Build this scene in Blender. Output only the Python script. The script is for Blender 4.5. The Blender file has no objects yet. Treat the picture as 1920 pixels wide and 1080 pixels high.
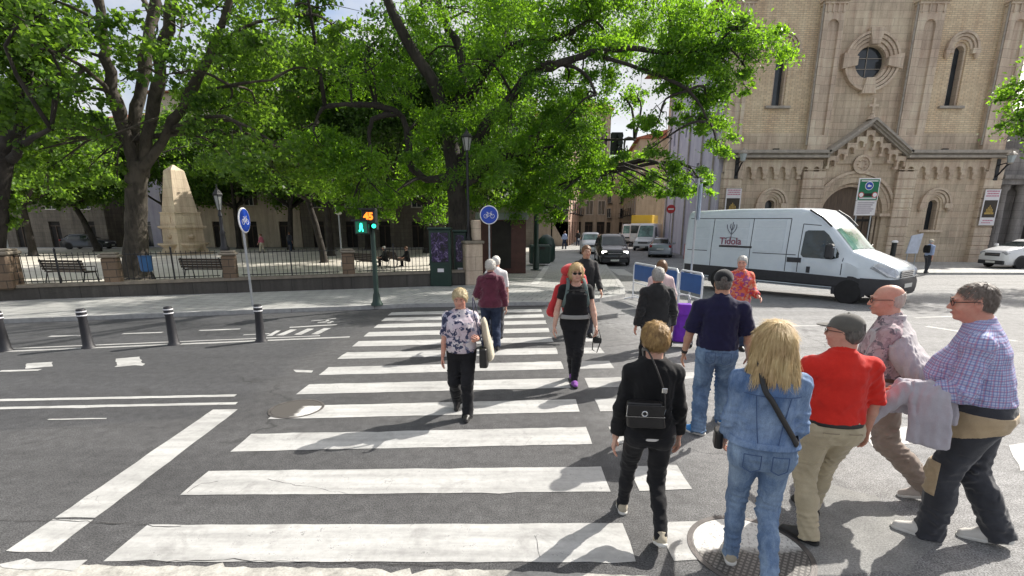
import bpy, math, random
import numpy as np
from mathutils import Vector, Matrix
from mathutils.geometry import tessellate_polygon

R = math.radians
scene = bpy.context.scene
col = scene.collection

# ------------------------------------------------------------------ camera
F_PX, PY0, HC = 930.0, 640.0, 2.2            # focal length in 1920-wide pixels, principal row, eye height
TH = math.atan(222 / 930.0)                   # downward pitch
cam_d = bpy.data.cameras.new("camera")
cam_d.sensor_width = 36.0
cam_d.lens = 36.0 * F_PX / 1920
cam_d.shift_y = 100 / 1920
cam_d.clip_start, cam_d.clip_end = 0.05, 2000
cam = bpy.data.objects.new("camera", cam_d)
cam.location = (0, 0, HC)
cam.rotation_euler = (math.pi / 2 - TH, 0, 0)
col.objects.link(cam)
scene.camera = cam

# ------------------------------------------------------------------ sky, sun, exposure
SUN_EL, SUN_AZ = R(39), R(34)                 # azimuth measured from +X towards +Y
sdir = Vector((math.cos(SUN_EL) * math.cos(SUN_AZ), math.cos(SUN_EL) * math.sin(SUN_AZ), math.sin(SUN_EL)))
world = bpy.data.worlds.new("World")
scene.world = world
world.use_nodes = True
wn = world.node_tree
bg = wn.nodes["Background"]
sky = wn.nodes.new("ShaderNodeTexSky")
sky.sky_type = 'NISHITA'
sky.sun_disc = False
sky.sun_elevation = SUN_EL
sky.sun_rotation = math.pi / 2 - SUN_AZ
sky.air_density, sky.dust_density, sky.ozone_density = 0.9, 4.0, 1.0
# thin bright cloud over the clear sky, thickest low above the roofs
tcw = wn.nodes.new("ShaderNodeTexCoord"); mpw = wn.nodes.new("ShaderNodeMapping"); mpw.inputs['Scale'].default_value = (1, 1, 2.2)
nzw = wn.nodes.new("ShaderNodeTexNoise"); nzw.inputs['Scale'].default_value = 2.3; nzw.inputs['Detail'].default_value = 7; nzw.inputs['Roughness'].default_value = .58
rpw = wn.nodes.new("ShaderNodeValToRGB"); rpw.color_ramp.elements[0].position = .36; rpw.color_ramp.elements[1].position = .56
mxw = wn.nodes.new("ShaderNodeMix"); mxw.data_type = 'RGBA'; mxw.inputs[7].default_value = (3.8, 3.85, 4.0, 1)
wn.links.new(tcw.outputs['Generated'], mpw.inputs[0]); wn.links.new(mpw.outputs[0], nzw.inputs['Vector']); wn.links.new(nzw.outputs['Fac'], rpw.inputs[0])
wn.links.new(rpw.outputs[0], mxw.inputs[0]); wn.links.new(sky.outputs[0], mxw.inputs[6]); wn.links.new(mxw.outputs[2], bg.inputs[0])
bg.inputs[1].default_value = 0.125
sun_d = bpy.data.lights.new("sun", 'SUN')
sun_d.energy, sun_d.angle, sun_d.color = 4.2, R(0.53), (1.0, 0.95, 0.87)
sun = bpy.data.objects.new("sun", sun_d)
sun.rotation_euler = (-sdir).to_track_quat('-Z', 'Y').to_euler()
sun.location = (20, 20, 40)
col.objects.link(sun)
scene.view_settings.view_transform = 'Standard'
scene.view_settings.look = 'None'
scene.view_settings.gamma = 1.0
scene.view_settings.exposure = 0.8
scene.cycles.max_bounces = 8
scene.cycles.transparent_max_bounces = 12
scene.cycles.use_denoising = True

# ------------------------------------------------------------------ measuring: photo pixel -> place in the world
_c, _s = math.cos(TH), math.sin(TH)
def gz(y):                                    # the street falls gently away behind the crossing
    return -0.03 * (min(max(y, 14.0), 29.0) - 14.0)
def _ray(px, py):
    u, v = (px - 960) / F_PX, (py - PY0) / F_PX
    return u, _c - v * _s, -_s - v * _c
def P(px, py, dz=0.0):                        # on the ground (plus dz)
    d = _ray(px, py); z = dz
    for _ in range(40):
        t = (z - HC) / d[2]
        z = gz(t * d[1]) + dz
    return Vector((t * d[0], t * d[1], z))
def PD(px, py, y):                            # at distance y
    d = _ray(px, py); t = y / d[1]
    return Vector((t * d[0], y, HC + t * d[2]))

# ------------------------------------------------------------------ mesh helpers
class MB:
    """collects shapes, builds ONE mesh object"""
    def __init__(s): s.v, s.f, s.m = [], [], []; s.mi = 0
    def add(s, vs, fs, M=None):
        o = len(s.v)
        if M is not None: vs = [M @ Vector(p) for p in vs]
        s.v += [tuple(p) for p in vs]
        s.f += [tuple(i + o for i in f) for f in fs]
        s.m += [s.mi] * len(fs)
        return s
    def box(s, x0, x1, y0, y1, z0, z1, M=None, bev=0.0):
        if bev <= 0:
            v = [(x, y, z) for z in (z0, z1) for y in (y0, y1) for x in (x0, x1)]
            return s.add(v, [(0, 2, 3, 1), (4, 5, 7, 6), (0, 1, 5, 4), (2, 6, 7, 3), (0, 4, 6, 2), (1, 3, 7, 5)], M)
        b = min(bev, (x1 - x0) * .45, (y1 - y0) * .45, (z1 - z0) * .45)
        ring = lambda e, z: [(x0 + e, y0 + b, z), (x0 + b, y0 + e, z), (x1 - b, y0 + e, z), (x1 - e, y0 + b, z),
                             (x1 - e, y1 - b, z), (x1 - b, y1 - e, z), (x0 + b, y1 - e, z), (x0 + e, y1 - b, z)]
        rs = [ring(b * .9, z0), ring(0, z0 + b), ring(0, z1 - b), ring(b * .9, z1)]
        v = [p for r in rs for p in r]
        fs = [tuple(range(7, -1, -1)), tuple(range(24, 32))]
        for k in range(3):
            for i in range(8):
                j = (i + 1) % 8
                fs.append((k * 8 + i, k * 8 + j, k * 8 + 8 + j, k * 8 + 8 + i))
        return s.add(v, fs, M)
    def cyl(s, a, b, r0, r1=None, n=12, cap=True):
        return s.tube([a, b], [r0, r0 if r1 is None else r1], n, cap)
    def tube(s, pts, rad, n=8, cap=True, flat=None):
        pts = [Vector(p) for p in pts]
        if not hasattr(rad, '__len__'): rad = [rad] * len(pts)
        o = len(s.v); up = None; vs = []
        for i, p in enumerate(pts):
            t = (pts[min(i + 1, len(pts) - 1)] - pts[max(i - 1, 0)]).normalized()
            if up is None:
                up = Vector((0, 0, 1)) if abs(t.z) < .9 else Vector((1, 0, 0))
            x = up.cross(t).normalized(); y = t.cross(x).normalized(); up = y
            for k in range(n):
                a = 2 * math.pi * k / n
                ry = rad[i] if flat is None else rad[i] * flat
                vs.append(p + x * (rad[i] * math.cos(a)) + y * (ry * math.sin(a)))
        fs = [(i * n + k, i * n + (k + 1) % n, (i + 1) * n + (k + 1) % n, (i + 1) * n + k) for i in range(len(pts) - 1) for k in range(n)]
        if cap: fs += [tuple(range(n - 1, -1, -1)), tuple((len(pts) - 1) * n + k for k in range(n))]
        return s.add(vs, fs)
    def lathe(s, prof, c=(0, 0, 0), n=16, M=None):
        vs = [(c[0] + r * math.cos(2 * math.pi * k / n), c[1] + r * math.sin(2 * math.pi * k / n), c[2] + z) for r, z in prof for k in range(n)]
        fs = [(i * n + k, i * n + (k + 1) % n, (i + 1) * n + (k + 1) % n, (i + 1) * n + k) for i in range(len(prof) - 1) for k in range(n)]
        fs += [tuple(range(n - 1, -1, -1)), tuple((len(prof) - 1) * n + k for k in range(n))]
        return s.add(vs, fs, M)
    def ngon(s, pts, M=None): return s.add(pts, [tuple(range(len(pts)))], M)
    def prism(s, poly, y0, y1, holes=(), back=False, M=None, reveal=None):
        """poly in the XZ plane, front face at y0 (towards -Y), running back to y1"""
        loops = [list(poly)] + [list(h) for h in holes]
        tri = tessellate_polygon([[Vector((p[0], p[1], 0)) for p in l] for l in loops])
        flat = [p for l in loops for p in l]
        n = len(flat)
        vs = [(p[0], y0, p[1]) for p in flat] + [(p[0], y1, p[1]) for p in flat]
        fs = []
        for t in tri:
            a, b, c = (flat[i] for i in t)
            ccw = (b[0] - a[0]) * (c[1] - a[1]) - (b[1] - a[1]) * (c[0] - a[0]) > 0
            t = tuple(t) if ccw else tuple(reversed(t))
            fs.append(t)
            if back: fs.append(tuple(i + n for i in reversed(t)))
        o = 0
        for l in loops:
            m = len(l)
            area = sum(l[i][0] * l[(i + 1) % m][1] - l[(i + 1) % m][0] * l[i][1] for i in range(m))
            outer = l is loops[0]
            for i in range(m):
                j = (i + 1) % m
                q = (o + i, o + i + n, o + j + n, o + j)
                if (area > 0) != outer: q = q[::-1]
                fs.append(q)
            o += m
        return s.add(vs, fs, M)
    def build(s, name, mat, parent=None, smooth=False, loc=None, bevel=0.0):
        me = bpy.data.meshes.new(name)
        me.from_pydata(s.v, [], s.f)
        for m in (mat if isinstance(mat, (list, tuple)) else [mat]): me.materials.append(m)
        if any(s.m): me.polygons.foreach_set('material_index', s.m)
        if smooth: me.polygons.foreach_set('use_smooth', [True] * len(me.polygons))
        me.update()
        o = bpy.data.objects.new(name, me); col.objects.link(o)
        if parent is not None: o.parent = parent
        if loc is not None: o.location = loc
        if bevel > 0:
            b = o.modifiers.new('bevel', 'BEVEL'); b.width = bevel; b.segments = 2; b.limit_method = 'ANGLE'; b.angle_limit = R(40)
        if smooth == 'auto':
            try: me.set_sharp_from_angle(angle=R(40))
            except Exception: pass
        return o

def np_mesh(name, V, Fq, mat, parent=None, smooth=True, attrs=None):
    """numpy arrays (n,3) verts and (m,4) or (m,3) faces -> object"""
    me = bpy.data.meshes.new(name)
    k = Fq.shape[1]
    me.vertices.add(len(V)); me.vertices.foreach_set('co', np.asarray(V, np.float32).ravel())
    me.loops.add(Fq.size); me.loops.foreach_set('vertex_index', np.asarray(Fq, np.int32).ravel())
    me.polygons.add(len(Fq)); me.polygons.foreach_set('loop_start', np.arange(0, Fq.size, k, dtype=np.int32))
    if smooth: me.polygons.foreach_set('use_smooth', np.ones(len(Fq), bool))
    for an, (ty, data) in (attrs or {}).items():
        at = me.attributes.new(an, ty, 'POINT')
        at.data.foreach_set('vector' if ty in ('FLOAT_VECTOR', 'FLOAT2') else 'value', np.asarray(data, np.float32).ravel())
    me.materials.append(mat)
    me.update(calc_edges=True); me.validate()
    o = bpy.data.objects.new(name, me); col.objects.link(o)
    if parent is not None: o.parent = parent
    return o

def tag(o, label=None, cat=None, group=None, kind=None):
    if label: o['label'] = label
    if cat: o['category'] = cat
    if group: o['group'] = group
    if kind: o['kind'] = kind
    return o
def thing(name, label, cat, loc=(0, 0, 0), rz=0.0, group=None):
    o = bpy.data.objects.new(name, None); o.empty_display_size = .2
    col.objects.link(o); o.location = loc; o.rotation_euler = (0, 0, rz)
    return tag(o, label, cat, group)
KIDS = {}
def copy_tree(o, parent=None):
    c = o.copy(); col.objects.link(c)
    if parent is not None: c.parent = parent
    for ch in list(o.children): copy_tree(ch, c)
    return c
def arc(cx, cz, r, a0, a1, n=16, rz=None):
    rz = r if rz is None else rz
    return [(cx + r * math.cos(a0 + (a1 - a0) * i / n), cz + rz * math.sin(a0 + (a1 - a0) * i / n)) for i in range(n + 1)]
def arch_poly(cx, z0, z1, hw, n=12):          # doorway outline, counter-clockwise: flat sill, round head
    return [(cx - hw, z0), (cx + hw, z0)] + arc(cx, z1 - hw, hw, 0, math.pi, n)
def ring_poly(cx, cz, r0, r1, a0=0, a1=math.pi, n=18):
    return arc(cx, cz, r1, a0, a1, n) + arc(cx, cz, r0, a1, a0, n)

# ------------------------------------------------------------------ materials
class NT:
    def __init__(s, name):
        s.m = bpy.data.materials.new(name); s.m.use_nodes = True
        s.t = s.m.node_tree; s.b = s.t.nodes['Principled BSDF']; s._c = {}
    def n(s, ty, **kw):
        x = s.t.nodes.new('ShaderNode' + ty)
        for k, v in kw.items(): setattr(x, k, v)
        return x
    def l(s, a, b): s.t.links.new(a, b)
    def coord(s, kind='Object', scale=(1, 1, 1), rot=(0, 0, 0)):
        if kind == 'World': o = s.n('NewGeometry').outputs['Position']
        elif kind.startswith('@'):
            a = s.n('Attribute'); a.attribute_name = kind[1:]; o = a.outputs['Vector']
        else: o = s.n('TexCoord').outputs[kind]
        mp = s.n('Mapping'); mp.inputs['Scale'].default_value = scale; mp.inputs['Rotation'].default_value = rot
        s.l(o, mp.inputs[0]); return mp.outputs[0]
    def noise(s, vec, scale, detail=4, rough=.55, dist=0.0):
        x = s.n('TexNoise'); x.inputs['Scale'].default_value = scale; x.inputs['Detail'].default_value = detail
        x.inputs['Roughness'].default_value = rough; x.inputs['Distortion'].default_value = dist
        s.l(vec, x.inputs['Vector']); return x.outputs['Fac']
    def ramp(s, fac, stops):
        x = s.n('ValToRGB'); e = x.color_ramp.elements
        while len(e) < len(stops): e.new(.5)
        for el, (p, c) in zip(e, stops):
            el.position = p; el.color = tuple(c) + (1,) if hasattr(c, '__len__') else (c, c, c, 1)
        s.l(fac, x.inputs[0]); return x.outputs[0]
    def mix(s, fac, a, b, mode='MIX'):
        x = s.n('Mix'); x.data_type = 'RGBA'; x.blend_type = mode
        for inp, v in ((x.inputs[0], fac), (x.inputs[6], a), (x.inputs[7], b)):
            if hasattr(v, 'links') or hasattr(v, 'is_linked'): s.l(v, inp)
            elif hasattr(v, '__len__'): inp.default_value = tuple(v) + ((1,) if len(v) == 3 else ())
            else: inp.default_value = v
        return x.outputs[2]
    def math(s, op, a, b=0.0):
        x = s.n('Math'); x.operation = op
        for inp, v in ((x.inputs[0], a), (x.inputs[1], b)):
            if hasattr(v, 'is_linked'): s.l(v, inp)
            else: inp.default_value = v
        return x.outputs[0]
    def bump(s, h, strength=.3, dist=.02):
        x = s.n('Bump'); x.inputs['Strength'].default_value = strength; x.inputs['Distance'].default_value = dist
        s.l(h, x.inputs['Height']); s.l(x.outputs[0], s.b.inputs['Normal']); return x
    def color(s, c):
        if hasattr(c, 'is_linked'): s.l(c, s.b.inputs['Base Color'])
        else: s.b.inputs['Base Color'].default_value = tuple(c) + (1,)
    def set(s, **kw):
        for k, v in kw.items(): s.b.inputs[k.replace('_', ' ')].default_value = v
        return s.m

_mc = {}
def mat(name, c, rough=.75, var=.15, vs=3.0, bump=.15, bs=40.0, metal=0.0, coat=0.0, c2=None, coord='Object', spec=.5, stretch=(1, 1, 1), emit=None):
    if name in _mc: return _mc[name]
    t = NT(name); v = t.coord(coord, stretch)
    n1 = t.noise(v, vs, 5, .6)
    lo = tuple(x * (1 - var) for x in c); hi = tuple(min(1, x * (1 + var)) for x in c)
    if c2 is not None: hi = c2
    t.color(t.ramp(n1, [(.3, lo), (.7, hi)]))
    if bump > 0: t.bump(t.noise(v, bs, 3), bump, .01)
    t.set(Roughness=rough, Metallic=metal, Coat_Weight=coat)
    t.b.inputs['Specular IOR Level'].default_value = spec
    if emit: t.b.inputs['Emission Color'].default_value = tuple(emit[:3]) + (1,); t.b.inputs['Emission Strength'].default_value = emit[3]
    _mc[name] = t.m
    return t.m

# ================================================================== ground, road, pavements, markings
def m_asphalt():
    t = NT('asphalt'); v = t.coord('World')
    big = t.noise(v, .35, 5, .6, .6)
    fine = t.noise(v, 90, 3, .7)
    mid = t.noise(v, 9, 5, .65)
    base = t.ramp(big, [(.3, (.056, .056, .058)), (.7, (.088, .088, .089))])
    # paler, more worn surface on the junction side
    sx = t.n('SeparateXYZ'); t.l(v, sx.inputs[0])
    wob = t.math('ADD', sx.outputs[0], t.math('MULTIPLY', t.noise(v, .8, 4), 1.2))
    pale = t.ramp(t.math('MULTIPLY', t.math('SUBTRACT', wob, 1.3), .45), [(0, 0.0), (1, 1.0)])
    base = t.mix(pale, base, (.205, .205, .205))
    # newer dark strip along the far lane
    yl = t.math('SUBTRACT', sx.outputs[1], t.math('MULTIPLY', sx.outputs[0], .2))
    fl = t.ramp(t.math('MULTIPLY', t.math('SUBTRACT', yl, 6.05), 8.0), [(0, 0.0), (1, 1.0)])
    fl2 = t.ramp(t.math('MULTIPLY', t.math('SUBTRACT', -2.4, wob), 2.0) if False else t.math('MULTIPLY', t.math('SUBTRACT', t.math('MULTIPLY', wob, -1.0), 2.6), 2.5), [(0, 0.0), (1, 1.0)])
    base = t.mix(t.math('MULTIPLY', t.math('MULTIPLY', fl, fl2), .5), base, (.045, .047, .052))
    c = t.mix(.85, base, t.ramp(fine, [(.36, .12), (.64, .88)]), 'OVERLAY')
    c = t.mix(.5, c, t.ramp(mid, [(.3, .22), (.7, .74)]), 'OVERLAY')
    # polished wheel tracks, oil and dirt stains
    c = t.mix(.30, c, t.ramp(t.noise(t.coord('World', (.12, 1.3, 1)), 1.1, 4, .6), [(.35, .30), (.62, .68)]), 'OVERLAY')
    st_ = t.ramp(t.noise(v, 1.25, 6, .62, .8), [(.60, 0.0), (.70, .55)]); c = t.mix(st_, c, (.035, .034, .034))
    # cracks
    vo = t.n('TexVoronoi'); vo.feature = 'DISTANCE_TO_EDGE'; vo.inputs['Scale'].default_value = .33
    wv = t.n('VectorMath'); wv.operation = 'ADD'
    nz = t.n('TexNoise'); nz.inputs['Scale'].default_value = 1.3; nz.inputs['Detail'].default_value = 6; t.l(v, nz.inputs['Vector'])
    t.l(v, wv.inputs[0]); t.l(nz.outputs['Color'], wv.inputs[1]); t.l(wv.outputs[0], vo.inputs['Vector'])
    cr = t.ramp(vo.outputs['Distance'], [(.0, 1.0), (.006, 0.0)])
    cr = t.math('MULTIPLY', cr, t.ramp(t.noise(v, .5, 3), [(.5, 0.0), (.6, .8)]))
    c = t.mix(cr, c, (.02, .02, .02))
    t.color(c); t.bump(t.math('ADD', fine, t.math('MULTIPLY', mid, .6)), .55, .006)
    t.set(Roughness=.82); t.b.inputs['Specular IOR Level'].default_value = .45
    return t.m
def m_paint():
    t = NT('road_paint'); v = t.coord('World')
    fine = t.noise(v, 120, 3, .75); mid = t.noise(v, 14, 6, .7); big = t.noise(v, 1.1, 4)
    c = t.ramp(mid, [(.3, (.36, .36, .35)), (.7, (.50, .50, .485))])
    c = t.mix(.5, c, t.ramp(big, [(.3, .34), (.7, .6)]), 'OVERLAY')
    # chips through to the asphalt, thickest in the worn places
    w = t.math('ADD', t.math('MULTIPLY', mid, .55), t.math('MULTIPLY', fine, .45))
    thr = t.math('ADD', w, t.math('MULTIPLY', t.ramp(big, [(.45, 0.0), (.75, 1.0)]), .05))
    chip = t.ramp(thr, [(.585, 0.0), (.63, .7)])
    c = t.mix(chip, c, (.12, .12, .125))
    vo = t.n('TexVoronoi'); vo.feature = 'DISTANCE_TO_EDGE'; vo.inputs['Scale'].default_value = .8
    wv = t.n('VectorMath'); wv.operation = 'ADD'
    nz = t.n('TexNoise'); nz.inputs['Scale'].default_value = 3; nz.inputs['Detail'].default_value = 6; t.l(v, nz.inputs['Vector'])
    t.l(v, wv.inputs[0]); t.l(nz.outputs['Color'], wv.inputs[1]); t.l(wv.outputs[0], vo.inputs['Vector'])
    cr = t.math('MULTIPLY', t.ramp(vo.outputs['Distance'], [(0, 1.0), (.008, 0.0)]), t.ramp(t.noise(v, 1.7, 2), [(.55, 0.0), (.66, .7)]))
    c = t.mix(cr, c, (.08, .08, .08))
    # faint tyre and shoe dirt
    c = t.mix(.55, c, t.ramp(t.noise(t.coord('World', (.35, 4, 1)), 2.0, 6, .65), [(.34, .30), (.62, .60)]), 'OVERLAY')
    c = t.mix(t.ramp(t.noise(v, 2.6, 6, .7, .6), [(.54, 0.0), (.70, .6)]), c, (.19, .185, .18))
    t.color(c); t.bump(fine, .25, .004); t.set(Roughness=.7)
    return t.m
def m_pavers(name, c0, c1, w, h, mortar, rot=0.0, fac=.012):
    t = NT(name); v = t.coord('World', rot=(0, 0, rot))
    b = t.n('TexBrick'); t.l(v, b.inputs['Vector'])
    b.inputs['Color1'].default_value = c0 + (1,); b.inputs['Color2'].default_value = c1 + (1,); b.inputs['Mortar'].default_value = mortar + (1,)
    b.inputs['Scale'].default_value = 1; b.inputs['Mortar Size'].default_value = fac; b.inputs['Brick Width'].default_value = w; b.inputs['Row Height'].default_value = h
    c = t.mix(.5, b.outputs['Color'], t.ramp(t.noise(v, .5, 5), [(.3, .36), (.7, .6)]), 'OVERLAY')
    c = t.mix(.4, c, t.ramp(t.noise(v, 25, 4), [(.3, .36), (.7, .62)]), 'OVERLAY')
    t.color(c); t.bump(b.outputs['Fac'], -.25, .01); t.set(Roughness=.8)
    return t.m
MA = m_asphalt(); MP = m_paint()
M_SW = m_pavers('pavement_slabs', (.34, .34, .325), (.41, .41, .39), .4, .4, (.16, .16, .155), R(13))
M_PLZ = m_pavers('plaza_paving', (.50, .47, .41), (.58, .55, .48), 1.2, 1.2, (.34, .32, .28), 0, .01)
M_KERB = mat('kerb_granite', (.36, .36, .35), .75, .2, 8, .3, 120)
M_GND = mat('ground_earth', (.20, .19, .17), .95, .2, .5, .2, 20)
M_IRON = mat('cast_iron', (.11, .10, .095), .55, .35, 9, .3, 90, .3)

def sheet(name, poly, dz, m, kind='structure', thick=0.0):
    """flat polygon laid on the ground surface, cut where the fall begins and ends"""
    import bmesh
    bm = bmesh.new()
    f = bm.faces.new([bm.verts.new((p[0], p[1], 0)) for p in poly])
    if f.normal.z < 0: f.normal_flip()
    bm.normal_update()
    if f.normal.z < 0: bmesh.ops.reverse_faces(bm, faces=[f])
    for yc in (14.0, 29.0):
        bmesh.ops.bisect_plane(bm, geom=bm.verts[:] + bm.edges[:] + bm.faces[:], plane_co=(0, yc, 0), plane_no=(0, 1, 0))
    if thick > 0:
        r = bmesh.ops.extrude_face_region(bm, geom=bm.faces[:])
        top = [g for g in r['geom'] if isinstance(g, bmesh.types.BMVert)]
        for v in bm.verts: v.co.z = gz(v.co.y) + dz - thick
        for v in top: v.co.z = gz(v.co.y) + dz
        bmesh.ops.recalc_face_normals(bm, faces=bm.faces[:])
    else:
        for v in bm.verts: v.co.z = gz(v.co.y) + dz
    me = bpy.data.meshes.new(name); bm.to_mesh(me); bm.free()
    me.materials.append(m)
    o = bpy.data.objects.new(name, me); col.objects.link(o)
    if kind: o['kind'] = kind
    return o

sheet('ground', [(-500, -60), (500, -60), (500, 900), (-500, 900)], -.03, M_GND)
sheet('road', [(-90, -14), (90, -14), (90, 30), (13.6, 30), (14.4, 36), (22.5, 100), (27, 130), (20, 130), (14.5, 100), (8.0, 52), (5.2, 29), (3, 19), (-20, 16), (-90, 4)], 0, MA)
SW = [(-60, -1.2), (-30, 6.3), (-11.49, 10.92), (-3.6, 12.85), (-2.6, 13.15), (1.0, 13.45), (2.5, 14.1), (3.5, 15.3), (3.87, 17.0),
      (4.35, 20), (5.64, 29.3), (8.6, 52), (15, 100), (19, 130), (8, 130), (7.0, 100), (3.5, 54.2), (-110, 54.2), (-110, -1.2)]
sheet('pavement', SW, .10, M_SW, thick=.16)
# kerb stones along the pavement edge, 15 cm wide and a hair proud
kb = MB()
KP = [Vector((x, y, 0)) for x, y in SW[0:14]]
for i in range(len(KP) - 1):
    a, b = KP[i], KP[i + 1]; L = (b - a).length; n = max(1, int(L / 1.0)); d = (b - a) / L; q = Vector((d.y, -d.x, 0))
    for k in range(n):
        p0, p1 = a + d * (L * k / n + .006), a + d * (L * (k + 1) / n - .006)
        z0, z1 = gz(p0.y), gz(p1.y); o = q * .012; w = -q * .16
        vs = [p0 + o, p1 + o, p1 + w, p0 + w]
        zs = [z0, z1, z1, z0]
        v = [(p.x, p.y, z - .05) for p, z in zip(vs, zs)] + [(p.x, p.y, z + .106) for p, z in zip(vs, zs)]
        kb.add(v, [(4, 5, 6, 7), (0, 1, 5, 4), (1, 2, 6, 5), (3, 7, 6, 2), (0, 4, 7, 3)])
tag(kb.build('kerb', M_KERB), kind='structure')
sheet('plaza_ground', [(-110, -6), (-30, 9.9), (-14.3, 14.2), (-5.83, 17.2), (-1.9, 18.5), (1.2, 32), (2.6, 52), (-110, 52)], .106, M_PLZ)
sheet('church_pavement', [(14.0, 26.2), (15, 25.6), (21.4, 25.1), (45, 25.1), (90, 24), (90, 60), (19.5, 60), (14.9, 34)], .10, M_SW, thick=.16)
sheet('church_kerb', [(14.0, 26.05), (15, 25.45), (21.4, 24.95), (45, 24.95), (90, 23.85), (90, 24.0), (45, 25.1), (21.4, 25.1), (15, 25.6), (14.0, 26.2)], .108, M_KERB, thick=.15)
sheet('side_strip', [(.70, 18.6), (.98, 18.6), (4.6, 52), (4.3, 52)], .105, mat('pale_stone_strip', (.5, .5, .48), .8))

rng = random.Random(5)
def rough_poly(pts, j=.008, step=.12):
    out = []
    for i in range(len(pts)):
        a, b = Vector(pts[i]), Vector(pts[(i + 1) % len(pts)]); L = (b - a).length; n = max(1, int(L / step))
        for k in range(n):
            p = a.lerp(b, k / n)
            jj = j * (4 if rng.random() < .05 else 1)
            out.append((p.x + rng.uniform(-jj, jj), p.y + rng.uniform(-jj, jj)))
    return out
def marks(name, polys, dz=.004, j=.006, step=.15, m=None):
    mb = MB()
    for p in polys:
        q = rough_poly(p, j, step) if j else p
        tri = tessellate_polygon([[Vector((a, b, 0)) for a, b in q]])
        vs = [(a, b, gz(b) + dz) for a, b in q]; fs = []
        for t in tri:
            a, b, c = (q[i] for i in t)
            fs.append(tuple(t) if (b[0] - a[0]) * (c[1] - a[1]) - (b[1] - a[1]) * (c[0] - a[0]) > 0 else tuple(reversed(t)))
        mb.add(vs, fs)
    return tag(mb.build(name, m or MP), kind='structure')
LT = [3.29, 4.12, 4.93, 5.76, 6.61, 7.46, 8.36, 9.21, 10.03, 10.86, 11.62, 12.35]
RT = [3.31, 4.20, 5.12, 6.01, 6.90, 7.80, 8.70, 9.58, 10.45, 11.30, 12.10, 12.88]
st = []
for i in range(12):
    xl, xr = -2.73 - .028 * i, .83 - .006 * i
    h = .415
    st.append([(xl, LT[i] - h), (xr, RT[i] - h - .02), (xr, RT[i]), (xl, LT[i])])
    if i < 8: st.append([(xr + .25, RT[i] - h - .01), (xr + .69 + .02 * i, RT[i] - h + .02), (xr + .69 + .02 * i, RT[i] + .03), (xr + .25, RT[i] + .01)])
marks('crosswalk_stripes', st)
def line(a, b, w):
    a, b = Vector(a), Vector(b); d = (b - a).normalized(); n = Vector((-d.y, d.x)) * w / 2
    return [tuple(a - n), tuple(b - n), tuple(b + n), tuple(a + n)]
p2 = lambda x, y: tuple(P(x, y).xy)
marks('stop_line', [[(-3.49, 2.98), (-3.16, 2.98), (-3.19, 3.36), (-3.50, 3.36)], [(-3.50, 3.385), (-3.19, 3.385), (-3.32, 5.65), (-3.62, 5.65)]])
marks('lane_lines', [line((-20, 5.15), (-3.62, 6.15), .085), line((-20, 4.87), (-3.45, 5.86), .085),
                     line((-20, 6.2), (-3.22, 9.58), .10), line((-20, 6.45), (-3.84, 9.68), .07),
                     line(p2(0, 696), p2(75, 694), .09), line(p2(90, 787), p2(200, 785), .03)])
marks('cycle_lane_marks', [line(p2(92, 631), p2(160, 629), .10), line(p2(230, 626), p2(305, 623.5), .10), line(p2(373, 620), p2(450, 617), .10),
                           line(p2(543, 614), p2(632, 609), .10), line(p2(457, 628), p2(505, 626), .08),
                           line(p2(505, 630), p2(522, 620), .10), line(p2(525, 629), p2(551, 618), .15), line(p2(558, 628), p2(583, 616.5), .15), line(p2(590, 627), p2(614, 615.5), .15),
                           line(p2(583, 602), p2(606, 600), .10), line(p2(596, 605), p2(625, 603), .12), line(p2(606, 600), p2(630, 597), .08), line(p2(612, 599), p2(618, 606), .08)])
def quadpx(*pts): return [p2(*p) for p in pts]
marks('worn_paint_patches', [quadpx((217, 673), (262, 669), (268, 686), (219, 688)), quadpx((50, 682), (97, 679), (99, 687), (48, 692)),
                             quadpx((549, 694), (587, 695), (585, 699), (556, 698)), quadpx((2, 1057), (160, 1052), (140, 1070), (0, 1066))], j=.012, step=.1)
marks('junction_lines', [line(p2(1120, 562), p2(1170, 545), .09), line(p2(1380, 612), p2(1560, 611), .09), line(p2(1715, 596), p2(1795, 593), .08), line(p2(1737, 612), p2(1800, 622), .12),
                         line(p2(1705, 699), p2(1775, 695), .12), line(p2(1800, 622), p2(1905, 640), .10), line(p2(1560, 630), p2(1700, 640), .08),
                         quadpx((1890, 835), (1935, 830), (1945, 880), (1915, 884)),
                         quadpx((1268, 700), (1330, 695), (1340, 706), (1275, 712)), quadpx((1610, 808), (1700, 800), (1735, 830), (1640, 838)),
                         quadpx((1142, 504), (1170, 505), (1192, 518), (1160, 516)), quadpx((1205, 505), (1235, 506), (1245, 519), (1215, 517)), quadpx((1115, 505), (1130, 505), (1150, 517), (1130, 517)),
                         line(p2(1195, 482), p2(1285, 480), .12), line(p2(1190, 488), p2(1285, 487), .12)])
crk = mat('road_crack', (.018, .017, .016), .95, .2, 9, 0)
def crack(pts, w):
    o = []; q = [Vector(p) for p in pts]; L = []; Rr = []
    for a, b in zip(q, q[1:]):
        n_ = max(2, int((b - a).length / .06)); d = (b - a).normalized(); nn = Vector((-d.y, d.x))
        for i in range(n_):
            p = a.lerp(b, i / n_) + nn * rng.uniform(-.012, .012); ww = .55 * w * rng.uniform(.25, 1.0); L.append(tuple(p + nn * ww)); Rr.append(tuple(p - nn * ww))
    return L + Rr[::-1]
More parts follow.
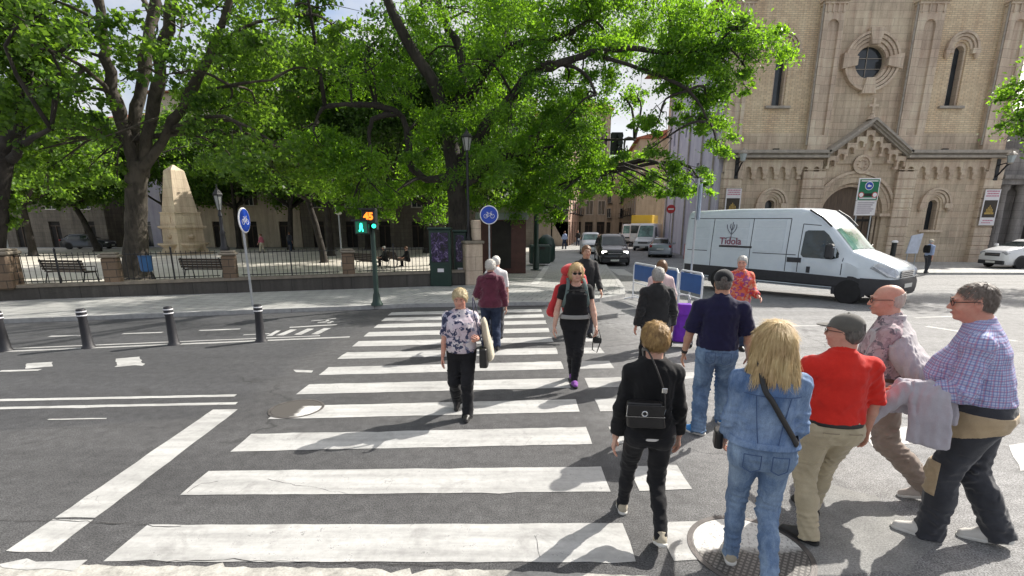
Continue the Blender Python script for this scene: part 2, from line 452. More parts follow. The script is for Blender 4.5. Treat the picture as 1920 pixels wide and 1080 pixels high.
marks('road_cracks', [crack([p2(-40, 977), p2(120, 977), p2(190, 981), p2(262, 984)], .008), crack([p2(262, 984), p2(330, 990), p2(350, 985)], .006), crack([p2(240, 1056), p2(420, 1050), p2(700, 1058), p2(900, 1060)], .006),
                      crack([p2(350, 925), p2(378, 908), p2(425, 900)], .005), crack([p2(1004, 1005), p2(1012, 1058)], .003), crack([p2(1040, 655), p2(1120, 652), p2(1250, 640)], .012), crack([p2(-20, 806), p2(150, 803), p2(330, 802)], .005), crack([p2(500, 900), p2(680, 932), p2(820, 928)], .004)], .0062, 0, m=crk)
# pale concrete gutter at the near kerb
t = NT('gutter_concrete'); v = t.coord('World')
c = t.ramp(t.noise(v, 7, 7, .7), [(.3, (.20, .195, .175)), (.6, (.46, .45, .41))])
t.color(t.mix(.5, c, t.ramp(t.noise(v, 70, 4, .7), [(.3, .3), (.7, .66)]), 'OVERLAY')); t.bump(t.noise(v, 30, 5), .5, .01); t.set(Roughness=.85)
marks('gutter', [[(-14, 2.0), (2.6, 2.0), (2.6, 2.60), (1.5, 2.70), (.0, 2.79), (-2.5, 2.84), (-14, 2.86)]], .002, .012, .06, t.m)
# asphalt repair patch on the right
t = NT('asphalt_repair'); v = t.coord('World')
c = t.mix(.6, t.ramp(t.noise(v, 4, 6, .65), [(.3, (.17, .17, .165)), (.7, (.25, .25, .24))]), t.ramp(t.noise(v, 95, 3, .7), [(.34, .2), (.66, .8)]), 'OVERLAY'); t.color(c); t.bump(t.noise(v, 90, 3), .4, .005); t.set(Roughness=.85); mr = t.m
marks('asphalt_patch', [quadpx((1540, 905), (1640, 930), (1760, 1020), (1700, 1075), (1500, 1075), (1480, 1010))], .002, .02, .1, mr)

def manhole(x, y, r, label, side=(0, 1), cut=.02):
    o = thing('manhole_cover', label, 'manhole cover', (x, y, 0.0))
    fr = MB(); fr.prism(ring_poly(0, 0, r, r * 1.10, 0, 2 * math.pi, 40)[:-1] if False else arc(0, 0, r * 1.1, 0, 2 * math.pi, 48)[:-1], -.0075, .03, [arc(0, 0, r, 0, 2 * math.pi, 48)[:-1]])
    rot = Matrix.Rotation(-math.pi / 2, 4, 'X')
    fr.v = [tuple(rot @ Vector(p)) for p in fr.v]
    fr.build('frame', M_IRON, o)
    t = NT('manhole_lid_%d' % side[1]); v = t.coord('Object', (1, 1, 1), (0, 0, R(35)))
    b = t.n('TexBrick'); b.offset = 0; t.l(v, b.inputs['Vector']); b.inputs['Scale'].default_value = 1
    b.inputs['Brick Width'].default_value = .034; b.inputs['Row Height'].default_value = .034; b.inputs['Mortar Size'].default_value = .007
    b.inputs['Color1'].default_value = b.inputs['Color2'].default_value = (.20, .185, .17, 1); b.inputs['Mortar'].default_value = (.07, .065, .06, 1)
    ow = t.coord('Object'); sx = t.n('SeparateXYZ'); t.l(ow, sx.inputs[0])
    edge = t.math('MULTIPLY', t.math('ADD', sx.outputs[side[1]], t.math('MULTIPLY', t.noise(ow, 14, 4), .12)), 14.0)
    pm = t.ramp(t.math('SUBTRACT', edge, cut * 14), [(0, 0.0), (1, 1.0)])
    if side[1] == 0:                            # only where the stripe crosses the cover
        yb = t.math('ABSOLUTE', t.math('ADD', sx.outputs[1], .125)); pm = t.math('MULTIPLY', pm, t.ramp(t.math('MULTIPLY', yb, 2.0), [(.40, 1.0), (.43, 0.0)]))
        for k_ in ('Color1', 'Color2'): b.inputs[k_].default_value = (.095, .085, .078, 1)
    pm = t.math('MULTIPLY', pm, t.ramp(t.noise(ow, 45, 5, .75), [(.52, .9), (.66, .1)]))
    t.color(t.mix(pm, b.outputs['Color'], (.66, .65, .62))); t.bump(b.outputs['Fac'], -.4, .01); t.set(Roughness=.6)
    ld = MB(); ld.lathe([(r * .985, -.03), (r * .985, .0065)], n=48); ld.build('lid', t.m, o)
    return o
manhole(1.64, 3.0, .37, 'large cast iron manhole cover half painted white under the denim jacket woman')
manhole(-2.62, 5.68, .29, 'small round manhole cover under the left end of a crosswalk stripe', (0, 0), .10)
dg = MB()
for i in range(24): dg.box(-.33 + i * .055, -.30 + i * .055, -.09, .09, 0, .006)
dg.box(-.37, 1.0, -.1, -.088, 0, .007); dg.box(-.37, 1.0, .088, .1, 0, .007)
p = P(957, 574); tag(dg.build('drain_grate', M_IRON, loc=(p.x, p.y, .005)), 'long dark iron drain grate at the far end of the crosswalk', 'drain grate')

# ================================================================== buildings
def wallcoord(t):
    g = t.n('NewGeometry'); s = t.n('SeparateXYZ'); t.l(g.outputs['Position'], s.inputs[0])
    cx = t.n('CombineXYZ'); t.l(t.math('ADD', s.outputs[0], s.outputs[1]), cx.inputs[0]); t.l(s.outputs[2], cx.inputs[1])
    return cx.outputs[0], s
def m_blocks(name, c0, c1, mortar, w, h, ms=.012, stain=.5, rough=.85, bump=.25, streak=True):
    t = NT(name); v, s = wallcoord(t)
    b = t.n('TexBrick'); t.l(v, b.inputs['Vector'])
    for k, c in (('Color1', c0), ('Color2', c1), ('Mortar', mortar)): b.inputs[k].default_value = c + (1,)
    b.inputs['Scale'].default_value = 1; b.inputs['Mortar Size'].default_value = ms
    b.inputs['Brick Width'].default_value = w; b.inputs['Row Height'].default_value = h; b.inputs['Mortar Smooth'].default_value = .3
    c = t.mix(stain, b.outputs['Color'], t.ramp(t.noise(v, .6, 6, .65), [(.28, .28), (.7, .64)]), 'OVERLAY')
    if streak:
        mp = t.n('Mapping'); mp.inputs['Scale'].default_value = (1.6, .12, 1); t.l(v, mp.inputs[0])
        c = t.mix(min(1, stain * 1.1), c, t.ramp(t.noise(mp.outputs[0], 1.6, 6, .7), [(.33, .24), (.60, .60)]), 'OVERLAY')
    c = t.mix(.3, c, t.ramp(t.noise(v, 14, 4), [(.3, .34), (.7, .64)]), 'OVERLAY')
    t.color(c); t.bump(t.math('ADD', t.math('MULTIPLY', b.outputs['Fac'], -1.0), t.math('MULTIPLY', t.noise(v, 30, 3), .5)), bump, .02)
    t.set(Roughness=rough)
    return t.m
M_ST = m_blocks('church_sandstone', (.60, .495, .37), (.51, .42, .31), (.35, .285, .215), .95, .42)
M_STL = m_blocks('church_trim_stone', (.62, .52, .40), (.55, .45, .345), (.35, .29, .225), 1.3, .5, stain=.55)
M_BRK = m_blocks('church_yellow_brick', (.74, .60, .40), (.60, .48, .32), (.43, .35, .26), .34, .115, .016, .35)
M_PLR = m_blocks('church_pier_stone', (.42, .35, .275), (.38, .31, .245), (.13, .11, .09), 3.0, .62, .03, .4)
def m_glass(name, c=(.02, .025, .03), rough=.12):
    t = NT(name); v = t.coord('World')
    t.color(t.ramp(t.noise(v, .9, 3), [(.35, c), (.7, tuple(x * 2.2 + .01 for x in c))]))
    t.set(Roughness=rough); t.b.inputs['Specular IOR Level'].default_value = .6
    return t.m
M_WIN = m_glass('dark_window_glass')
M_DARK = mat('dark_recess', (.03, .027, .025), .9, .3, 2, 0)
M_LEAD = mat('lead_and_slate', (.34, .305, .26), .6, .25, 4, .2, 50)
M_BLK = mat('black_iron', (.018, .018, .02), .45, .3, 9, .1, 60, .2)

def wpart(mb, name, m, parent, **kw):
    o = mb.build(name, m, parent, **kw)
    root = parent; off = Vector((0, 0, 0))
    while root is not None: off += root.location; root = root.parent
    o.location = -off
    return o
GC = gz(33)
church = thing('church', 'tan stone and yellow brick church facade with a round window above a gabled doorway', 'church', (22.3, 33.7, GC))
CXA = 22.3
# lower storey wall with the doorway and two round-headed windows
holes = [arch_poly(16.95, 1.75, 3.85, .42), arch_poly(27.65, 1.75, 3.85, .42), arch_poly(CXA, GC + .12, 4.75, 2.05, 18)]
w = MB(); w.prism([(13.9, GC), (31.3, GC), (31.3, 6.3), (13.9, 6.3)], 33.7, 34.55, holes); wpart(w, 'lower_wall', M_ST, church)
# upper storey: brick fields with slit windows, ashlar centre with the round window
for x0, x1, wx in ((14.5, 18.75, 16.7), (25.95, 29.85, 27.62)):
    w = MB(); w.prism([(x0, 7.75), (x1, 7.75), (x1, 16.5), (x0, 16.5)], 33.85, 34.7, [arch_poly(wx, 9.35, 13.0, .42)]); wpart(w, 'brick_field', M_BRK, church)
w = MB(); w.prism([(19.9, 6.3), (24.4, 6.3), (24.4, 16.5), (19.9, 16.5)], 33.8, 34.6, [arc(22.1, 11.85, .92, 0, 2 * math.pi, 40)[:-1]])
w.box(14.0, 19.9, 33.78, 34.6, 6.3, 7.75); w.box(24.4, 31.2, 33.78, 34.6, 6.3, 7.75)
w.box(13.9, 14.5, 33.8, 34.6, 7.75, 16.5); wpart(w, 'upper_wall', M_ST, church)
w = MB(); w.box(16.4, 31.3, 34.75, 56, GC, 16.4); w.box(13.9, 31.3, 34.6, 34.75, 16.4, 16.6); wpart(w, 'nave', M_ST, church)
r = MB(); r.prism([(13.6, 16.62), (31.6, 16.62), (22.5, 19.0)], 34.0, 56, back=True); wpart(r, 'roof', mat('old_roof_tiles', (.30, .13, .08), .85, .3, 6, .4, 30), church)
# pilasters with sunk round-topped panels
for x0, x1 in ((18.72, 19.95), (24.36, 25.95), (29.83, 31.25), (13.45, 14.5)):
    w = MB(); cx = (x0 + x1) / 2; hw = min(.33, (x1 - x0) * .28)
    w.prism([(x0, 6.5), (x1, 6.5), (x1, 14.9), (x0, 14.9)], 33.42, 34.4, [arch_poly(cx, 7.6, 14.1, hw)])
    w.box(cx - hw - .02, cx + hw + .02, 33.56, 34.3, 7.5, 14.2)
    pi = wpart(w, 'pilaster', M_STL, church)
    w = MB(); w.box(x0 - .08, x1 + .08, 33.34, 34.4, 14.9, 15.05); w.box(x0 - .16, x1 + .16, 33.26, 34.4, 15.05, 15.3); w.box(x0, x1, 33.42, 34.4, 15.3, 16.5)
    for k in range(4): w.box(x0 + .12 + k * (x1 - x0 - .3) / 3, x0 + .22 + k * (x1 - x0 - .3) / 3, 33.36, 33.42, 14.45, 14.9)
    wpart(w, 'capital', M_STL, pi)
    w = MB(); w.tube([(x0 - .06, 33.5, 7.0), (x0 - .06, 33.5, 16.4)], .055, 8); 
    if x0 > 15: wpart(w, 'drainpipe', M_LEAD, church)
# round window
rw = MB()
for k in range(4):
    a0, a1 = R(90 * k + 13), R(90 * k + 77)
    for r0, r1, y in ((.95, 1.16, 33.72), (1.16, 1.36, 33.64), (1.36, 1.56, 33.57), (1.56, 1.74, 33.50)):
        rw.prism(ring_poly(22.1, 11.85, r0, r1 - .035, a0, a1, 14), y, 33.86)
    a = R(90 * k); M = Matrix.Translation((22.1, 0, 11.85)) @ Matrix.Rotation(-a, 4, 'Y')
    rw.prism([(.93, -.24), (1.83, -.44), (1.83, .44), (.93, .24)], 33.44, 33.86, M=M)
ro = wpart(rw, 'round_window', M_STL, church)
g = MB(); g.prism(arc(22.1, 11.85, .93, 0, 2 * math.pi, 40)[:-1], 34.05, 34.2); wpart(g, 'pane', M_WIN, ro)
g = MB(); g.box(21.2, 23.0, 34.0, 34.045, 11.5, 11.53); g.box(21.2, 23.0, 34.0, 34.045, 12.1, 12.13); g.box(22.0, 22.03, 34.0, 34.04, 10.95, 12.75); wpart(g, 'glazing_bar', M_LEAD, ro)
# slit windows and ground-floor windows
def window(wx, z0, z1, hw, y, name, hood=True, deep=.5):
    f = MB()
    f.prism(arch_poly(wx, z0, z1, hw + .16, 12), y + .12, y + .6, [arch_poly(wx, z0 + .01, z1 - .18, hw - .05, 12)])
    for r0, r1, yy in ((hw + .16, hw + .34, y - .05), (hw + .34, hw + .5, y - .13), (hw + .5, hw + .66, y - .2)):
        f.prism(ring_poly(wx, z1 - hw - .05, r0, r1 - .03), yy, y + .1)
    for s in (-1, 1):
        f.box(wx + s * (hw + .45) - .24, wx + s * (hw + .45) + .24, y - .22, y + .05, z1 - hw - .33, z1 - hw - .05)
        f.lathe([(.05, -.28), (.14, -.12), (.16, 0)], (wx + s * (hw + .55), y - .1, z1 - hw - .33), 8)
    o = wpart(f, name, M_STL, church)
    g = MB(); g.prism(arch_poly(wx, z0, z1, hw + .1, 12), y + deep, y + deep + .08); wpart(g, 'pane', M_WIN, o)
    s = MB(); s.box(wx - hw - .42, wx + hw + .42, y - .16, y + .2, z0 - .14, z0); wpart(s, 'sill', M_LEAD if z0 > 5 else M_STL, o)
    return o
window(16.7, 9.35, 13.0, .36, 33.83, 'slit_window'); window(27.62, 9.35, 13.0, .36, 33.83, 'slit_window')
window(16.95, 1.75, 3.85, .36, 33.68, 'arched_window'); window(27.65, 1.75, 3.85, .36, 33.68, 'arched_window')
# portal
pt = MB()
for k in range(5):
    r1 = 2.75 - k * .2; yy = 33.52 + k * .13
    pt.prism(ring_poly(CXA, 2.72, r1 - .17, r1, 0, math.pi, 26), yy, 34.3)
    for s in (-1, 1):
        xx = CXA + s * (r1 - .085)
        pt.cyl((xx, yy + .1, GC + .1), (xx, yy + .1, 2.72), .085, n=8)
pt.box(CXA - 2.9, CXA - 1.75, 33.46, 34.2, 2.62, 2.80); pt.box(CXA + 1.75, CXA + 2.9, 33.46, 34.2, 2.62, 2.80)
po = wpart(pt, 'portal', M_STL, church)
d = MB(); d.prism(arch_poly(CXA, GC + .1, 4.7, 2.0, 18), 34.35, 34.5)
dd = wpart(d, 'door', mat('weathered_oak', (.12, .085, .06), .7, .35, 3, .3, 30, stretch=(6, 6, .4)), church)
d = MB()
for k in range(9): d.box(CXA - 1.9 + k * .45, CXA - 1.86 + k * .45, 34.31, 34.35, GC + .2, 2.6)
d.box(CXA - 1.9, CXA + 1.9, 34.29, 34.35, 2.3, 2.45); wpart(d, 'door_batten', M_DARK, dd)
# quoin piers (deep horizontal joints) and corner piers
for x0, x1 in ((18.68, 20.1), (24.75, 25.95), (30.35, 31.5), (13.6, 14.75)):
    w = MB(); z = GC; k = 0
    while z < 5.3:
        h = .60; w.box(x0, x1, 33.36, 33.9, z, min(5.4, z + h - .05), bev=.025); w.box(x0 + .04, x1 - .04, 33.42, 33.9, z + h - .05, z + h); z += h
    wpart(w, 'pier', M_STL, church)
# arcaded corbel table, cornice, gable
cb = MB()
def corbels(x0, x1, n, z, dz=0.0):
    st = (x1 - x0) / n
    for i in range(n):
        a = x0 + st * i; cx = a + st / 2; zz = z + dz * i; r = st * .25
        cb.prism([(a, zz)] + [(cx - r, zz)] + arc(cx, zz + .18, r, math.pi, 0, 8) + [(cx + r, zz), (a + st, zz), (a + st, zz + .78), (a, zz + .78)], 33.50, 33.72)
        for xx in ((a, a + st) if i == n - 1 else (a,)):
            cb.box(xx - .13, xx + .13, 33.46, 33.7, zz - .14, zz); cb.box(xx - .1, xx + .1, 33.54, 33.7, zz - .28, zz - .14); cb.box(xx - .13, xx + .13, 33.48, 33.7, zz - .40, zz - .28)
corbels(14.8, 19.9, 7, 5.35); corbels(25.2, 30.5, 7, 5.35)
for x0, x1 in ((13.6, 14.8), (30.5, 31.5)): cb.box(x0, x1, 33.38, 33.7, 5.3, 6.2)
slope = (8.35 - 6.5) / 2.5
for i in range(9):
    cx = 20.1 + i * .55; apx = 22.55
    zz = 5.5 + (1 - abs(cx + .27 - apx) / 2.5) * 1.75
    a, st = cx, .55; r = .17; c = a + st / 2
    cb.prism([(a, zz), (c - r, zz)] + arc(c, zz + .2, r, math.pi, 0, 8) + [(c + r, zz), (a + st, zz), (a + st, zz + .62), (a, zz + .62)], 33.35, 33.62)
    cb.box(a - .1, a + .1, 33.33, 33.6, zz - .16, zz)
wpart(cb, 'corbel_table', M_STL, church)
co = MB()
for x0, x1 in ((13.3, 20.05), (25.05, 31.75)):
    co = MB(); co.box(x0, x1, 33.1, 33.95, 6.22, 6.36); co.box(x0, x1, 33.22, 33.95, 6.36, 6.48); co.box(x0, x1, 32.98, 33.95, 6.48, 6.66)
    wpart(co, 'cornice', M_LEAD, church)
ga = MB(); apx, apz = 22.55, 8.2
ga.prism([(20.0, 5.9), (25.1, 5.9), (25.1, 6.35), (apx, apz), (20.0, 6.35)], 33.6, 34.0)
wpart(ga, 'gable', M_ST, church)
gc = MB()
for s in (-1, 1):
    xe = apx + s * 2.65
    for k, (y, h0, h1) in enumerate(((33.28, .0, .13), (33.14, .13, .26), (32.98, .26, .42))):
        pl = [(xe, 6.22 + h0), (apx, 8.15 + h0), (apx, 8.15 + h1), (xe, 6.22 + h1)]
        gc.prism(pl if s < 0 else pl[::-1], y, 34.0)
wpart(gc, 'gable_coping', M_LEAD, church)
cr = MB(); cr.lathe([(.30, 0), (.2, .12), (.12, .3), (.14, .36)], (apx, 33.5, 8.5), 8); cr.box(apx - .07, apx + .07, 33.43, 33.57, 8.8, 9.75); cr.box(apx - .3, apx + .3, 33.44, 33.56, 9.25, 9.40)
wpart(cr, 'cross', M_STL, church)
md = MB(); md.prism(arc(22.4, 5.85, .58, 0, 2 * math.pi, 28)[:-1], 33.5, 33.7)
md.prism(ring_poly(22.4, 5.85, .44, .58, 0, 2 * math.pi, 28), 33.42, 33.6)
for k in range(8): md.lathe([(.02, -.05), (.1, 0), (.02, .05)], (22.4 + .25 * math.cos(k * .785), 33.5, 5.85 + .25 * math.sin(k * .785)), 6)
wpart(md, 'medallion', M_STL, church)
bl = MB()
for x in (16.7, 19.5, 27.5): bl = MB(); bl.box(x, x + .35, 33.6, 33.9, 6.68, 6.82); wpart(bl, 'scupper', M_DARK, church)

# banners on the church front
def text_mesh(s, size, loc, rot, m, parent=None, name='lettering', extrude=.004, align='CENTER', bold=0.0):
    cu = bpy.data.curves.new(name, 'FONT'); cu.body = s; cu.size = size; cu.extrude = extrude; cu.align_x = align; cu.align_y = 'CENTER'; cu.offset = bold
    tmp = bpy.data.objects.new('tmp', cu); col.objects.link(tmp)
    dg_ = bpy.context.evaluated_depsgraph_get(); me = bpy.data.meshes.new_from_object(tmp.evaluated_get(dg_))
    bpy.data.objects.remove(tmp); bpy.data.curves.remove(cu)
    me.name = name; me.materials.clear(); me.materials.append(m)
    o = bpy.data.objects.new(name, me); col.objects.link(o); o.location = loc; o.rotation_euler = rot
    if parent is not None: o.parent = parent
    return o
M_BAN = mat('banner_vinyl', (.72, .70, .72), .6, .05, 3, 0)
M_PINK = mat('banner_pink_print', (.50, .16, .24), .6, .1, 3, 0)
M_NIGHT = mat('banner_night_photo', (.02, .016, .014), .5, .4, 2, 0, c2=(.05, .035, .02))
M_GOLD = mat('banner_gilded_print', (.42, .28, .07), .5, .4, 6, 0)
M_WHT = mat('white_paint', (.78, .78, .78), .5, .05, 3, 0)
def banner(x, z0, z1, label, lower):
    o = thing('banner', label, 'banner', (x, 33.22, z0), group=None); H = z1 - z0; W = .98
    b = MB(); b.box(-W / 2, W / 2, -.02, .02, 0, H); b.build('cloth', M_BAN, o)
    b = MB(); b.box(-W / 2 + .07, W / 2 - .07, -.026, -.02, H * .22, H * .70); b.build('picture', M_NIGHT, o)
    b = MB()
    for k in range(5): b.box(-.22 + .09 * k, -.16 + .09 * k, -.031, -.026, H * .36, H * (.46 + .05 * (2 - abs(k - 2))))
    b.box(-.3, .3, -.031, -.026, H * .31, H * .36); b.build('picture_figure', M_GOLD, o)
    for z0_, z1_, x0_, x1_ in ((.93, .965, -.40, .34), (.865, .90, -.36, .40), (.80, .835, -.40, .40), (.12, .15, -.3, .36), (.06, .085, -.36, .22)):
        b = MB(); x = x0_
        while x < x1_: wd = .05 + .035 * math.sin(x * 37 + z0_ * 50); b.box(x, x + wd, -.025, -.02, H * z0_, H * z1_); x += wd + .018
        b.build('print_line', M_PINK, o)
    for zz in (0, H):
        b = MB(); b.cyl((-W / 2 - .04, 0, zz), (W / 2 + .04, 0, zz), .025); b.build('pole', M_LEAD, o)
    return o
banner(14.25, 2.35, 4.35, 'white and pink banner on the left corner pier of the church above the white van', True)
banner(30.9, 2.05, 4.3, 'white banner with a dark gilded picture on the right corner pier of the church', True)
def wall_lantern(x, z, label):
    o = thing('wall_lantern', label, 'lantern', (x, 33.34, z))
    b = MB(); b.tube([(0, .02, -1.0), (-.0, -.25, -.7), (0, -.55, -.35), (0, -.75, -.25)], .05, 8); b.tube([(0, .02, -.3), (0, -.4, -.2), (0, -.75, -.25)], .035, 8); b.box(-.12, .12, 0, .06, -1.2, .1); b.build('bracket', M_BLK, o)
    b = MB(); b.lathe([(.14, -.2), (.24, .22)], (0, -.75, 0), 6); b.build('lamp_glass', mat('lantern_glass', (.42, .47, .48), .2, .2, 3, 0), o)
    b = MB(); b.lathe([(.28, .22), (.3, .26), (.16, .40), (.05, .46), (.05, .55)], (0, -.75, 0), 6); b.build('lamp_cap', M_LEAD, o)
    b = MB(); b.lathe([(.1, -.28), (.16, -.2)], (0, -.75, 0), 6); b.build('lamp_base', M_LEAD, o)
wall_lantern(14.35, 6.15, 'old iron wall lantern at the left end of the church cornice')
wall_lantern(31.0, 6.05, 'old iron wall lantern at the right end of the church cornice')

# chapel wing to the right of the church
chap = thing('chapel_wing', 'dark stone chapel wing with columns beside the church at the picture edge', 'chapel', (38, 34.6, GC))
M_CH = m_blocks('chapel_stone', (.27, .25, .235), (.22, .205, .195), (.14, .13, .12), 1.1, .5, stain=.7)
w = MB(); w.prism([(31.52, GC), (60, GC), (60, 7.0), (31.52, 7.0)], 34.6, 36, [arch_poly(36.0, GC + .12, 3.2, 1.25), arch_poly(44.0, GC + .12, 3.2, 1.25)]); w.box(31.52, 60, 36, 48, GC, 9.5); wpart(w, 'wall', M_CH, chap)
w = MB()
for x in (32.3, 33.6, 38.4, 39.7, 46.5, 47.8):
    w = MB(); w.lathe([(.42, GC), (.42, GC + .3), (.32, GC + .45), (.29, 2.9), (.27, 4.2), (.38, 4.35), (.4, 4.6)], (x, 34.1, 0), 14); wpart(w, 'column', M_CH, chap, smooth='auto')
w = MB(); w.box(31.55, 60, 33.5, 34.7, 4.62, 4.95); w.box(31.55, 60, 33.3, 34.7, 4.95, 5.2); w.box(31.8, 34.2, 33.8, 34.6, 5.2, 6.6); w.box(37.9, 40.2, 33.8, 34.6, 5.2, 6.6); wpart(w, 'entablature', M_CH, chap)
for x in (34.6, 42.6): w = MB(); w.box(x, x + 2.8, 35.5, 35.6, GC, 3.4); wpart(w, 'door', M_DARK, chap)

# street houses -------------------------------------------------------------
def m_plaster(name, c, var=.12): return m_blocks(name, c, tuple(x * (1 - var * .4) for x in c), tuple(x * .97 for x in c), 5, 3, .001, .45, .9, .06)
M_SH = mat('window_shutter', (.10, .07, .05), .7, .2, 3, .1, 60)
M_FRM = mat('pale_window_frame', (.55, .53, .49), .7, .1, 3, 0)
def house(name, label, a, b, depth, z1, m, rows, ncol, wz=1.9, ww=.95, ground=None, shutters=True, balcony=False, roofc=(.30, .12, .075), first=4.0, pitch=3.2, trim=None, eave=.5):
    """facade runs a->b (seen from its left-hand normal side), windows in a grid"""
    a, b = Vector((a[0], a[1], 0)), Vector((b[0], b[1], 0)); L = (b - a).length; ang = math.atan2((b - a).y, (b - a).x)
    zb = min(gz(a.y), gz(b.y)) - .1
    o = thing(name, label, 'building', (a.x, a.y, zb), ang)
    H = z1 - zb; st = L / ncol; rects = []
    for r_ in range(rows):
        for c in range(ncol):
            cx = st * (c + .5); z = first + r_ * pitch
            if z + wz < H - .3: rects.append((cx - ww / 2, cx + ww / 2, z, z + wz))
    gd = []
    for c in range(ncol):
        cx = st * (c + .5); gd.append((cx - 1.0 if ground == 'shops' else cx - .6, cx + 1.0 if ground == 'shops' else cx + .6, .12, 2.9))
    hs = [[(x0, y0), (x1, y0), (x1, y1), (x0, y1)] for x0, x1, y0, y1 in rects + gd]
    w = MB(); w.prism([(0, 0), (L, 0), (L, H), (0, H)], 0, .3, hs); w.box(0, L, .3, depth, 0, H); w.box(0, .3 if False else .02, .0, .3, 0, H) if False else None
    w.build('wall', m, o)
    rf = MB(); rf.box(-.3, L + .3, -eave, depth, H + .01, H + .16)
    rf.add([(-.3, -eave, H + .16), (L + .3, -eave, H + .16), (L + .3, depth, H + .16), (-.3, depth, H + .16), (-.3, depth * .5, H + 1.9), (L + .3, depth * .5, H + 1.9)], [(0, 1, 5, 4), (2, 3, 4, 5), (1, 2, 5), (3, 0, 4)])
    rf.build('roof', mat('roof_tiles_%d' % int(roofc[0] * 100), roofc, .85, .3, 5, .4, 25), o)
    for x0, x1, y0, y1 in rects:
        f = MB(); t_ = .09
        f.box(x0 - t_, x0, -.04, .1, y0 - t_, y1 + t_); f.box(x1, x1 + t_, -.04, .1, y0 - t_, y1 + t_); f.box(x0, x1, -.04, .1, y1, y1 + t_); f.box(x0 - .12, x1 + .12, -.09, .1, y0 - t_, y0 - .001); f.box((x0 + x1) / 2 - .03, (x0 + x1) / 2 + .03, .1, .16, y0, y1)
        wo = f.build('window', M_FRM if trim is None else trim, o)
        g = MB(); g.box(x0, x1, .17, .2, y0, y1); g.build('pane', M_WIN, wo)
        if shutters:
            for sx in (x0 - .5, x1 + .1):
                s = MB(); s.box(sx, sx + .4, -.06, -.02, y0, y1)
                for k in range(7): s.box(sx + .04, sx + .36, -.075, -.06, y0 + .1 + k * wz / 7.5, y0 + .2 + k * wz / 7.5)
                s.build('shutter', M_SH, wo)
        if balcony:
            s = MB(); s.box(x0 - .35, x1 + .35, -.6, .0, y0 - .22, y0 - .12)
            for k in range(12): s.box(x0 - .35 + k * (x1 - x0 + .68) / 11, x0 - .33 + k * (x1 - x0 + .68) / 11, -.6, -.58, y0 - .12, y0 + .8)
            s.box(x0 - .35, x1 + .35, -.61, -.57, y0 + .8, y0 + .85); s.build('balcony', M_BLK, wo)
    for x0, x1, y0, y1 in gd:
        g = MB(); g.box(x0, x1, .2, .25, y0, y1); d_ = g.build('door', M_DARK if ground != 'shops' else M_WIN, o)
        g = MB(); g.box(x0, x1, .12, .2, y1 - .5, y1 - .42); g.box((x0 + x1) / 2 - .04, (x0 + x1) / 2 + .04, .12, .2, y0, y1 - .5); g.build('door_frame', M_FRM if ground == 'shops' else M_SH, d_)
    return o
M_OR = m_plaster('salmon_plaster', (.46, .31, .24)); M_TAN = m_plaster('tan_plaster', (.42, .34, .26)); M_CRM = m_plaster('cream_plaster', (.55, .47, .36))
M_GRYST = m_blocks('plaza_house_stone', (.19, .165, .13), (.155, .135, .11), (.09, .08, .07), .9, .4, stain=.6)
M_LIL = m_plaster('lilac_grey_render', (.62, .60, .70)); M_OCH = m_plaster('ochre_plaster', (.42, .36, .28))
# left side of the street: gable ends face the camera, long fronts face the carriageway
house('street_house', 'salmon plaster house with balconies on the left corner of the street', (6.3, 57), (9.6, 74), 14, 12.8, M_OR, 3, 4, balcony=True, shutters=False, ground='shops')
house('street_house', 'narrow stone house front facing the junction left of the street mouth', (2.6, 56.9), (6.28, 56.9), 12, 12.4, M_TAN, 3, 2, balcony=True, shutters=True, ground='shops')
house('street_house', 'tan plaster house farther along the left side of the street', (9.65, 74.3), (13.2, 91), 14, 15, M_TAN, 4, 4, balcony=True, shutters=False, ground='shops')
house('street_house', 'cream house with dark balconies at the bend of the street', (13.3, 91.3), (18.5, 110), 14, 16, M_CRM, 4, 5, balcony=True, shutters=True, ground='shops')
house('street_house', 'brown brick house closing the far end of the street', (17.5, 118), (32, 112), 12, 15, M_TAN, 4, 5, balcony=True, shutters=False)
house('street_house', 'ochre house on the right side of the street past the lilac wall', (20.0, 92), (16.9, 70), 14, 13, M_OCH, 3, 6, balcony=True, shutters=False, ground='shops')
house('street_house', 'red brown house on the right side deep in the street', (24.2, 112), (20.2, 92.3), 14, 13.5, M_OR, 3, 5, balcony=True, shutters=True)
house('corner_tower', 'tall ochre building with a red tiled roof rising above the street trees', (8.8, 76), (14.2, 76.5), 9, 17.8, M_OCH, 5, 3, shutters=False, roofc=(.38, .10, .06))
# lilac-grey side building between the church and the street
side = thing('side_building', 'lilac grey rendered building with drainpipes between the church and the street', 'building', (14.2, 40, GC))
w = MB(); A, B = Vector((13.42, 34.0)), Vector((15.6, 52.5))
d2 = (B - A).normalized(); ang = math.atan2(-d2.y, -d2.x); Ls = (B - A).length
Ms = Matrix.Translation((B.x, B.y, 0)) @ Matrix.Rotation(ang, 4, 'Z')
hs = [[(x, 5.2), (x + .7, 5.2), (x + .7, 6.6), (x, 6.6)] for x in (2.5, 7.5, 12.5)] + [[(x, 9.2), (x + .7, 9.2), (x + .7, 10.6), (x, 10.6)] for x in (2.5, 7.5, 12.5)]
w.prism([(0, GC), (Ls, GC), (Ls, 16.2), (0, 16.2)], 0, .3, hs, M=Ms); w.box(0, Ls - .6, .3, 2.0, GC, 16.2, Ms)
wpart(w, 'wall', M_LIL, side)
w = MB()
for h in hs: w.box(h[0][0], h[1][0], .18, .25, h[0][1], h[2][1], Ms)
wpart(w, 'window', M_WIN, side)
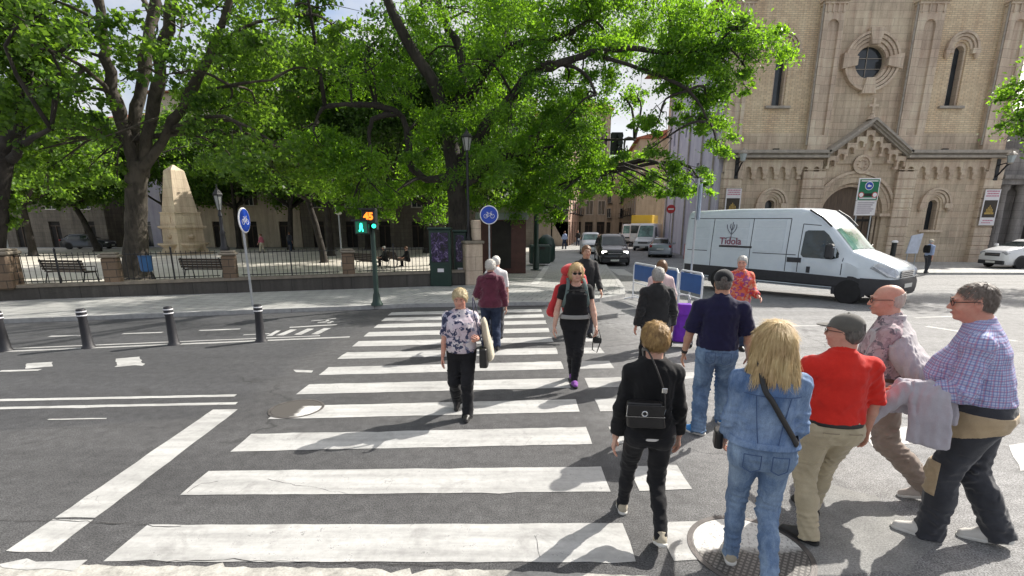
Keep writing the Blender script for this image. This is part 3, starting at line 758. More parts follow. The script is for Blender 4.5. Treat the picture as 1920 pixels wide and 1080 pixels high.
for x in (1.2, 5.3, 9.8, 14.2, 17.6):
    w = MB(); q = Ms @ Vector((x, -.1, 0)); w.tube([(q.x, q.y, GC), (q.x, q.y, 16.1)], .07, 8); wpart(w, 'drainpipe', M_LEAD, side)
w = MB(); w.box(-.3, Ls + .0, -.55, 2, 16.2, 16.45, Ms); w.box(-.3, Ls, -.35, 2.0, 16.45, 16.6, Ms); wpart(w, 'eave', mat('red_brown_eave', (.28, .13, .10), .8), side)
# long stone houses behind the plaza
zz = 14.2
house('plaza_house', 'long old stone house with doorways behind the plaza trees', (-22.5, 54.5), (2.3, 54.3), 14, zz, M_GRYST, 3, 7, shutters=False, balcony=False, first=4.4, pitch=3.6)
house('plaza_house', 'pale plaster house between the stone houses behind the plaza', (-37.0, 54.8), (-22.7, 54.8), 14, 15.0, M_CRM, 3, 4, shutters=True, first=4.6, pitch=3.5)
house('plaza_house', 'rough brown stone house at the left end of the plaza', (-62, 54.6), (-43.5, 54.6), 14, 12.0, M_GRYST, 3, 5, shutters=False, first=4.2, pitch=3.5)
house('plaza_house', 'grey shop house with glass front in the gap behind the plaza', (-43.3, 57.5), (-37.2, 57.5), 12, 13, M_LIL, 3, 2, shutters=False, ground='shops')
house('plaza_house', 'ochre house at the far left edge behind the plaza trees', (-92, 53), (-62.5, 54.4), 14, 13, M_OCH, 3, 8, shutters=True)

# ================================================================== trees
nr = np.random.default_rng(11)
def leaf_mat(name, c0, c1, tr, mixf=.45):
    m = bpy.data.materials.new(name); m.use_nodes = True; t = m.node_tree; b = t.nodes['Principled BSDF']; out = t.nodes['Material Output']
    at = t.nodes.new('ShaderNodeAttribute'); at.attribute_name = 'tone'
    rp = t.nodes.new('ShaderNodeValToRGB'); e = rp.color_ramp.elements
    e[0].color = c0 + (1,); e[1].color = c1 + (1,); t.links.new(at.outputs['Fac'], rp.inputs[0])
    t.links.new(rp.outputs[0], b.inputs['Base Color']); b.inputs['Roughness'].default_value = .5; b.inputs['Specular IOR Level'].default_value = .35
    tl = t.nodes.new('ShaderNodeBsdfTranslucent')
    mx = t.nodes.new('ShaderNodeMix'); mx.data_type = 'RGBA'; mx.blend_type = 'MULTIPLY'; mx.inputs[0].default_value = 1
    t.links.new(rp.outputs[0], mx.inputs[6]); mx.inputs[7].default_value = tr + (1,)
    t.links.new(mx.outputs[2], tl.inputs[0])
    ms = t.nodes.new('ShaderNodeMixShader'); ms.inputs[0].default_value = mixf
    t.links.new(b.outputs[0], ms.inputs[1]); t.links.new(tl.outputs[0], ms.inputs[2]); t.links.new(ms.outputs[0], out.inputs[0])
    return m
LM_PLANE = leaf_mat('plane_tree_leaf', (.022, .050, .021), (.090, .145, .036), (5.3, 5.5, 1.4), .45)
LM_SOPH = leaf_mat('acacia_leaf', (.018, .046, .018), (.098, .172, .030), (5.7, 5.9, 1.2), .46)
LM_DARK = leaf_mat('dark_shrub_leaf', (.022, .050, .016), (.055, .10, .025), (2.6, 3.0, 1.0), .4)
def bark(name, c0, c1, sc=3):
    t = NT(name); v = t.coord('Object', (1, 1, .25))
    n = t.noise(v, sc * 2.2, 7, .7, .5)
    c = t.ramp(n, [(.3, c0), (.65, c1)])
    pt = t.ramp(t.noise(t.coord('Object'), 1.4, 3), [(.5, 0.0), (.62, .6)])
    t.color(t.mix(pt, c, tuple(x * 1.5 for x in c1))); t.bump(n, .9, .05); t.set(Roughness=.9)
    return t.m
BK_PLANE = bark('plane_bark', (.024, .020, .016), (.085, .072, .056)); BK_SOPH = bark('dark_bark', (.012, .010, .009), (.045, .038, .032), 5)

def leaves(blobs, size, aspect, droop=.3, flat=.8, sub=9):
    """blobs: (x,y,z,r,n) -> vertex / face arrays of small folded leaves gathered in clumps"""
    Ps, tone = [], []
    for x, y, z, r, n in blobs:
        n = int(n)
        if n < 4: continue
        k = max(3, int(sub * (r / 1.2) ** .9))
        d = nr.normal(size=(k, 3)); d /= np.linalg.norm(d, axis=1)[:, None]
        cs = d * (r * (.35 + .65 * nr.random((k, 1)) ** .6)); cs[:, 2] *= flat
        ci = nr.integers(0, k, n)
        sg = r * .23 * (0.6 + .8 * nr.random(k))
        p = cs[ci] + nr.normal(size=(n, 3)) * sg[ci][:, None] * np.array([1, 1, .62])
        p[:, 2] -= droop * (p[:, 0] ** 2 + p[:, 1] ** 2) / max(r, .3) * .5
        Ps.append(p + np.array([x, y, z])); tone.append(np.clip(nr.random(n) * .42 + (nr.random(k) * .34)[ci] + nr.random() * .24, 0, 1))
    Pn = np.concatenate(Ps); tn = np.concatenate(tone); n = len(Pn)
    nrm = nr.normal(size=(n, 3)) * np.array([1, 1, .8]) + np.array([0, 0, .75]); nrm /= np.linalg.norm(nrm, axis=1)[:, None]
    a = nr.normal(size=(n, 3)); a[:, 2] -= .5; a -= nrm * np.sum(a * nrm, 1)[:, None]; a /= np.linalg.norm(a, axis=1)[:, None]
    b = np.cross(nrm, a)
    L = size * (.6 + .8 * nr.random((n, 1))); W = L * aspect
    v0 = Pn - a * L * .5; v2 = Pn + a * L * .5 - nrm * L * .14
    v1 = Pn + b * W * .5 + nrm * L * .07 - a * L * .05; v3 = Pn - b * W * .5 + nrm * L * .07 - a * L * .05
    V = np.stack([v0, v1, v2, v3], 1).reshape(-1, 3)
    return V, np.arange(4 * n).reshape(-1, 4), np.repeat(tn, 4)

def smooth_path(pts, rad, k=4):
    """Catmull-Rom through the limb's joints"""
    pts = [Vector(p) for p in pts]; o, r = [], []
    for i in range(len(pts) - 1):
        p0, p1, p2_, p3 = pts[max(i - 1, 0)], pts[i], pts[i + 1], pts[min(i + 2, len(pts) - 1)]
        for j in range(k):
            t = j / k
            o.append(.5 * ((2 * p1) + (p2_ - p0) * t + (2 * p0 - 5 * p1 + 4 * p2_ - p3) * t * t + (3 * p1 - p0 - 3 * p2_ + p3) * t ** 3))
            r.append(rad[i] + (rad[i + 1] - rad[i]) * t)
    o.append(pts[-1]); r.append(rad[-1])
    return o, r
def tree(name, label, base, limbs, blobs, lm, bk, size=.16, aspect=.6, group=None, twigs=True, droop=.3, flat=.8, sub=9, seed=1):
    """limbs: list of [(x,y,z,r)...]; first is the trunk"""
    o = thing(name, label, 'tree', base, 0, group); B = Vector(base); rg = random.Random(seed)
    tr = MB(); br = MB()
    for i, lb in enumerate(limbs):
        pts, rad = smooth_path([Vector(q[:3]) - B for q in lb], [q[3] for q in lb])
        if i == 0:
            pts = [p + Vector((rg.uniform(-1, 1), rg.uniform(-1, 1), 0)) * rad[j] * .07 for j, p in enumerate(pts)]
        else:                                   # knots and kinks along the limbs
            pts = [p + Vector((rg.gauss(0, 1), rg.gauss(0, 1), rg.gauss(0, 1))) * rad[j] * .22 for j, p in enumerate(pts)]; rad = [r_ * rg.uniform(.82, 1.14) for r_ in rad]
        (tr if i == 0 else br).tube(pts, rad, 14 if i == 0 else 9)
    ends = [Vector(q[:3]) - B for lb in limbs[1:] or limbs for q in lb[1:]]
    if twigs:                                   # thin branches from the nearest limb joint into each clump
        for x, y, z, r, n in blobs:
            c = Vector((x, y, z)) - B
            e = min(ends, key=lambda q: (q - c).length + (4 if q.z > c.z + 1.5 else 0))
            L = (c - e).length
            if .3 < L < 7:
                m = e.lerp(c, .5) + Vector((rg.uniform(-.25, .25), rg.uniform(-.25, .25), .16)) * L
                pts, rad = smooth_path([e, m, c, c + Vector((rg.uniform(-.5, .5), rg.uniform(-.5, .5), -.1)) * r], [.035 + .012 * L, .03 + .006 * L, .02, .008], 3)
                br.tube(pts, rad, 5)
                for _ in range(3):
                    q = c + Vector((rg.gauss(0, .6), rg.gauss(0, .6), rg.gauss(-.1, .4))) * r
                    br.tube([m.lerp(c, .6), (m + q) / 2 + Vector((0, 0, .1)), q], [.022, .016, .006], 4)
    tr.build('trunk', bk, o, smooth=True)
    if br.v: br.build('limbs', bk, o, smooth=True)
    V, Fq, tn = leaves([(x - B.x, y - B.y, z - B.z, r, n) for x, y, z, r, n in blobs], size, aspect, droop, flat, sub)
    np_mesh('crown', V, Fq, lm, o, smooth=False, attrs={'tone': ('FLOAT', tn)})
    return o
def lp(px, py, y, r):                           # limb joint seen at a photo pixel, at distance y
    v = PD(px, py, y); return (v.x, v.y, v.z, r)
def blob(px, py, y, rp, dens=1.0, k=170):       # leaf clump seen at a photo pixel
    v = PD(px, py, y); r = rp / F_PX * y * 1.02
    return (v.x, v.y, v.z, r, dens * k * r * r * 3.1)

# --- big plane tree by the fence, four tall limbs
pb = P(256, 520, .10); Yp = 20.0
pb = Vector((lp(256, 505, Yp, 1)[0], Yp, gz(Yp) + .1))
L = [[(pb.x, Yp, pb.z - .1, .78), (pb.x, Yp, pb.z + .35, .50), lp(255, 440, Yp, .38), lp(255, 380, Yp, .36), lp(257, 325, Yp, .36), lp(262, 300, Yp, .31)],
     [lp(252, 335, Yp, .240), lp(238, 262, Yp - .2, .216), lp(215, 190, Yp - .5, .224), lp(200, 110, Yp - .8, .200), lp(190, 40, Yp - 1, .176), lp(172, -60, Yp - 1.2, .128), lp(150, -260, Yp - 1.2, .064)],
     [lp(256, 325, Yp, .240), lp(256, 230, Yp + .2, .200), lp(268, 140, Yp + .5, .224), lp(284, 30, Yp + .8, .192), lp(300, -80, Yp + 1, .144), lp(310, -300, Yp + 1, .064)],
     [lp(264, 325, Yp, .224), lp(282, 230, Yp - .2, .192), lp(298, 140, Yp - .4, .208), lp(318, 20, Yp - .6, .176), lp(345, -90, Yp - .8, .128), lp(370, -300, Yp - .8, .056)],
     [lp(270, 330, Yp, .208), lp(316, 245, Yp + .1, .176), lp(352, 185, Yp + .2, .184), lp(396, 95, Yp + .3, .152), lp(425, 15, Yp + .3, .120), lp(470, -110, Yp + .3, .064)],
     [lp(212, 180, Yp - .5, .096), lp(160, 130, Yp - 1.5, .072), lp(110, 100, Yp - 2, .048), lp(60, 90, Yp - 2.5, .024)],
     [lp(352, 185, Yp + .2, .080), lp(430, 160, Yp - .5, .056), lp(510, 150, Yp - 1, .032)],
     [lp(398, 92, Yp + .3, .080), lp(460, 50, Yp, .056), lp(540, 30, Yp - .5, .032)]]
rg = random.Random(3)
bl = []
for x, y, r, d in [(30, 40, 75, 1), (110, 30, 70, 1), (40, 130, 70, 1), (120, 120, 65, 1), (60, 210, 60, 1), (150, 200, 55, 1.0), (170, 60, 55, .8), (130, 270, 45, .9),
                   (240, 60, 50, .6), (335, 70, 60, .55), (370, 150, 60, .7), (400, 220, 60, .85), (440, 150, 65, .75), (460, 70, 65, .75), (400, 20, 60, .7), (520, 40, 60, .9),
                   (580, 60, 55, .75), (520, 120, 55, .6), (590, 130, 45, .5), (480, 210, 55, .65), (430, 290, 40, .8), (460, 280, 55, .9), (500, 320, 45, .85), (610, 20, 50, .8), (640, 60, 35, .8),
                   (200, 255, 30, .5), (170, 310, 40, .6), (220, 330, 25, .7), (100, 310, 40, .6), (450, 330, 35, .7), (30, 300, 50, .9), (25, 360, 40, .8), (75, 280, 40, .8),
                   (90, 350, 30, .5), (560, 300, 45, .9), (600, 340, 45, .8), (270, 100, 35, .4), (230, 150, 30, .4), (310, 140, 28, .4)]:
    bl.append(blob(x, y, Yp + rg.uniform(-3, 2.5), r * .92, d * .98, 280))
for k in range(26):                             # the rest of the crown, above the picture
    a = rg.random() * 6.283; q = 7.5 * math.sqrt(rg.random()); z = rg.uniform(10.5, 16)
    bl.append((pb.x + q * math.cos(a), Yp + q * math.sin(a) * .9, z, 1.6, 520))
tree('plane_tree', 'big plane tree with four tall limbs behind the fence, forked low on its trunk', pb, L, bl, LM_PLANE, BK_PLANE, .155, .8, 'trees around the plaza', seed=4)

# --- plane tree at the left edge
Y2 = 17.5; b2 = Vector((lp(-16, 530, Y2, 1)[0], Y2, gz(Y2) + .1))
L = [[(b2.x, Y2, b2.z - .1, .55), (b2.x, Y2, b2.z + .4, .40), lp(-8, 430, Y2, .31), lp(-2, 350, Y2, .29), lp(8, 290, Y2, .27)],
     [lp(10, 305, Y2, .30), lp(30, 250, Y2, .22), lp(45, 180, Y2 + .5, .17), lp(55, 90, Y2 + .8, .12), lp(60, -40, Y2 + .8, .07)],
     [lp(6, 310, Y2, .28), lp(-10, 220, Y2, .2), lp(-20, 100, Y2, .14), lp(-30, -60, Y2, .08)],
     [lp(14, 300, Y2, .16), lp(50, 265, Y2 - .8, .10), lp(95, 240, Y2 - 1.2, .05)]]
bl = [blob(x, y, Y2 + rg.uniform(-2, 1.5), r, d * 1.0, 280) for x, y, r, d in [(-40, 60, 90, 1), (20, 80, 60, .7), (70, 60, 45, .6), (-30, 180, 80, 1), (40, 190, 45, .7), (-50, 280, 70, 1), (30, 250, 40, .6), (5, 395, 40, .8), (-40, 380, 60, 1), (85, 150, 35, .6), (90, 20, 45, .7), (35, 20, 50, .7)]]
for k in range(9):
    a = rg.random() * 6.283; q = 5 * math.sqrt(rg.random())
    bl.append((b2.x + q * math.cos(a) - 1, Y2 + q * math.sin(a), rg.uniform(9, 14), 1.4, 350))
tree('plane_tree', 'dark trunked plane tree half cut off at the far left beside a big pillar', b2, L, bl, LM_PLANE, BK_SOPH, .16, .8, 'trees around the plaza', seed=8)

# --- great dark-limbed acacia in the middle, reaching over the street
Yc = 21.5; cb_ = Vector((lp(858, 520, Yc, 1)[0], Yc, gz(Yc) + .1))
L = [[(cb_.x, Yc, cb_.z - .1, .62), (cb_.x, Yc, cb_.z + .5, .46), lp(858, 430, Yc, .40), lp(856, 360, Yc, .38), lp(850, 300, Yc, .36), lp(838, 235, Yc, .28), lp(815, 160, Yc - .3, .24), lp(772, 92, Yc - .6, .21), lp(735, 20, Yc - .8, .18), lp(712, -50, Yc - 1, .13), lp(690, -200, Yc - 1, .06)],
     [lp(842, 240, Yc, .22), lp(866, 170, Yc + .2, .19), lp(860, 90, Yc + .5, .16), lp(835, 40, Yc + .7, .13), lp(815, -30, Yc + .8, .09), lp(800, -160, Yc + .8, .05)],
     [lp(856, 320, Yc, .30), lp(885, 272, Yc - .4, .24), lp(915, 232, Yc - .9, .21), lp(962, 180, Yc - 1.4, .18), lp(990, 140, Yc - 1.8, .16), lp(1050, 118, Yc - 2.2, .14), lp(1110, 100, Yc - 2.5, .13), lp(1180, 90, Yc - 2.8, .10), lp(1260, 100, Yc - 3.0, .07), lp(1340, 90, Yc - 3, .04)],
     [lp(878, 190, Yc + .2, .17), lp(905, 145, Yc, .16), lp(940, 95, Yc - .2, .15), lp(1000, 78, Yc - .6, .13), lp(1060, 66, Yc - .9, .11), lp(1110, 34, Yc - 1, .08), lp(1180, -30, Yc - 1, .04)],
     [lp(1055, 118, Yc - 2.2, .09), lp(1088, 132, Yc - 2.4, .07), lp(1108, 155, Yc - 2.5, .06), lp(1118, 178, Yc - 2.5, .03)],
     [lp(850, 330, Yc, .20), lp(800, 335, Yc - .3, .16), lp(768, 305, Yc - .5, .14), lp(764, 250, Yc - .7, .125), lp(748, 215, Yc - .8, .11), lp(700, 225, Yc - 1, .10), lp(692, 262, Yc - 1, .07), lp(700, 310, Yc - 1, .04)],
     [lp(752, 216, Yc - .8, .13), lp(705, 197, Yc - 1, .12), lp(660, 196, Yc - 1.2, .10), lp(610, 200, Yc - 1.4, .08), lp(590, 235, Yc - 1.4, .04)],
     [lp(862, 350, Yc, .22), lp(930, 300, Yc + .2, .17), lp(1000, 285, Yc + .3, .14), lp(1050, 310, Yc + .3, .11), lp(1085, 338, Yc + .3, .08), lp(1120, 330, Yc + .2, .04)],
     [lp(1000, 285, Yc + .3, .09), lp(1060, 272, Yc, .07), lp(1110, 262, Yc - .3, .05), lp(1190, 262, Yc - .5, .03)],
     [lp(1110, 100, Yc - 2.5, .08), lp(1200, 130, Yc - 3, .07), lp(1290, 170, Yc - 3.4, .05), lp(1330, 230, Yc - 3.5, .03)]]
bl = []
for x, y, r, d in [(900, 50, 85, .9), (985, 30, 90, 1.1), (1060, 20, 75, 1.1), (1130, 40, 70, 1), (1200, 30, 80, 1.1), (820, 10, 60, .7), (770, 20, 40, .5), (1260, 40, 75, 1.1), (1330, 60, 70, 1.25), (1395, 55, 55, 1.3), (1435, 85, 42, 1.3),
                   (1300, 120, 65, 1.2), (1365, 115, 55, 1.25), (1240, 95, 55, 1), (1275, 175, 45, 1.1), (1325, 190, 48, 1.2), (1350, 235, 38, 1.2), (1345, 280, 28, 1.1), (1405, 140, 28, 1.1), (1300, 225, 35, .9), (1400, 165, 16, 1),
                   (690, 120, 55, .7), (720, 170, 50, .8), (660, 150, 45, .6), (700, 80, 40, .5), (860, 195, 70, 1.1), (910, 190, 55, 1), (960, 235, 60, 1), (1020, 130, 55, 1), (1030, 200, 60, 1.1), (1080, 235, 60, 1), (1020, 265, 55, 1),
                   (1100, 290, 48, 1), (1135, 318, 34, 1), (1190, 315, 40, 1), (1250, 325, 42, 1.1), (1300, 330, 34, 1.1), (1320, 350, 22, 1), (1160, 175, 34, .9), (1195, 180, 24, .8), (1205, 235, 30, .9), (1235, 225, 36, 1), (1225, 275, 30, .9),
                   (680, 310, 60, 1), (725, 345, 48, 1), (640, 335, 50, .95), (720, 390, 26, .8), (660, 380, 28, .8), (800, 290, 50, 1), (780, 235, 40, .8), (980, 320, 60, 1.2), (1010, 365, 52, 1.3), (960, 380, 40, 1.1), (1040, 395, 28, 1), (930, 320, 45, 1),
                   (1070, 330, 40, 1), (1120, 340, 30, .9), (880, 300, 50, .9), (830, 350, 45, .9), (900, 350, 40, .9), (1060, 170, 55, 1), (940, 130, 45, .8), (790, 120, 40, .5), (870, 120, 40, .6), (1100, 190, 45, 1), (1085, 160, 45, 1), (1130, 130, 40, .9), (1215, 345, 30, 1), (1275, 350, 26, 1), (1050, 360, 34, 1.1), (560, 250, 45, .9), (790, 340, 40, 1.1), (770, 280, 35, .9), (820, 390, 32, 1), (1090, 348, 34, 1.1), (1150, 348, 30, 1.1), (1200, 352, 28, 1.1), (1170, 300, 30, 1), (1245, 352, 26, 1), (970, 60, 60, 1), (1060, 225, 50, 1.2), (1085, 285, 48, 1.2), (1040, 325, 48, 1.2), (1000, 300, 45, 1.1), (1105, 325, 36, 1.1), (1020, 385, 40, 1.2), (985, 345, 45, 1.2), (720, 370, 40, 1), (690, 395, 30, .9), (650, 300, 50, 1), (1150, 90, 50, 1), (900, 110, 45, .8), (1290, 70, 55, 1), (760, 330, 40, .9), (600, 270, 45, .8)]:
    bl.append(blob(x, y, Yc + (rg.uniform(-3.6, -1.5) if x > 1220 else rg.uniform(-2.8, 2.8)), r * .90, d * 1.15, 400))
for k in range(36):
    a = rg.random() * 6.283; q = 9 * math.sqrt(rg.random())
    bl.append((cb_.x + 2.5 + q * math.cos(a), Yc + q * math.sin(a) * .8, rg.uniform(10.6, 15), 1.5, 330))
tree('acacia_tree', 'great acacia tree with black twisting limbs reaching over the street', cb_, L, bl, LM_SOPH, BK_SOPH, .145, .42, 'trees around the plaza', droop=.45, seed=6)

# --- trees farther back in the plaza
def plaza_tree(px, y, zc, rx, label, n=16, dens=1.0, lm=LM_PLANE, trunk_r=.28, lean=0.0, zlow=3.6, seed=2, size=.26):
    rg = random.Random(seed); b = PD(px, 465, y); b.z = gz(y) + .1
    top = Vector((b.x + lean, y, zc))
    L = [[(b.x, y, b.z - .1, trunk_r * 1.5), (b.x, y, b.z + .4, trunk_r), (b.x + lean * .3, y, 2.0, trunk_r * .85), (b.x + lean * .7, y, zlow + .6, trunk_r * .7), (top.x, y, zc + 1, trunk_r * .3)]]
    for k in range(5):
        a = k * 1.257 + rg.random()
        L.append([(b.x + lean * .6, y, zlow, trunk_r * .5), (b.x + lean + rx * .45 * math.cos(a), y + rx * .45 * math.sin(a), zlow + 1.6, trunk_r * .32), (top.x + rx * .85 * math.cos(a), y + rx * .85 * math.sin(a), zc + rg.uniform(-.5, 1.5), trunk_r * .12)])
    bl = []
    for k in range(n):
        a = rg.random() * 6.283; q = rx * math.sqrt(rg.random()); z = zc + rg.uniform(-3.2, 4.2) * (1 - .3 * (q / rx) ** 2)
        r = rg.uniform(1.0, 1.7); bl.append((top.x + q * math.cos(a), y + q * math.sin(a), z, r, dens * 150 * r * r * 1.8))
    return tree('plaza_tree', label, b, L, bl, lm, BK_SOPH, size, .7, 'trees around the plaza', seed=seed)
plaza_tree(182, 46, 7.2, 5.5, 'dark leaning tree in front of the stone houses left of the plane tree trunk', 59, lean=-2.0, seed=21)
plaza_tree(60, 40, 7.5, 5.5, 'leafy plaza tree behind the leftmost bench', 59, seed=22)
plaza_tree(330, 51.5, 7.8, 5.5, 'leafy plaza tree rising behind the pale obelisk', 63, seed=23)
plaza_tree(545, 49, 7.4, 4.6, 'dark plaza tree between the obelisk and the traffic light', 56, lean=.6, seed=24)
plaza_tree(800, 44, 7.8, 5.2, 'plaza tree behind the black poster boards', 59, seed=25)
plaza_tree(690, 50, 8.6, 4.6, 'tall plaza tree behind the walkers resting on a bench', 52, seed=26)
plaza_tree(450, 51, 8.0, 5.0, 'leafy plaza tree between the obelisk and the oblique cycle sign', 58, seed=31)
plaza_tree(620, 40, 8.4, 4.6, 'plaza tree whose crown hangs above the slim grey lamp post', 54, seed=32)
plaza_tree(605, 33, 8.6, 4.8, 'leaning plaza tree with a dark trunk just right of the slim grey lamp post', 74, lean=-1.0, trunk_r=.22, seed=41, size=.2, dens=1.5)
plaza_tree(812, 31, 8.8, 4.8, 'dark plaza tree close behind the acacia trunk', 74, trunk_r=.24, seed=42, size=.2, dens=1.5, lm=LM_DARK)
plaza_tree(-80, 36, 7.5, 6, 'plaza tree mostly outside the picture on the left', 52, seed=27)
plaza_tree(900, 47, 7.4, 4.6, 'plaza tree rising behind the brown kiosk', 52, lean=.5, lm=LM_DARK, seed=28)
# --- street tree whose crown enters at the right edge
Yr = 19.0; rb = PD(2080, 520, Yr); rb.z = gz(Yr) + .1
L = [[(rb.x, Yr, rb.z - .1, .3), (rb.x, Yr, rb.z + .5, .2), (rb.x, Yr, 3.2, .17), (rb.x - .4, Yr, 5.2, .14), (rb.x - .6, Yr, 8, .05)],
     [(rb.x - .2, Yr, 4.0, .1), lp(1990, 210, Yr, .08), lp(1930, 190, Yr, .05), lp(1890, 185, Yr, .02)], [(rb.x - .1, Yr, 3.4, .1), lp(1980, 280, Yr, .07), lp(1915, 245, Yr, .03)]]
bl = [blob(x, y, Yr + rg.uniform(-1, 1), r, 1.1) for x, y, r in [(1900, 180, 32), (1925, 150, 36), (1910, 225, 32), (1925, 260, 26), (1960, 190, 60), (1980, 260, 50), (2040, 200, 80), (2090, 130, 80), (2100, 260, 70), (1985, 120, 55), (1885, 185, 16)]]
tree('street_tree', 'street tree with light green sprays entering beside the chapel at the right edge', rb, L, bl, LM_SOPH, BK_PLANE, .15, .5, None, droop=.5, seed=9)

# ================================================================== fence, posts, lamps, signs, benches
def projx(v):
    d = Vector(v) - Vector((0, 0, HC)); D = d.y * _c - d.z * _s; return 960 + F_PX * d.x / D
FA, FB = Vector((-14.29, 13.7)), Vector((-5.83, 16.88))
def fence_at(px):
    lo, hi = -1.5, 1.8
    for _ in range(50):
        m = (lo + hi) / 2; q = FA.lerp(FB, m)
        if projx((q.x, q.y, .1)) < px: lo = m
        else: hi = m
    return FA.lerp(FB, lo)
fdir = (FB - FA).normalized(); fang = math.atan2(fdir.y, fdir.x)
M_PIL = m_blocks('pillar_brown_stone', (.19, .13, .085), (.15, .105, .07), (.07, .055, .04), .5, .22, .015, .6, streak=False)
M_PILC = mat('pillar_cap_stone', (.22, .19, .15), .9, .25, 5, .4, 40)
M_PLN = m_blocks('plinth_shaded_stone', (.085, .078, .068), (.07, .063, .055), (.04, .037, .034), 1.2, .5, .015, .6)  # shadow on the plinth face is put into this darker stone colour
M_GRN = mat('dark_green_paint', (.012, .035, .026), .4, .2, 5, .05, 60, .1)
M_STEEL = mat('galvanised_steel', (.42, .44, .46), .4, .12, 8, .05, 60, .6)
ppx = [-330, -150, 14, 220, 437, 656, 880]
ppos = [fence_at(x) for x in ppx]
plinth = thing('plinth_wall', 'low plinth wall of shade-darkened stone carrying the plaza railings', 'wall', (ppos[3].x, ppos[3].y, .1), fang)
w = MB(); l0 = (ppos[1] - ppos[3]).dot(fdir); l1 = (ppos[6] - ppos[3]).dot(fdir)
w.box(l0, l1 + .3, -.16, .16, -.3, .34); w.build('wall', M_PLN, plinth)
w = MB(); w.box(l0, l1 + .3, -.20, .20, .34, .42); w.build('coping', M_PILC, plinth)
for i, q in enumerate(ppos[:6]):
    if i < 2: continue
    big = i == 2; s_ = .34 if big else .195
    lab = ['stone pillar of the plaza fence outside the left picture edge', 'stone pillar of the plaza fence just outside the picture', 'thick dark stone pillar at the far left end of the plaza fence',
           'brown stone fence pillar beside the plane tree trunk', 'brown stone fence pillar carrying a lamp post, behind the round cycle sign', 'brown stone fence pillar left of the traffic light'][i]
    o = thing('fence_pillar', lab, 'pillar', (q.x, q.y, .1), fang, 'stone pillars of the plaza fence')
    b = MB(); b.box(-s_, s_, -s_, s_, .32, 1.12 if not big else 1.25, bev=.04); b.build('shaft', M_PIL, o)
    b = MB(); b.box(-s_ - .05, s_ + .05, -s_ - .05, s_ + .05, 1.121 if not big else 1.251, 1.20 if not big else 1.35, bev=.03); b.box(-s_, s_, -s_, s_, 1.20 if not big else 1.35, 1.26 if not big else 1.41, bev=.05); b.build('cap', M_PILC, o)
segs = [(2, 3), (3, 4), (4, 5), (5, 6)]
flab = ['black iron railing panel in front of the leftmost bench', 'black iron railing panel between the plane tree trunk and the lamp pillar',
        'black iron railing panel behind the oblique cycle sign', 'black iron railing panel behind the traffic light pole']
for (i, j), lab in zip(segs, flab):
    a, b = ppos[i] + fdir * .3, ppos[j] - fdir * .3
    if j == 6: b = ppos[6] - fdir * 1.5
    o = thing('railing', lab, 'railing', (a.x, a.y, .52), fang, 'iron railing panels of the plaza fence'); L_ = (b - a).length
    n = int(L_ / .125); m = MB()
    for k in range(n): m.cyl(((k + .5) * L_ / n, 0, .02), ((k + .5) * L_ / n, 0, .86), .0095, n=5)
    m.build('bars', M_BLK, o)
    m = MB(); m.box(0, L_, -.018, .018, .77, .795); m.build('top_rail', M_BLK, o)
    m = MB(); m.box(0, L_, -.018, .018, .06, .085); m.build('bottom_rail', M_BLK, o)
    m = MB(); m.box(L_ / 2 - .02, L_ / 2 + .02, -.02, .02, -.0, .92); m.lathe([(.03, 0), (.035, .03), (0.005, .08)], (L_ / 2, 0, .92), 8); m.build('post', M_BLK, o)

M_GLS = mat('lamp_milk_glass', (.62, .62, .58), .3, .08, 3, 0)
def lantern_post(x, y, z0, h, label, s=1.0, style='classic'):
    o = thing('lamp_post', label, 'lamp post', (x, y, z0))
    b = MB(); b.lathe([(.13, 0), (.14, .08), (.09, .16), (.075, .5), (.085, .54), (.055, .62), (.048, h - .62), (.07, h - .60), (.05, h - .52), (.03, h - .42)], n=12); b.build('pole', M_BLK, o, smooth='auto')
    b = MB(); b.lathe([(.09 * s, h - .42), (.17 * s, h)], n=6); b.build('lamp_glass', M_GLS if style != 'dark' else mat('lamp_grey_glass', (.30, .31, .29), .25), o)
    b = MB(); b.lathe([(.20 * s, h), (.21 * s, h + .04), (.10 * s, h + .16), (.04 * s, h + .22), (.015, h + .34)], n=6)
    for k in range(6): a = k * math.pi / 3; b.cyl((.09 * s * math.cos(a), .09 * s * math.sin(a), h - .42), (.172 * s * math.cos(a), .172 * s * math.sin(a), h), .012, n=4)
    b.build('lamp_cap', M_BLK, o); return o
q = ppos[4]; lantern_post(q.x - .12, q.y + .05, 1.36, 1.65, 'black lantern post standing on a fence pillar beside the obelisk', .75, 'dark')
def globe_post(px, ytop, ybase, Y, label):
    a = PD(px, ybase, Y); b = PD(px, ytop, Y); zb = gz(Y) + .1
    o = thing('lamp_post', label, 'lamp post', (a.x, Y, zb)); h = b.z - zb
    m = MB(); m.lathe([(.09, 0), (.09, .25), (.05, .3), (.04, h)], n=10); m.build('pole', M_STEEL, o)
    m = MB(); m.lathe([(.09, h), (.19, h + .04), (.2, h + .32), (.12, h + .36)], n=8); m.build('lamp_glass', M_GLS, o)
    m = MB(); m.lathe([(.23, h + .36), (.2, h + .42), (.04, h + .47)], n=8); m.build('lamp_cap', M_LEAD, o)
globe_post(641, 402, 480, 30, 'slim grey lamp post with a white square lantern in the plaza beside the green signal')
globe_post(18, 402, 478, 24, 'slim white lamp post beside the dark trunk at the left edge')

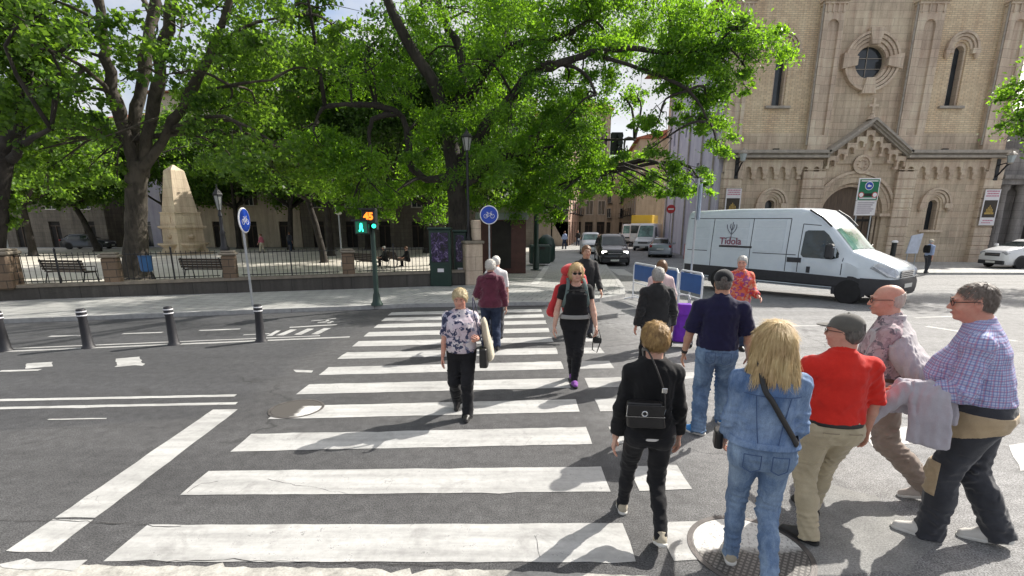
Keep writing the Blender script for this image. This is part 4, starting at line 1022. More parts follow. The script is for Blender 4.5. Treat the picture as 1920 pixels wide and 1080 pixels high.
# stone gate pillar with a tall lantern, poster boards, kiosk
gp = fence_at(886)
o = thing('gate_pillar', 'pale stone gate pillar carrying a tall black lantern beside the kiosk', 'pillar', (gp.x, gp.y, .05), fang)
b = MB(); b.box(-.32, .32, -.32, .32, -.2, 1.42, bev=.04); b.build('shaft', M_STL, o)
b = MB(); b.box(-.37, .37, -.37, .37, 1.421, 1.52, bev=.02); b.build('cap', M_PILC, o)
b = MB(); b.box(.02, .30, -.2, .2, 1.521, 2.25, bev=.03); b.build('block', M_STL, o)
lantern_post(gp.x - .12, gp.y + .1, 1.56, 3.55, 'tall black lantern post on the pale stone gate pillar', 1.0, 'dark')
def posterboard(px0, px1, Y, z1, label, seed):
    a, b = PD(px0, 520, Y), PD(px1, 520, Y); W = b.x - a.x
    z0 = gz(Y) + .1; o = thing('poster_board', label, 'poster board', ((a.x + b.x) / 2, Y, z0)); H = z1 - z0; rg = random.Random(seed)
    m = MB(); m.box(-W / 2, W / 2, -.16, .16, 0, H - .08, bev=.02); m.build('cabinet', M_GRN, o)
    m = MB(); m.box(-W / 2 - .04, W / 2 + .04, -.2, .2, H - .079, H, bev=.02); m.build('hood', M_GRN, o)
    t = NT('poster_print_%d' % seed); v = t.coord('Object', (3, 3, 3)); n = t.noise(v, 1.6, 5, .7, 1.5)
    t.color(t.ramp(n, [(.46, (.010, .009, .016)), (.56, (.05, .028, .10)), (.64, (.24, .19, .34)), (.74, (.6, .58, .64))])); t.set(Roughness=.25)
    m = MB(); m.box(-W / 2 + .08, W / 2 - .08, -.175, -.16, H * .42, H - .18); m.build('poster', t.m, o)
    m = MB(); m.box(-.1, .12, -.172, -.16, H * .25, H * .31); m.build('sticker', M_BAN, o)
posterboard(808, 847, 17.9, 2.05, 'dark green poster board with purple posters left of the gate pillar', 3)
posterboard(853, 876, 18.7, 1.95, 'narrow poster board with purple print between the gate pillar and its twin', 5)
KY = 24.5; ka, kb_ = PD(903, 480, KY), PD(986, 480, KY); kz = gz(KY) + .1
o = thing('kiosk', 'dark brown wooden kiosk with a grey canopy under the trees', 'kiosk', ((ka.x + kb_.x) / 2, KY, kz)); W = kb_.x - ka.x; kh = PD(940, 398, KY).z - kz
M_KB = mat('kiosk_red_brown', (.085, .03, .022), .5, .25, 3, .1, 30)
m = MB(); m.box(-W / 2, W / 2, 0, 1.9, 0, kh - .35); m.build('body', M_KB, o)
m = MB(); m.box(-W / 2 + .5, W / 2 - .72, -.03, .0, .25, kh - .4); m.build('shutter', M_DARK, o)
m = MB(); m.box(-W / 2 - .25, W / 2 + .1, -.35, 2.1, kh - .349, kh - .02, bev=.04); m.build('canopy', mat('kiosk_canopy_grey', (.25, .28, .28), .6, .15), o)
m = MB(); m.lathe([(1.2, kh - .02), (.9, kh + .25), (.25, kh + .55), (.12, kh + .6)], (0, .9, 0), 8); m.build('roof', M_LEAD, o)
m = MB(); m.box(-W / 2 + .35, -W / 2 + .85, -.36, -.355, kh - .28, kh - .1); m.build('signboard', M_WHT, o)

# round cycle-route signs
M_BLUE = mat('sign_blue', (.012, .06, .42), .35, .06, 3, 0); M_SGW = mat('sign_white', (.80, .80, .82), .4, .03, 3, 0); M_SGR = mat('sign_red', (.45, .015, .02), .4, .05, 3, 0)
def bike_icon(mb, s, y):
    M = lambda x, z: (x * s, y, z * s)
    for cx in (-.34, .34):
        pts = [M(cx + .2 * math.cos(a), -.12 + .2 * math.sin(a)) for a in [k * 2 * math.pi / 16 for k in range(17)]]; mb.tube(pts, .022 * s / .3 * .3, 6)
    for pl in ([(-.34, -.12), (-.12, .17), (.2, .17), (.34, -.12)], [(-.12, .17), (0, -.14), (.2, .17)], [(-.34, -.12), (0, -.14)], [(-.18, .26), (-.12, .17)], [(-.28, .27), (-.1, .26)], [(.2, .17), (.17, .29), (.3, .31)]):
        mb.tube([M(*p) for p in pl], .024 * s, 6)
def round_sign(x, y, z0, h, r, rz, label, cat='road sign', kind='bike', lean=0.0, name='cycle_sign'):
    o = thing(name, label, cat, (x, y, z0), rz)
    m = MB(); m.tube([(0, .05, 0), (lean, .05, h + r * .8)], .03, 10); m.build('post', M_STEEL, o)
    m = MB(); M = Matrix.Translation((lean, 0, h)) @ Matrix.Rotation(math.pi / 2, 4, 'X')
    m.lathe([(r * .93, -.016), (r, -.008), (r, .012), (r * .95, .02)], n=40, M=M); d = m.build('disc', M_SGW if kind == 'bike' else M_SGR, o)
    m = MB(); m.lathe([(r * .90, .0205), (r * .9, .0245)], n=40, M=M)
    if kind == 'bike':
        m.build('face', M_BLUE, o); m = MB(); bike_icon(m, r * 1.05, -.028); m.v = [(a + lean, b, c + h) for a, b, c in m.v]; m.build('bicycle_symbol', M_SGW, o)
    else:
        m.build('face', M_SGR, o); m = MB(); m.box(lean - r * .62, lean + r * .62, -.03, -.0246, h - r * .15, h + r * .15); m.build('bar', M_SGW, o)
    m = MB(); m.box(lean - .05, lean + .05, .02, .09, h - .12, h - .08); m.box(lean - .05, lean + .05, .02, .09, h + .08, h + .12); m.build('bracket', M_STEEL, o)
    return o
v = P(478, 573, .1); hh = PD(467, 413, v.y); round_sign(v.x, v.y, v.z, hh.z - v.z, .31, R(94), 'blue round cycle sign on a leaning grey post, seen nearly edge on', lean=-.03)
Yq = 17.2; v = PD(918, 500, Yq); hh = PD(916, 403, Yq); zb = gz(Yq) + .1
round_sign(v.x, Yq, zb, hh.z - zb, .31, R(4), 'blue round cycle sign facing the crossing in front of the kiosk')
Yn = 40.0; hh = PD(1258, 392, Yn); zb = gz(Yn); round_sign(hh.x, Yn, zb, hh.z - zb, .33, R(-14), 'red no entry sign with a white bar against the lilac wall', kind='no', name='no_entry_sign')
# edge-on panel sign by the barriers
v = P(1291, 572); zt = PD(1291, 372, v.y); o = thing('panel_sign', 'tall pale sign panel seen edge on, on a thin pole by the barriers', 'road sign', (v.x, v.y, 0), R(78))
m = MB(); m.tube([(0, 0, 0), (0, 0, zt.z + .5)], .028, 10); m.build('post', M_STEEL, o)
m = MB(); m.box(-.32, .32, -.06, -.03, zt.z - .55, zt.z + .35, bev=.01); m.build('panel', mat('sign_pale_blue', (.42, .50, .62), .4), o)
# bollards
M_BOL = mat('bollard_rubber', (.022, .022, .026), .55, .25, 6, .15, 60)
def bollard(x, y, label, tilt=0.0):
    o = thing('bollard', label, 'bollard', (x, y, 0), 0, 'rubber bollards along the cycle lane'); o.rotation_euler = (0, tilt, 0)
    b = MB(); b.lathe([(.115, 0), (.11, .015), (.085, .05), (.074, .30), (.064, .54), (.076, .58), (.076, .67), (.064, .71), (.025, .72)], n=18); b.build('body', M_BOL, o, smooth='auto')
    for z in (.585, .655):
        b = MB(); b.lathe([(.077, z), (.0785, z + .004), (.0785, z + .016), (.077, z + .02)], n=18); b.build('reflective_band', M_SGW, o)
for (x, y), lab, tl in (((-8.95, 8.49), 'black rubber bollard cut off at the left picture edge', -.01), ((-7.67, 8.72), 'black rubber bollard second from the left picture edge', -.02), ((-6.28, 8.96), 'black rubber bollard standing alone between two others mid lane', -.02), ((-4.79, 9.22), 'black rubber bollard just in front of the oblique cycle sign post', 0.01)): bollard(x, y, lab, tl)
# pedestrian signal with countdown
M_SIG = mat('signal_housing', (.012, .014, .014), .5, .2, 6, .05, 50)
v = P(707, 572, .1); o = thing('pedestrian_signal', 'dark green pedestrian signal pole showing a green man and an orange 45', 'traffic light', v)
zt = PD(700, 395, v.y).z - v.z
b = MB(); b.lathe([(.16, 0), (.15, .04), (.11, .10), (.085, .28), (.065, .34), (.06, zt)], n=14); b.build('pole', M_GRN, o, smooth='auto')
def emis(name, c, s, dark=(.01, .01, .01)): return mat(name, dark, .4, .1, 3, 0, emit=c + (s,))
x_ = PD(697, 407, v.y).x - v.x; zc_ = PD(697, 407, v.y).z - v.z
b = MB(); b.box(x_ - .17, x_ + .17, -.3, -.06, zc_ - .17, zc_ + .2, bev=.02); b.box(x_ - .20, x_ + .20, -.42, -.28, zc_ + .17, zc_ + .21); cd = b.build('countdown_box', M_SIG, o)
text_mesh('45', .23, (x_, -.305, zc_ + .01), (math.pi / 2, 0, 0), emis('amber_digits', (1, .20, .015), 1.6), cd, 'digits', bold=.012)
x2 = PD(684, 426, v.y).x - v.x; z2 = PD(684, 426, v.y).z - v.z
b = MB(); b.box(x2 - .17, x2 + .17, -.3, -.05, z2 - .17, z2 + .17, bev=.02); b.cyl((x2, -.15, z2), (0, 0, z2), .03); b.box(x2 - .2, x2 + .2, -.44, -.28, z2 + .15, z2 + .19); hd = b.build('signal_head', M_SIG, o)
b = MB(); b.lathe([(.02, .07), (.03, .095), (.018, .12)], (x2, -.31, z2 - .02), 8); b.box(x2 - .035, x2 + .03, -.33, -.305, z2 - .03, z2 + .05); b.tube([(x2 - .02, -.315, z2 - .03), (x2 - .05, -.315, z2 - .10)], .016, 6); b.tube([(x2 + .02, -.315, z2 - .03), (x2 + .04, -.315, z2 - .10)], .016, 6); b.build('green_man', emis('green_signal', (.03, 1.0, .55), 3.0), hd)
b = MB(); b.box(x2 - .14, x2 + .14, -.3035, -.3, z2 - .14, z2 + .14); b.build('lens', emis('green_lens', (.01, .45, .25), .12), hd)
b = MB(); b.box(x2 + .2, x2 + .34, -.14, .06, z2 - .06, z2 + .10, bev=.015); sb = b.build('second_head', M_SIG, o)
b = MB(); b.lathe([(.05, 0), (.05, .01)], (0, 0, 0), 16, Matrix.Translation((x2 + .27, -.141, z2 + .03)) @ Matrix.Rotation(math.pi / 2, 4, 'X')); b.build('lens', emis('green_signal_small', (.02, .8, .45), 3.0), sb)
# overhead signal on a long arm
Ym = 27.0; mb0 = PD(1005, 497, Ym); zb = gz(Ym) + .1
o = thing('overhead_signal', 'black overhead traffic signal hung from a long arm over the street', 'traffic light', (mb0.x, Ym, zb))
hx, hz = PD(1157, 270, Ym).x - mb0.x, PD(1157, 270, Ym).z - zb; az = PD(1140, 262, Ym).z - zb
b = MB(); b.lathe([(.3, 0), (.3, .04), (.17, .08), (.16, 1.2), (.13, 1.25), (.11, az - 2)], n=14); b.tube([(0, 0, az - 2.05), (.05, 0, az - 1.2), (.4, 0, az - .4), (1.2, 0, az - .12), (hx - .25, 0, az)], [.11, .10, .09, .07, .05], 10); b.build('mast', M_GRN, o, smooth='auto')
b = MB(); b.box(hx - .33, hx + .27, -.12, .14, hz - .52, hz + .55, bev=.03); b.build('backplate', M_SIG, o)
for k in (-1, 0, 1):
    b = MB(); b.tube([(hx + .1, -.12, hz + .33 * k), (hx + .1, -.36, hz + .33 * k + .01)], [.13, .14], 14); b.build('visor', M_SIG, o)
b = MB(); b.box(hx + .05, hx + .12, -.135, -.12, hz - .4, hz + .42); b.build('side_strip', M_SGW, o)  # white strip painted on for the lit side of the housing

# benches, obelisk, bins
M_WD = mat('dark_bench_wood', (.05, .032, .022), .6, .3, 4, .15, 40, stretch=(.3, 4, 4))
def bench(x, y, rz, label, L_=1.9):
    o = thing('park_bench', label, 'bench', (x, y, gz(y) + .106), rz, 'benches in the plaza')
    b = MB()
    for k in range(4): b.box(-L_ / 2, L_ / 2, -.22 + k * .115, -.125 + k * .115, .42, .45)
    b.build('seat', M_WD, o)
    b = MB()
    for k in range(4): b.box(-L_ / 2, L_ / 2, .26 + k * .025, .285 + k * .025, .50 + k * .10, .585 + k * .10)
    b.build('backrest', M_WD, o)
    for sx in (-L_ / 2 + .12, L_ / 2 - .12):
        b = MB(); b.tube([(sx, -.28, 0), (sx, -.22, .4), (sx, .22, .41), (sx, .28, .5), (sx, .40, .92)], .022, 6); b.tube([(sx, .34, 0), (sx, .22, .41)], .022, 6); b.tube([(sx, -.22, .41), (sx, -.24, .62), (sx, .30, .64)], .018, 6); b.build('leg', M_BLK, o)
    return o
def bench_px(px, py, rz, label, L_=1.9): v = P(px, py, .1); return bench(v.x, v.y, rz, label, L_)
bench_px(138, 530, R(172), 'dark slatted bench behind the railing nearest the left edge')
bench_px(392, 524, R(175), 'dark slatted bench partly behind the lamp pillar')
bench_px(692, 505, R(150), 'dark bench in shade just right of the signal pole', 1.6)
bench_px(745, 500, R(120), 'dark bench in the plaza with two people resting', 1.9)
OY = 42.0; ob = PD(349, 475, OY); zb = gz(OY) + .1
o = thing('obelisk_monument', 'pale stone obelisk fountain monument in the sunny plaza', 'monument', (ob.x, OY, zb), R(-28)); o.scale = (.84, .84, .77)
M_OB = m_blocks('obelisk_stone', (.60, .50, .36), (.54, .45, .32), (.38, .31, .22), 1.4, .7, .012, .5)
def sq(b, z0, h0, z1, h1):
    v = [(-h0, -h0, z0), (h0, -h0, z0), (h0, h0, z0), (-h0, h0, z0), (-h1, -h1, z1), (h1, -h1, z1), (h1, h1, z1), (-h1, h1, z1)]
    b.add(v, [(3, 2, 1, 0), (4, 5, 6, 7), (0, 1, 5, 4), (1, 2, 6, 5), (2, 3, 7, 6), (3, 0, 4, 7)])
b = MB(); sq(b, 0, 1.75, .25, 1.75); sq(b, .25, 1.45, .6, 1.4); sq(b, .6, 1.3, 2.7, 1.25); b.build('pedestal', M_OB, o)
b = MB(); sq(b, 2.7, 1.35, 2.85, 1.5); sq(b, 2.85, 1.5, 3.0, 1.5); sq(b, 3.0, 1.3, 4.3, 1.2); sq(b, 4.3, 1.27, 4.42, 1.27); b.build('die', M_OB, o)
b = MB(); sq(b, 4.42, 1.08, 8.6, .62); sq(b, 8.6, .62, 9.2, .05); b.build('shaft', M_OB, o)
for k in range(4):
    b = MB(); b.lathe([(.5, .3), (.62, .75), (.95, 1.0), (1.05, 1.1), (1.05, 1.22), (.9, 1.2), (.55, 1.05)], (0, 0, 0), 16, Matrix.Rotation(k * math.pi / 2, 4, 'Z') @ Matrix.Translation((0, -1.3, 0))); b.build('basin', M_OB, o)
    b = MB(); M = Matrix.Rotation(k * math.pi / 2, 4, 'Z'); b.lathe([(.02, -.25), (.3, -.1), (.34, .1), (.02, .3)], (0, 0, 0), 10, M @ Matrix.Translation((0, -1.28, 1.9))); b.build('mask', M_OB, o); b = MB(); b.box(-.55, .55, -1.32, -1.2, 3.3, 3.95, M); b.build('relief', M_OB, o)
for k, (px, py, lab) in enumerate(((1012, 478, 'dark green recycling container beside the signal mast'), (1024, 470, 'rounded green bottle bank behind the recycling container'))):
    Yb = 31 + k * 3; v = PD(px, 470, Yb); zb = gz(Yb) + .1
    o = thing('recycling_bin', lab, 'container', (v.x, Yb, zb)); b = MB()
    if k: b.lathe([(.5, 0), (.62, .2), (.62, 1.1), (.5, 1.5), (.25, 1.75), (.05, 1.8)], n=16)
    else: b.box(-.65, .65, -.5, .5, .12, 1.25, bev=.08)
    b.build('body', M_GRN, o, smooth='auto' if k else False)
    b = MB(); b.box(-.3, .3, -.66 if k else -.53, -.5, 1.0, 1.15); b.build('slot', M_DARK, o)
# blue and white crowd barriers
M_BARW = mat('barrier_white_tube', (.70, .72, .74), .35, .06, 3, 0); M_BARB = mat('barrier_blue_panel', (.03, .10, .30), .4, .15, 3, .05)
def barrier(a, b, label):
    a, b = Vector(a), Vector(b); d = b - a; L_ = d.length; o = thing('crowd_barrier', label, 'barrier', (a.x, a.y, gz(a.y)), math.atan2(d.y, d.x), 'blue and white barriers behind the crossing')
    z0, z1 = .12, 1.08; m = MB(); m.tube([(0, 0, 0), (0, 0, z1 - .08), (.08, 0, z1), (L_ - .08, 0, z1), (L_, 0, z1 - .08), (L_, 0, 0)], .024, 8); m.tube([(0, 0, .5), (L_, 0, .5)], .018, 8); m.tube([(0, 0, z0), (L_, 0, z0)], .018, 8); m.build('frame', M_BARW, o)
    m = MB(); m.box(.05, L_ - .05, -.012, .012, .60, z1 - .05); m.build('panel', M_BARB, o)
    for x in (.04, L_ - .04):
        m = MB(); m.tube([(x, -.28, .02), (x, 0, .06), (x, .28, .02)], .02, 6); m.build('foot', M_BARW, o)
bq = lambda px, py: tuple(P(px, py).xy)
barrier(bq(1186, 560), bq(1226, 572), 'blue panelled white barrier at the left end of its row')
barrier(bq(1228, 573), bq(1266, 586), 'blue panelled white barrier in the middle behind the grey haired man')
barrier(bq(1270, 587), bq(1311, 601), 'blue panelled white barrier at the right end beside the thin sign pole')
# green access-control sign in front of the church portal
Yg = 27.5; a = PD(1612, 330, Yg); b_ = PD(1652, 330, Yg); zt = PD(1632, 334, Yg).z; zm = PD(1632, 376, Yg).z; zl = PD(1632, 404, Yg).z; W = b_.x - a.x
o = thing('information_sign', 'green and white traffic sign board standing before the church portal', 'sign', ((a.x + b_.x) / 2, Yg, gz(Yg) + .1)); zb = gz(Yg) + .1
m = MB(); m.box(-W / 2, W / 2, -.03, .03, zm - zb, zt - zb, bev=.01); m.build('green_panel', M_SGW, o)
m = MB(); m.box(-W / 2 + .05, W / 2 - .05, -.036, -.03, zm - zb + .03, zt - zb - .06); m.build('green_field', mat('sign_green', (.0, .16, .075), .4, .05), o)
m = MB(); m.box(-W / 2, W / 2 - .02, -.03, .03, zl - zb, zm - zb - .02, bev=.01); m.build('white_panel', M_BAN, o)
Mx = Matrix.Rotation(math.pi / 2, 4, 'X'); zc = (zm + zt) / 2 - zb
m = MB(); m.lathe([(.22, 0), (.22, .01)], n=24, M=Matrix.Translation((0, -.037, zc + .18)) @ Mx); d = m.build('camera_symbol', M_SGW, o)
m = MB(); m.lathe([(.19, .0105), (.19, .013)], n=24, M=Matrix.Translation((0, -.037, zc + .18)) @ Mx); m.build('symbol_field', M_BLUE, d)
m = MB(); m.box(-.09, .05, -.056, -.0505, zc + .12, zc + .22); m.box(.05, .11, -.056, -.0505, zc + .14, zc + .2); m.box(-.05, -.02, -.056, -.0505, zc + .22, zc + .27); m.build('camera_icon', M_SGW, d)
for sx in (-1, 1):
    m = MB(); m.lathe([(.15, 0), (.15, .01)], n=20, M=Matrix.Translation((sx * .36, -.037, zc - .28)) @ Mx); d = m.build('ban_symbol', M_SGR, o)
    m = MB(); m.lathe([(.11, .0105), (.11, .013)], n=20, M=Matrix.Translation((sx * .36, -.037, zc - .28)) @ Mx); m.build('ban_field', M_SGW, d)
m = MB(); m.box(-.2, .2, -.042, -.0365, zc - .36, zc - .2); m.build('plate_symbol', M_DARK, o)
for zz in (zt - zb - .14, zm - zb + .12): m = MB(); m.box(-W / 2 + .12, W / 2 - .12, -.04, -.0365, zz - .03, zz + .025); m.build('caption_line', M_SGW, o)
m = MB()
for k in range(6): m.box(-W / 2 + .1, W / 2 - .14 - (k % 3) * .08, -.035, -.03, zm - zb - .14 - k * .105, zm - zb - .10 - k * .105)
m.build('small_print', mat('print_grey', (.25, .2, .26), .6), o)
m = MB(); m.tube([(-.4, .06, 0), (-.4, .06, zt - zb)], .035, 8); m.build('post', M_STEEL, o)
m = MB(); m.tube([(.4, .06, 0), (.4, .06, zt - zb)], .035, 8); m.build('post', M_STEEL, o)
# pale A-panel and slim bollards by the church
Yg = 30.5; v = PD(1712, 470, Yg); zb = gz(Yg) + .1; o = thing('notice_panel', 'pale blue leaning notice panel by the church wall left of the walker', 'notice board', (v.x, Yg, zb))
m = MB(); m.prism([(-.42, .75), (.28, .75), (.42, 1.95), (-.25, 1.8)], -.03, .03, back=True); m.build('panel', mat('notice_pale_blue', (.50, .55, .66), .5), o)
m = MB(); m.tube([(-.3, 0, 0), (-.3, 0, .8)], .03, 8); m.tube([(.2, 0, 0), (.2, 0, .8)], .03, 8); m.build('stand', M_STEEL, o)
v = PD(1675, 470, 29.0); o = thing('ashtray_post', 'short dark post with a pale top behind the van bonnet', 'post', (v.x, 29.0, gz(29) + .1))
m = MB(); m.lathe([(.16, 0), (.14, .1), (.13, 1.45)], n=14); m.build('body', M_SIG, o); m = MB(); m.lathe([(.16, 1.45), (.17, 1.52), (.1, 1.58)], n=14); m.build('top', M_SGW, o)
# blue waste bin strapped to the plane tree
v = PD(274, 496, 18.9); o = thing('litter_bin', 'small blue litter bin at the foot of the plane tree', 'litter bin', (v.x, 18.9, gz(18.9) + .1))
m = MB(); m.lathe([(.14, .45), (.2, .5), (.22, 1.0), (.24, 1.05)], n=14); m.build('bucket', mat('bin_blue', (.03, .12, .30), .5), o); m = MB(); m.tube([(0, .2, 0), (0, .2, 1.1)], .03, 8); m.build('post', M_SIG, o)

# ================================================================== vehicles
def m_carpaint(name, c, metal=0.0, rough=.28):
    t = NT(name); v = t.coord('Object')
    n = t.noise(v, 1.2, 4); d = t.noise(v, 7, 5, .7)
    cc = t.mix(.25, t.ramp(n, [(.3, tuple(x * .93 for x in c)), (.7, c)]), t.ramp(d, [(.3, .36), (.7, .6)]), 'OVERLAY')
    t.color(cc); t.set(Roughness=rough, Metallic=metal, Coat_Weight=.6, Coat_Roughness=.08)
    return t.m
M_TYRE = mat('tyre_rubber', (.016, .016, .017), .8, .2, 9, .2, 60); M_RIM = mat('wheel_silver', (.35, .35, .36), .35, .1, 5, .05, 50, .8); M_RIMD = mat('wheel_dark_steel', (.17, .17, .175), .45, .3, 5, .1, 50, .5)
M_CLAD = mat('black_bumper_plastic', (.028, .029, .033), .55, .2, 6, .12, 90); M_CGL = m_glass('car_glass', (.012, .018, .018), .06); M_HL = mat('headlamp_lens', (.48, .50, .52), .12, .25, 8, 0, 40, .3)
def m_wind():
    t = NT('windscreen_glass'); v = t.coord('Object', (1, 1, 1))
    t.color(t.ramp(t.noise(v, 1.6, 4, .6, .8), [(.35, (.02, .05, .045)), (.62, (.10, .22, .19)), (.75, (.25, .36, .34))])); t.set(Roughness=.08); return t.m
M_WSC = m_wind(); M_TAIL = mat('tail_lamp_red', (.30, .012, .015), .25, .2, 5, 0); M_PLATE = mat('number_plate', (.62, .62, .58), .5, .05, 5, 0); M_SEAM = mat('panel_seam', (.045, .05, .06), .8, .1, 3, 0); M_CHR = mat('bright_trim', (.55, .56, .58), .2, .1, 5, 0, 40, .9)

class Veh:
    def __init__(s, name, label, cat, loc, head, st, paint, group=None):
        """st: stations (x, z_bottom, z_top, w_low, w_belt, z_belt, w_top, rc), x decreasing from the nose"""
        s.o = thing(name, label, cat, loc, head, group); s.st = st; s.paint = paint
    def at(s, x):
        st = s.st
        if x >= st[0][0]: return st[0]
        for a, b in zip(st, st[1:]):
            if a[0] >= x >= b[0]:
                t = (a[0] - x) / max(a[0] - b[0], 1e-6); return tuple(p + (q - p) * t for p, q in zip(a, b))
        return st[-1]
    def ring(s, q):
        x, zb, zt, wl, wb, zm, wt, rc = q; zm = min(zm, zt - .02)
        rc = min(rc, wt * .9, (zt - zb) * .45); c = [(wl - .06, zb), (wl, zb + .07), (wb, min(zm, zt - rc * 1.3)), (wt, zt - rc), (wt - rc * .12, zt - rc * .55), (wt - rc * .45, zt - rc * .16), (wt - rc, zt), (wt * .35, zt + .012)]
        return [(x, -y, z) for y, z in c] + [(x, y, z) for y, z in reversed(c)]
    def body(s, nm='body', sub=3):
        xs = [q[0] for q in s.st]; qs = []
        for a, b in zip(s.st, s.st[1:]):
            for k in range(sub): qs.append(tuple(p + (r - p) * k / sub for p, r in zip(a, b)))
        qs.append(s.st[-1]); m = MB(); n = 16; vs = [p for q in qs for p in s.ring(q)]
        fs = [(i * n + k, (i + 1) * n + k, (i + 1) * n + (k + 1) % n, i * n + (k + 1) % n) for i in range(len(qs) - 1) for k in range(n)]
        fs += [tuple(range(n)), tuple((len(qs) - 1) * n + k for k in reversed(range(n)))]
        m.add(vs, fs); b = m.build(nm, s.paint, s.o, smooth='auto'); s.b = b; return b
    def sy(s, x, z):
        r = s.ring(s.at(x))[:8]
        for a, b in zip(r, r[1:]):
            if a[2] <= z <= b[2]: t = (z - a[2]) / max(b[2] - a[2], 1e-6); return -(a[1] + (b[1] - a[1]) * t)
        return -r[2][1]
    def side(s, poly, m, name, parent=None, off=.006, sides=(-1, 1), th=.012, step=.12):
        """panel laid on the flank: polygon in (x,z), cut into a grid and wrapped on the body side"""
        import bmesh
        for sg in sides:
            bm = bmesh.new(); f = bm.faces.new([bm.verts.new((x, 0, z)) for x, z in poly])
            xs, zs = [p[0] for p in poly], [p[1] for p in poly]
            for lo, hi, no in ((min(xs), max(xs), (1, 0, 0)), (min(zs), max(zs), (0, 0, 1))):
                k = int((hi - lo) / step)
                for i in range(1, k + 1):
                    c = lo + (hi - lo) * i / (k + 1); bmesh.ops.bisect_plane(bm, geom=bm.verts[:] + bm.edges[:] + bm.faces[:], plane_co=[c * q for q in no], plane_no=no)
            for q in s.st:
                if min(xs) < q[0] < max(xs): bmesh.ops.bisect_plane(bm, geom=bm.verts[:] + bm.edges[:] + bm.faces[:], plane_co=(q[0], 0, 0), plane_no=(1, 0, 0))
            bm.normal_update()
            fl = [f for f in bm.faces if (f.normal.y > 0) != (sg > 0)]
            if fl: bmesh.ops.reverse_faces(bm, faces=fl)
            for v in bm.verts: v.co.y = sg * (s.sy(v.co.x, v.co.z) + off)
            r_ = bmesh.ops.extrude_face_region(bm, geom=bm.faces[:])
            # the original faces go inwards, the new ones stay proud
            new = set(g for g in r_['geom'] if isinstance(g, bmesh.types.BMVert))
            for v in bm.verts:
                if v not in new: v.co.y -= sg * (off + th)
            me = bpy.data.meshes.new(name); bm.to_mesh(me); bm.free(); me.materials.append(m)
            r = bpy.data.objects.new(name, me); col.objects.link(r); r.parent = parent or s.o
        return r
    def top(s, x0, x1, m, name, y0=-.86, y1=.86, off=.008, n=8):
        """glass on a sloping front or back between stations x0>x1"""
        vs = []
        for i in range(n + 1):
            q = s.at(x0 + (x1 - x0) * i / n); w = q[6] - q[7] * .35
            for k in range(9): y = (y0 + (y1 - y0) * k / 8) * w; vs.append((q[0] + off * .7, y, q[2] + .012 * (1 - abs(y) / max(w, .1)) + off - (q[7] * .10 if abs(y) > w * .84 else 0)))
        mb = MB(); mb.add(vs, [(i * 9 + k, i * 9 + k + 1, (i + 1) * 9 + k + 1, (i + 1) * 9 + k) for i in range(n) for k in range(8)]); return mb.build(name, m, s.o, smooth=True)
    def wheels(s, xs, r, w, track, rim, spokes=5):
        for x in xs:
            for sg in (-1, 1):
                M = Matrix.Translation((x, sg * (track + .028 - w / 2), r)) @ Matrix.Rotation(-sg * math.pi / 2, 4, 'X')
                t = MB(); t.lathe([(r * .62, -w / 2), (r * .9, -w / 2), (r * .985, -w * .36), (r, -w * .2), (r, w * .2), (r * .985, w * .36), (r * .9, w / 2), (r * .62, w / 2)], n=28, M=M); tw = t.build('wheel', M_TYRE, s.o, smooth='auto')
                t = MB(); t.lathe([(r * .10, w * .40), (r * .12, w * .44), (r * .30, w * .33), (r * .33, w * .22), (r * .56, w * .22), (r * .60, w * .47), (r * .635, w * .50), (r * .64, 0)], n=28, M=M)
                for k in range(spokes): t.box(-r * .07, r * .07, r * .2, r * .58, w * .22, w * .36, M @ Matrix.Rotation(k * 2 * math.pi / spokes, 4, 'Z'))
                t.build('rim', rim, tw)
                t = MB(); M2 = Matrix.Translation((x, sg * (track + .012), r)) @ Matrix.Rotation(math.pi / 2, 4, 'X')
                pl = arc(0, 0, r * 1.22, -.25, math.pi + .25, 20)
                t.prism([(x + a, r + b) for a, b in pl], -.002, .002, back=True)
                t.v = [(a, (s.sy(x, .55) + .004) * sg + b, c) for a, b, c in t.v]; t.build('wheel_arch', M_CLAD, s.o)

# --- long white panel van crossing the junction
fw = Vector((9.47, 13.89)); hd = math.radians(-55); fx, fy = math.cos(hd), math.sin(hd)
# near (right-hand) front wheel sits at local (-.98, -.9)
vx, vy = fw.x + .98 * fx + .9 * (-fy) * -1 * -1 * 0, fw.y
ox = fw.x - ((-.98) * fx - (-.9) * fy); oy = fw.y - ((-.98) * fy + (-.9) * fx)
M_VAN = m_carpaint('van_shade_tinted_white', (.60, .67, .72), 0, .32)  # sky-blue shade of the near side is mixed into the white
V = Veh('panel_van', 'long white high roofed panel van crossing the junction in front of the church', 'van', (ox, oy, -.03), hd,
        [(0, .42, .96, .72, .74, .7, .70, .10), (-.06, .40, 1.06, .86, .88, .75, .80, .14), (-.30, .38, 1.19, .93, .95, .80, .84, .16), (-.75, .36, 1.34, .98, 1.0, 1.0, .88, .18), (-1.08, .36, 1.47, 1.0, 1.01, 1.15, .86, .20),
         (-1.55, .36, 2.00, 1.0, 1.01, 1.2, .84, .24), (-1.75, .36, 2.20, 1.0, 1.01, 1.2, .86, .24), (-2.0, .36, 2.42, 1.0, 1.01, 1.2, .88, .24), (-2.28, .36, 2.60, 1.0, 1.01, 1.3, .90, .22), (-2.6, .36, 2.66, 1.0, 1.01, 1.4, .92, .20),
         (-4.5, .36, 2.68, 1.0, 1.01, 1.4, .92, .20), (-6.35, .36, 2.64, 1.0, 1.01, 1.4, .92, .20), (-6.42, .40, 2.58, .98, .99, 1.4, .90, .2)], M_VAN)
V.body()
ws = V.top(-1.10, -1.62, M_WSC, 'windscreen', -.90, .90, .010)
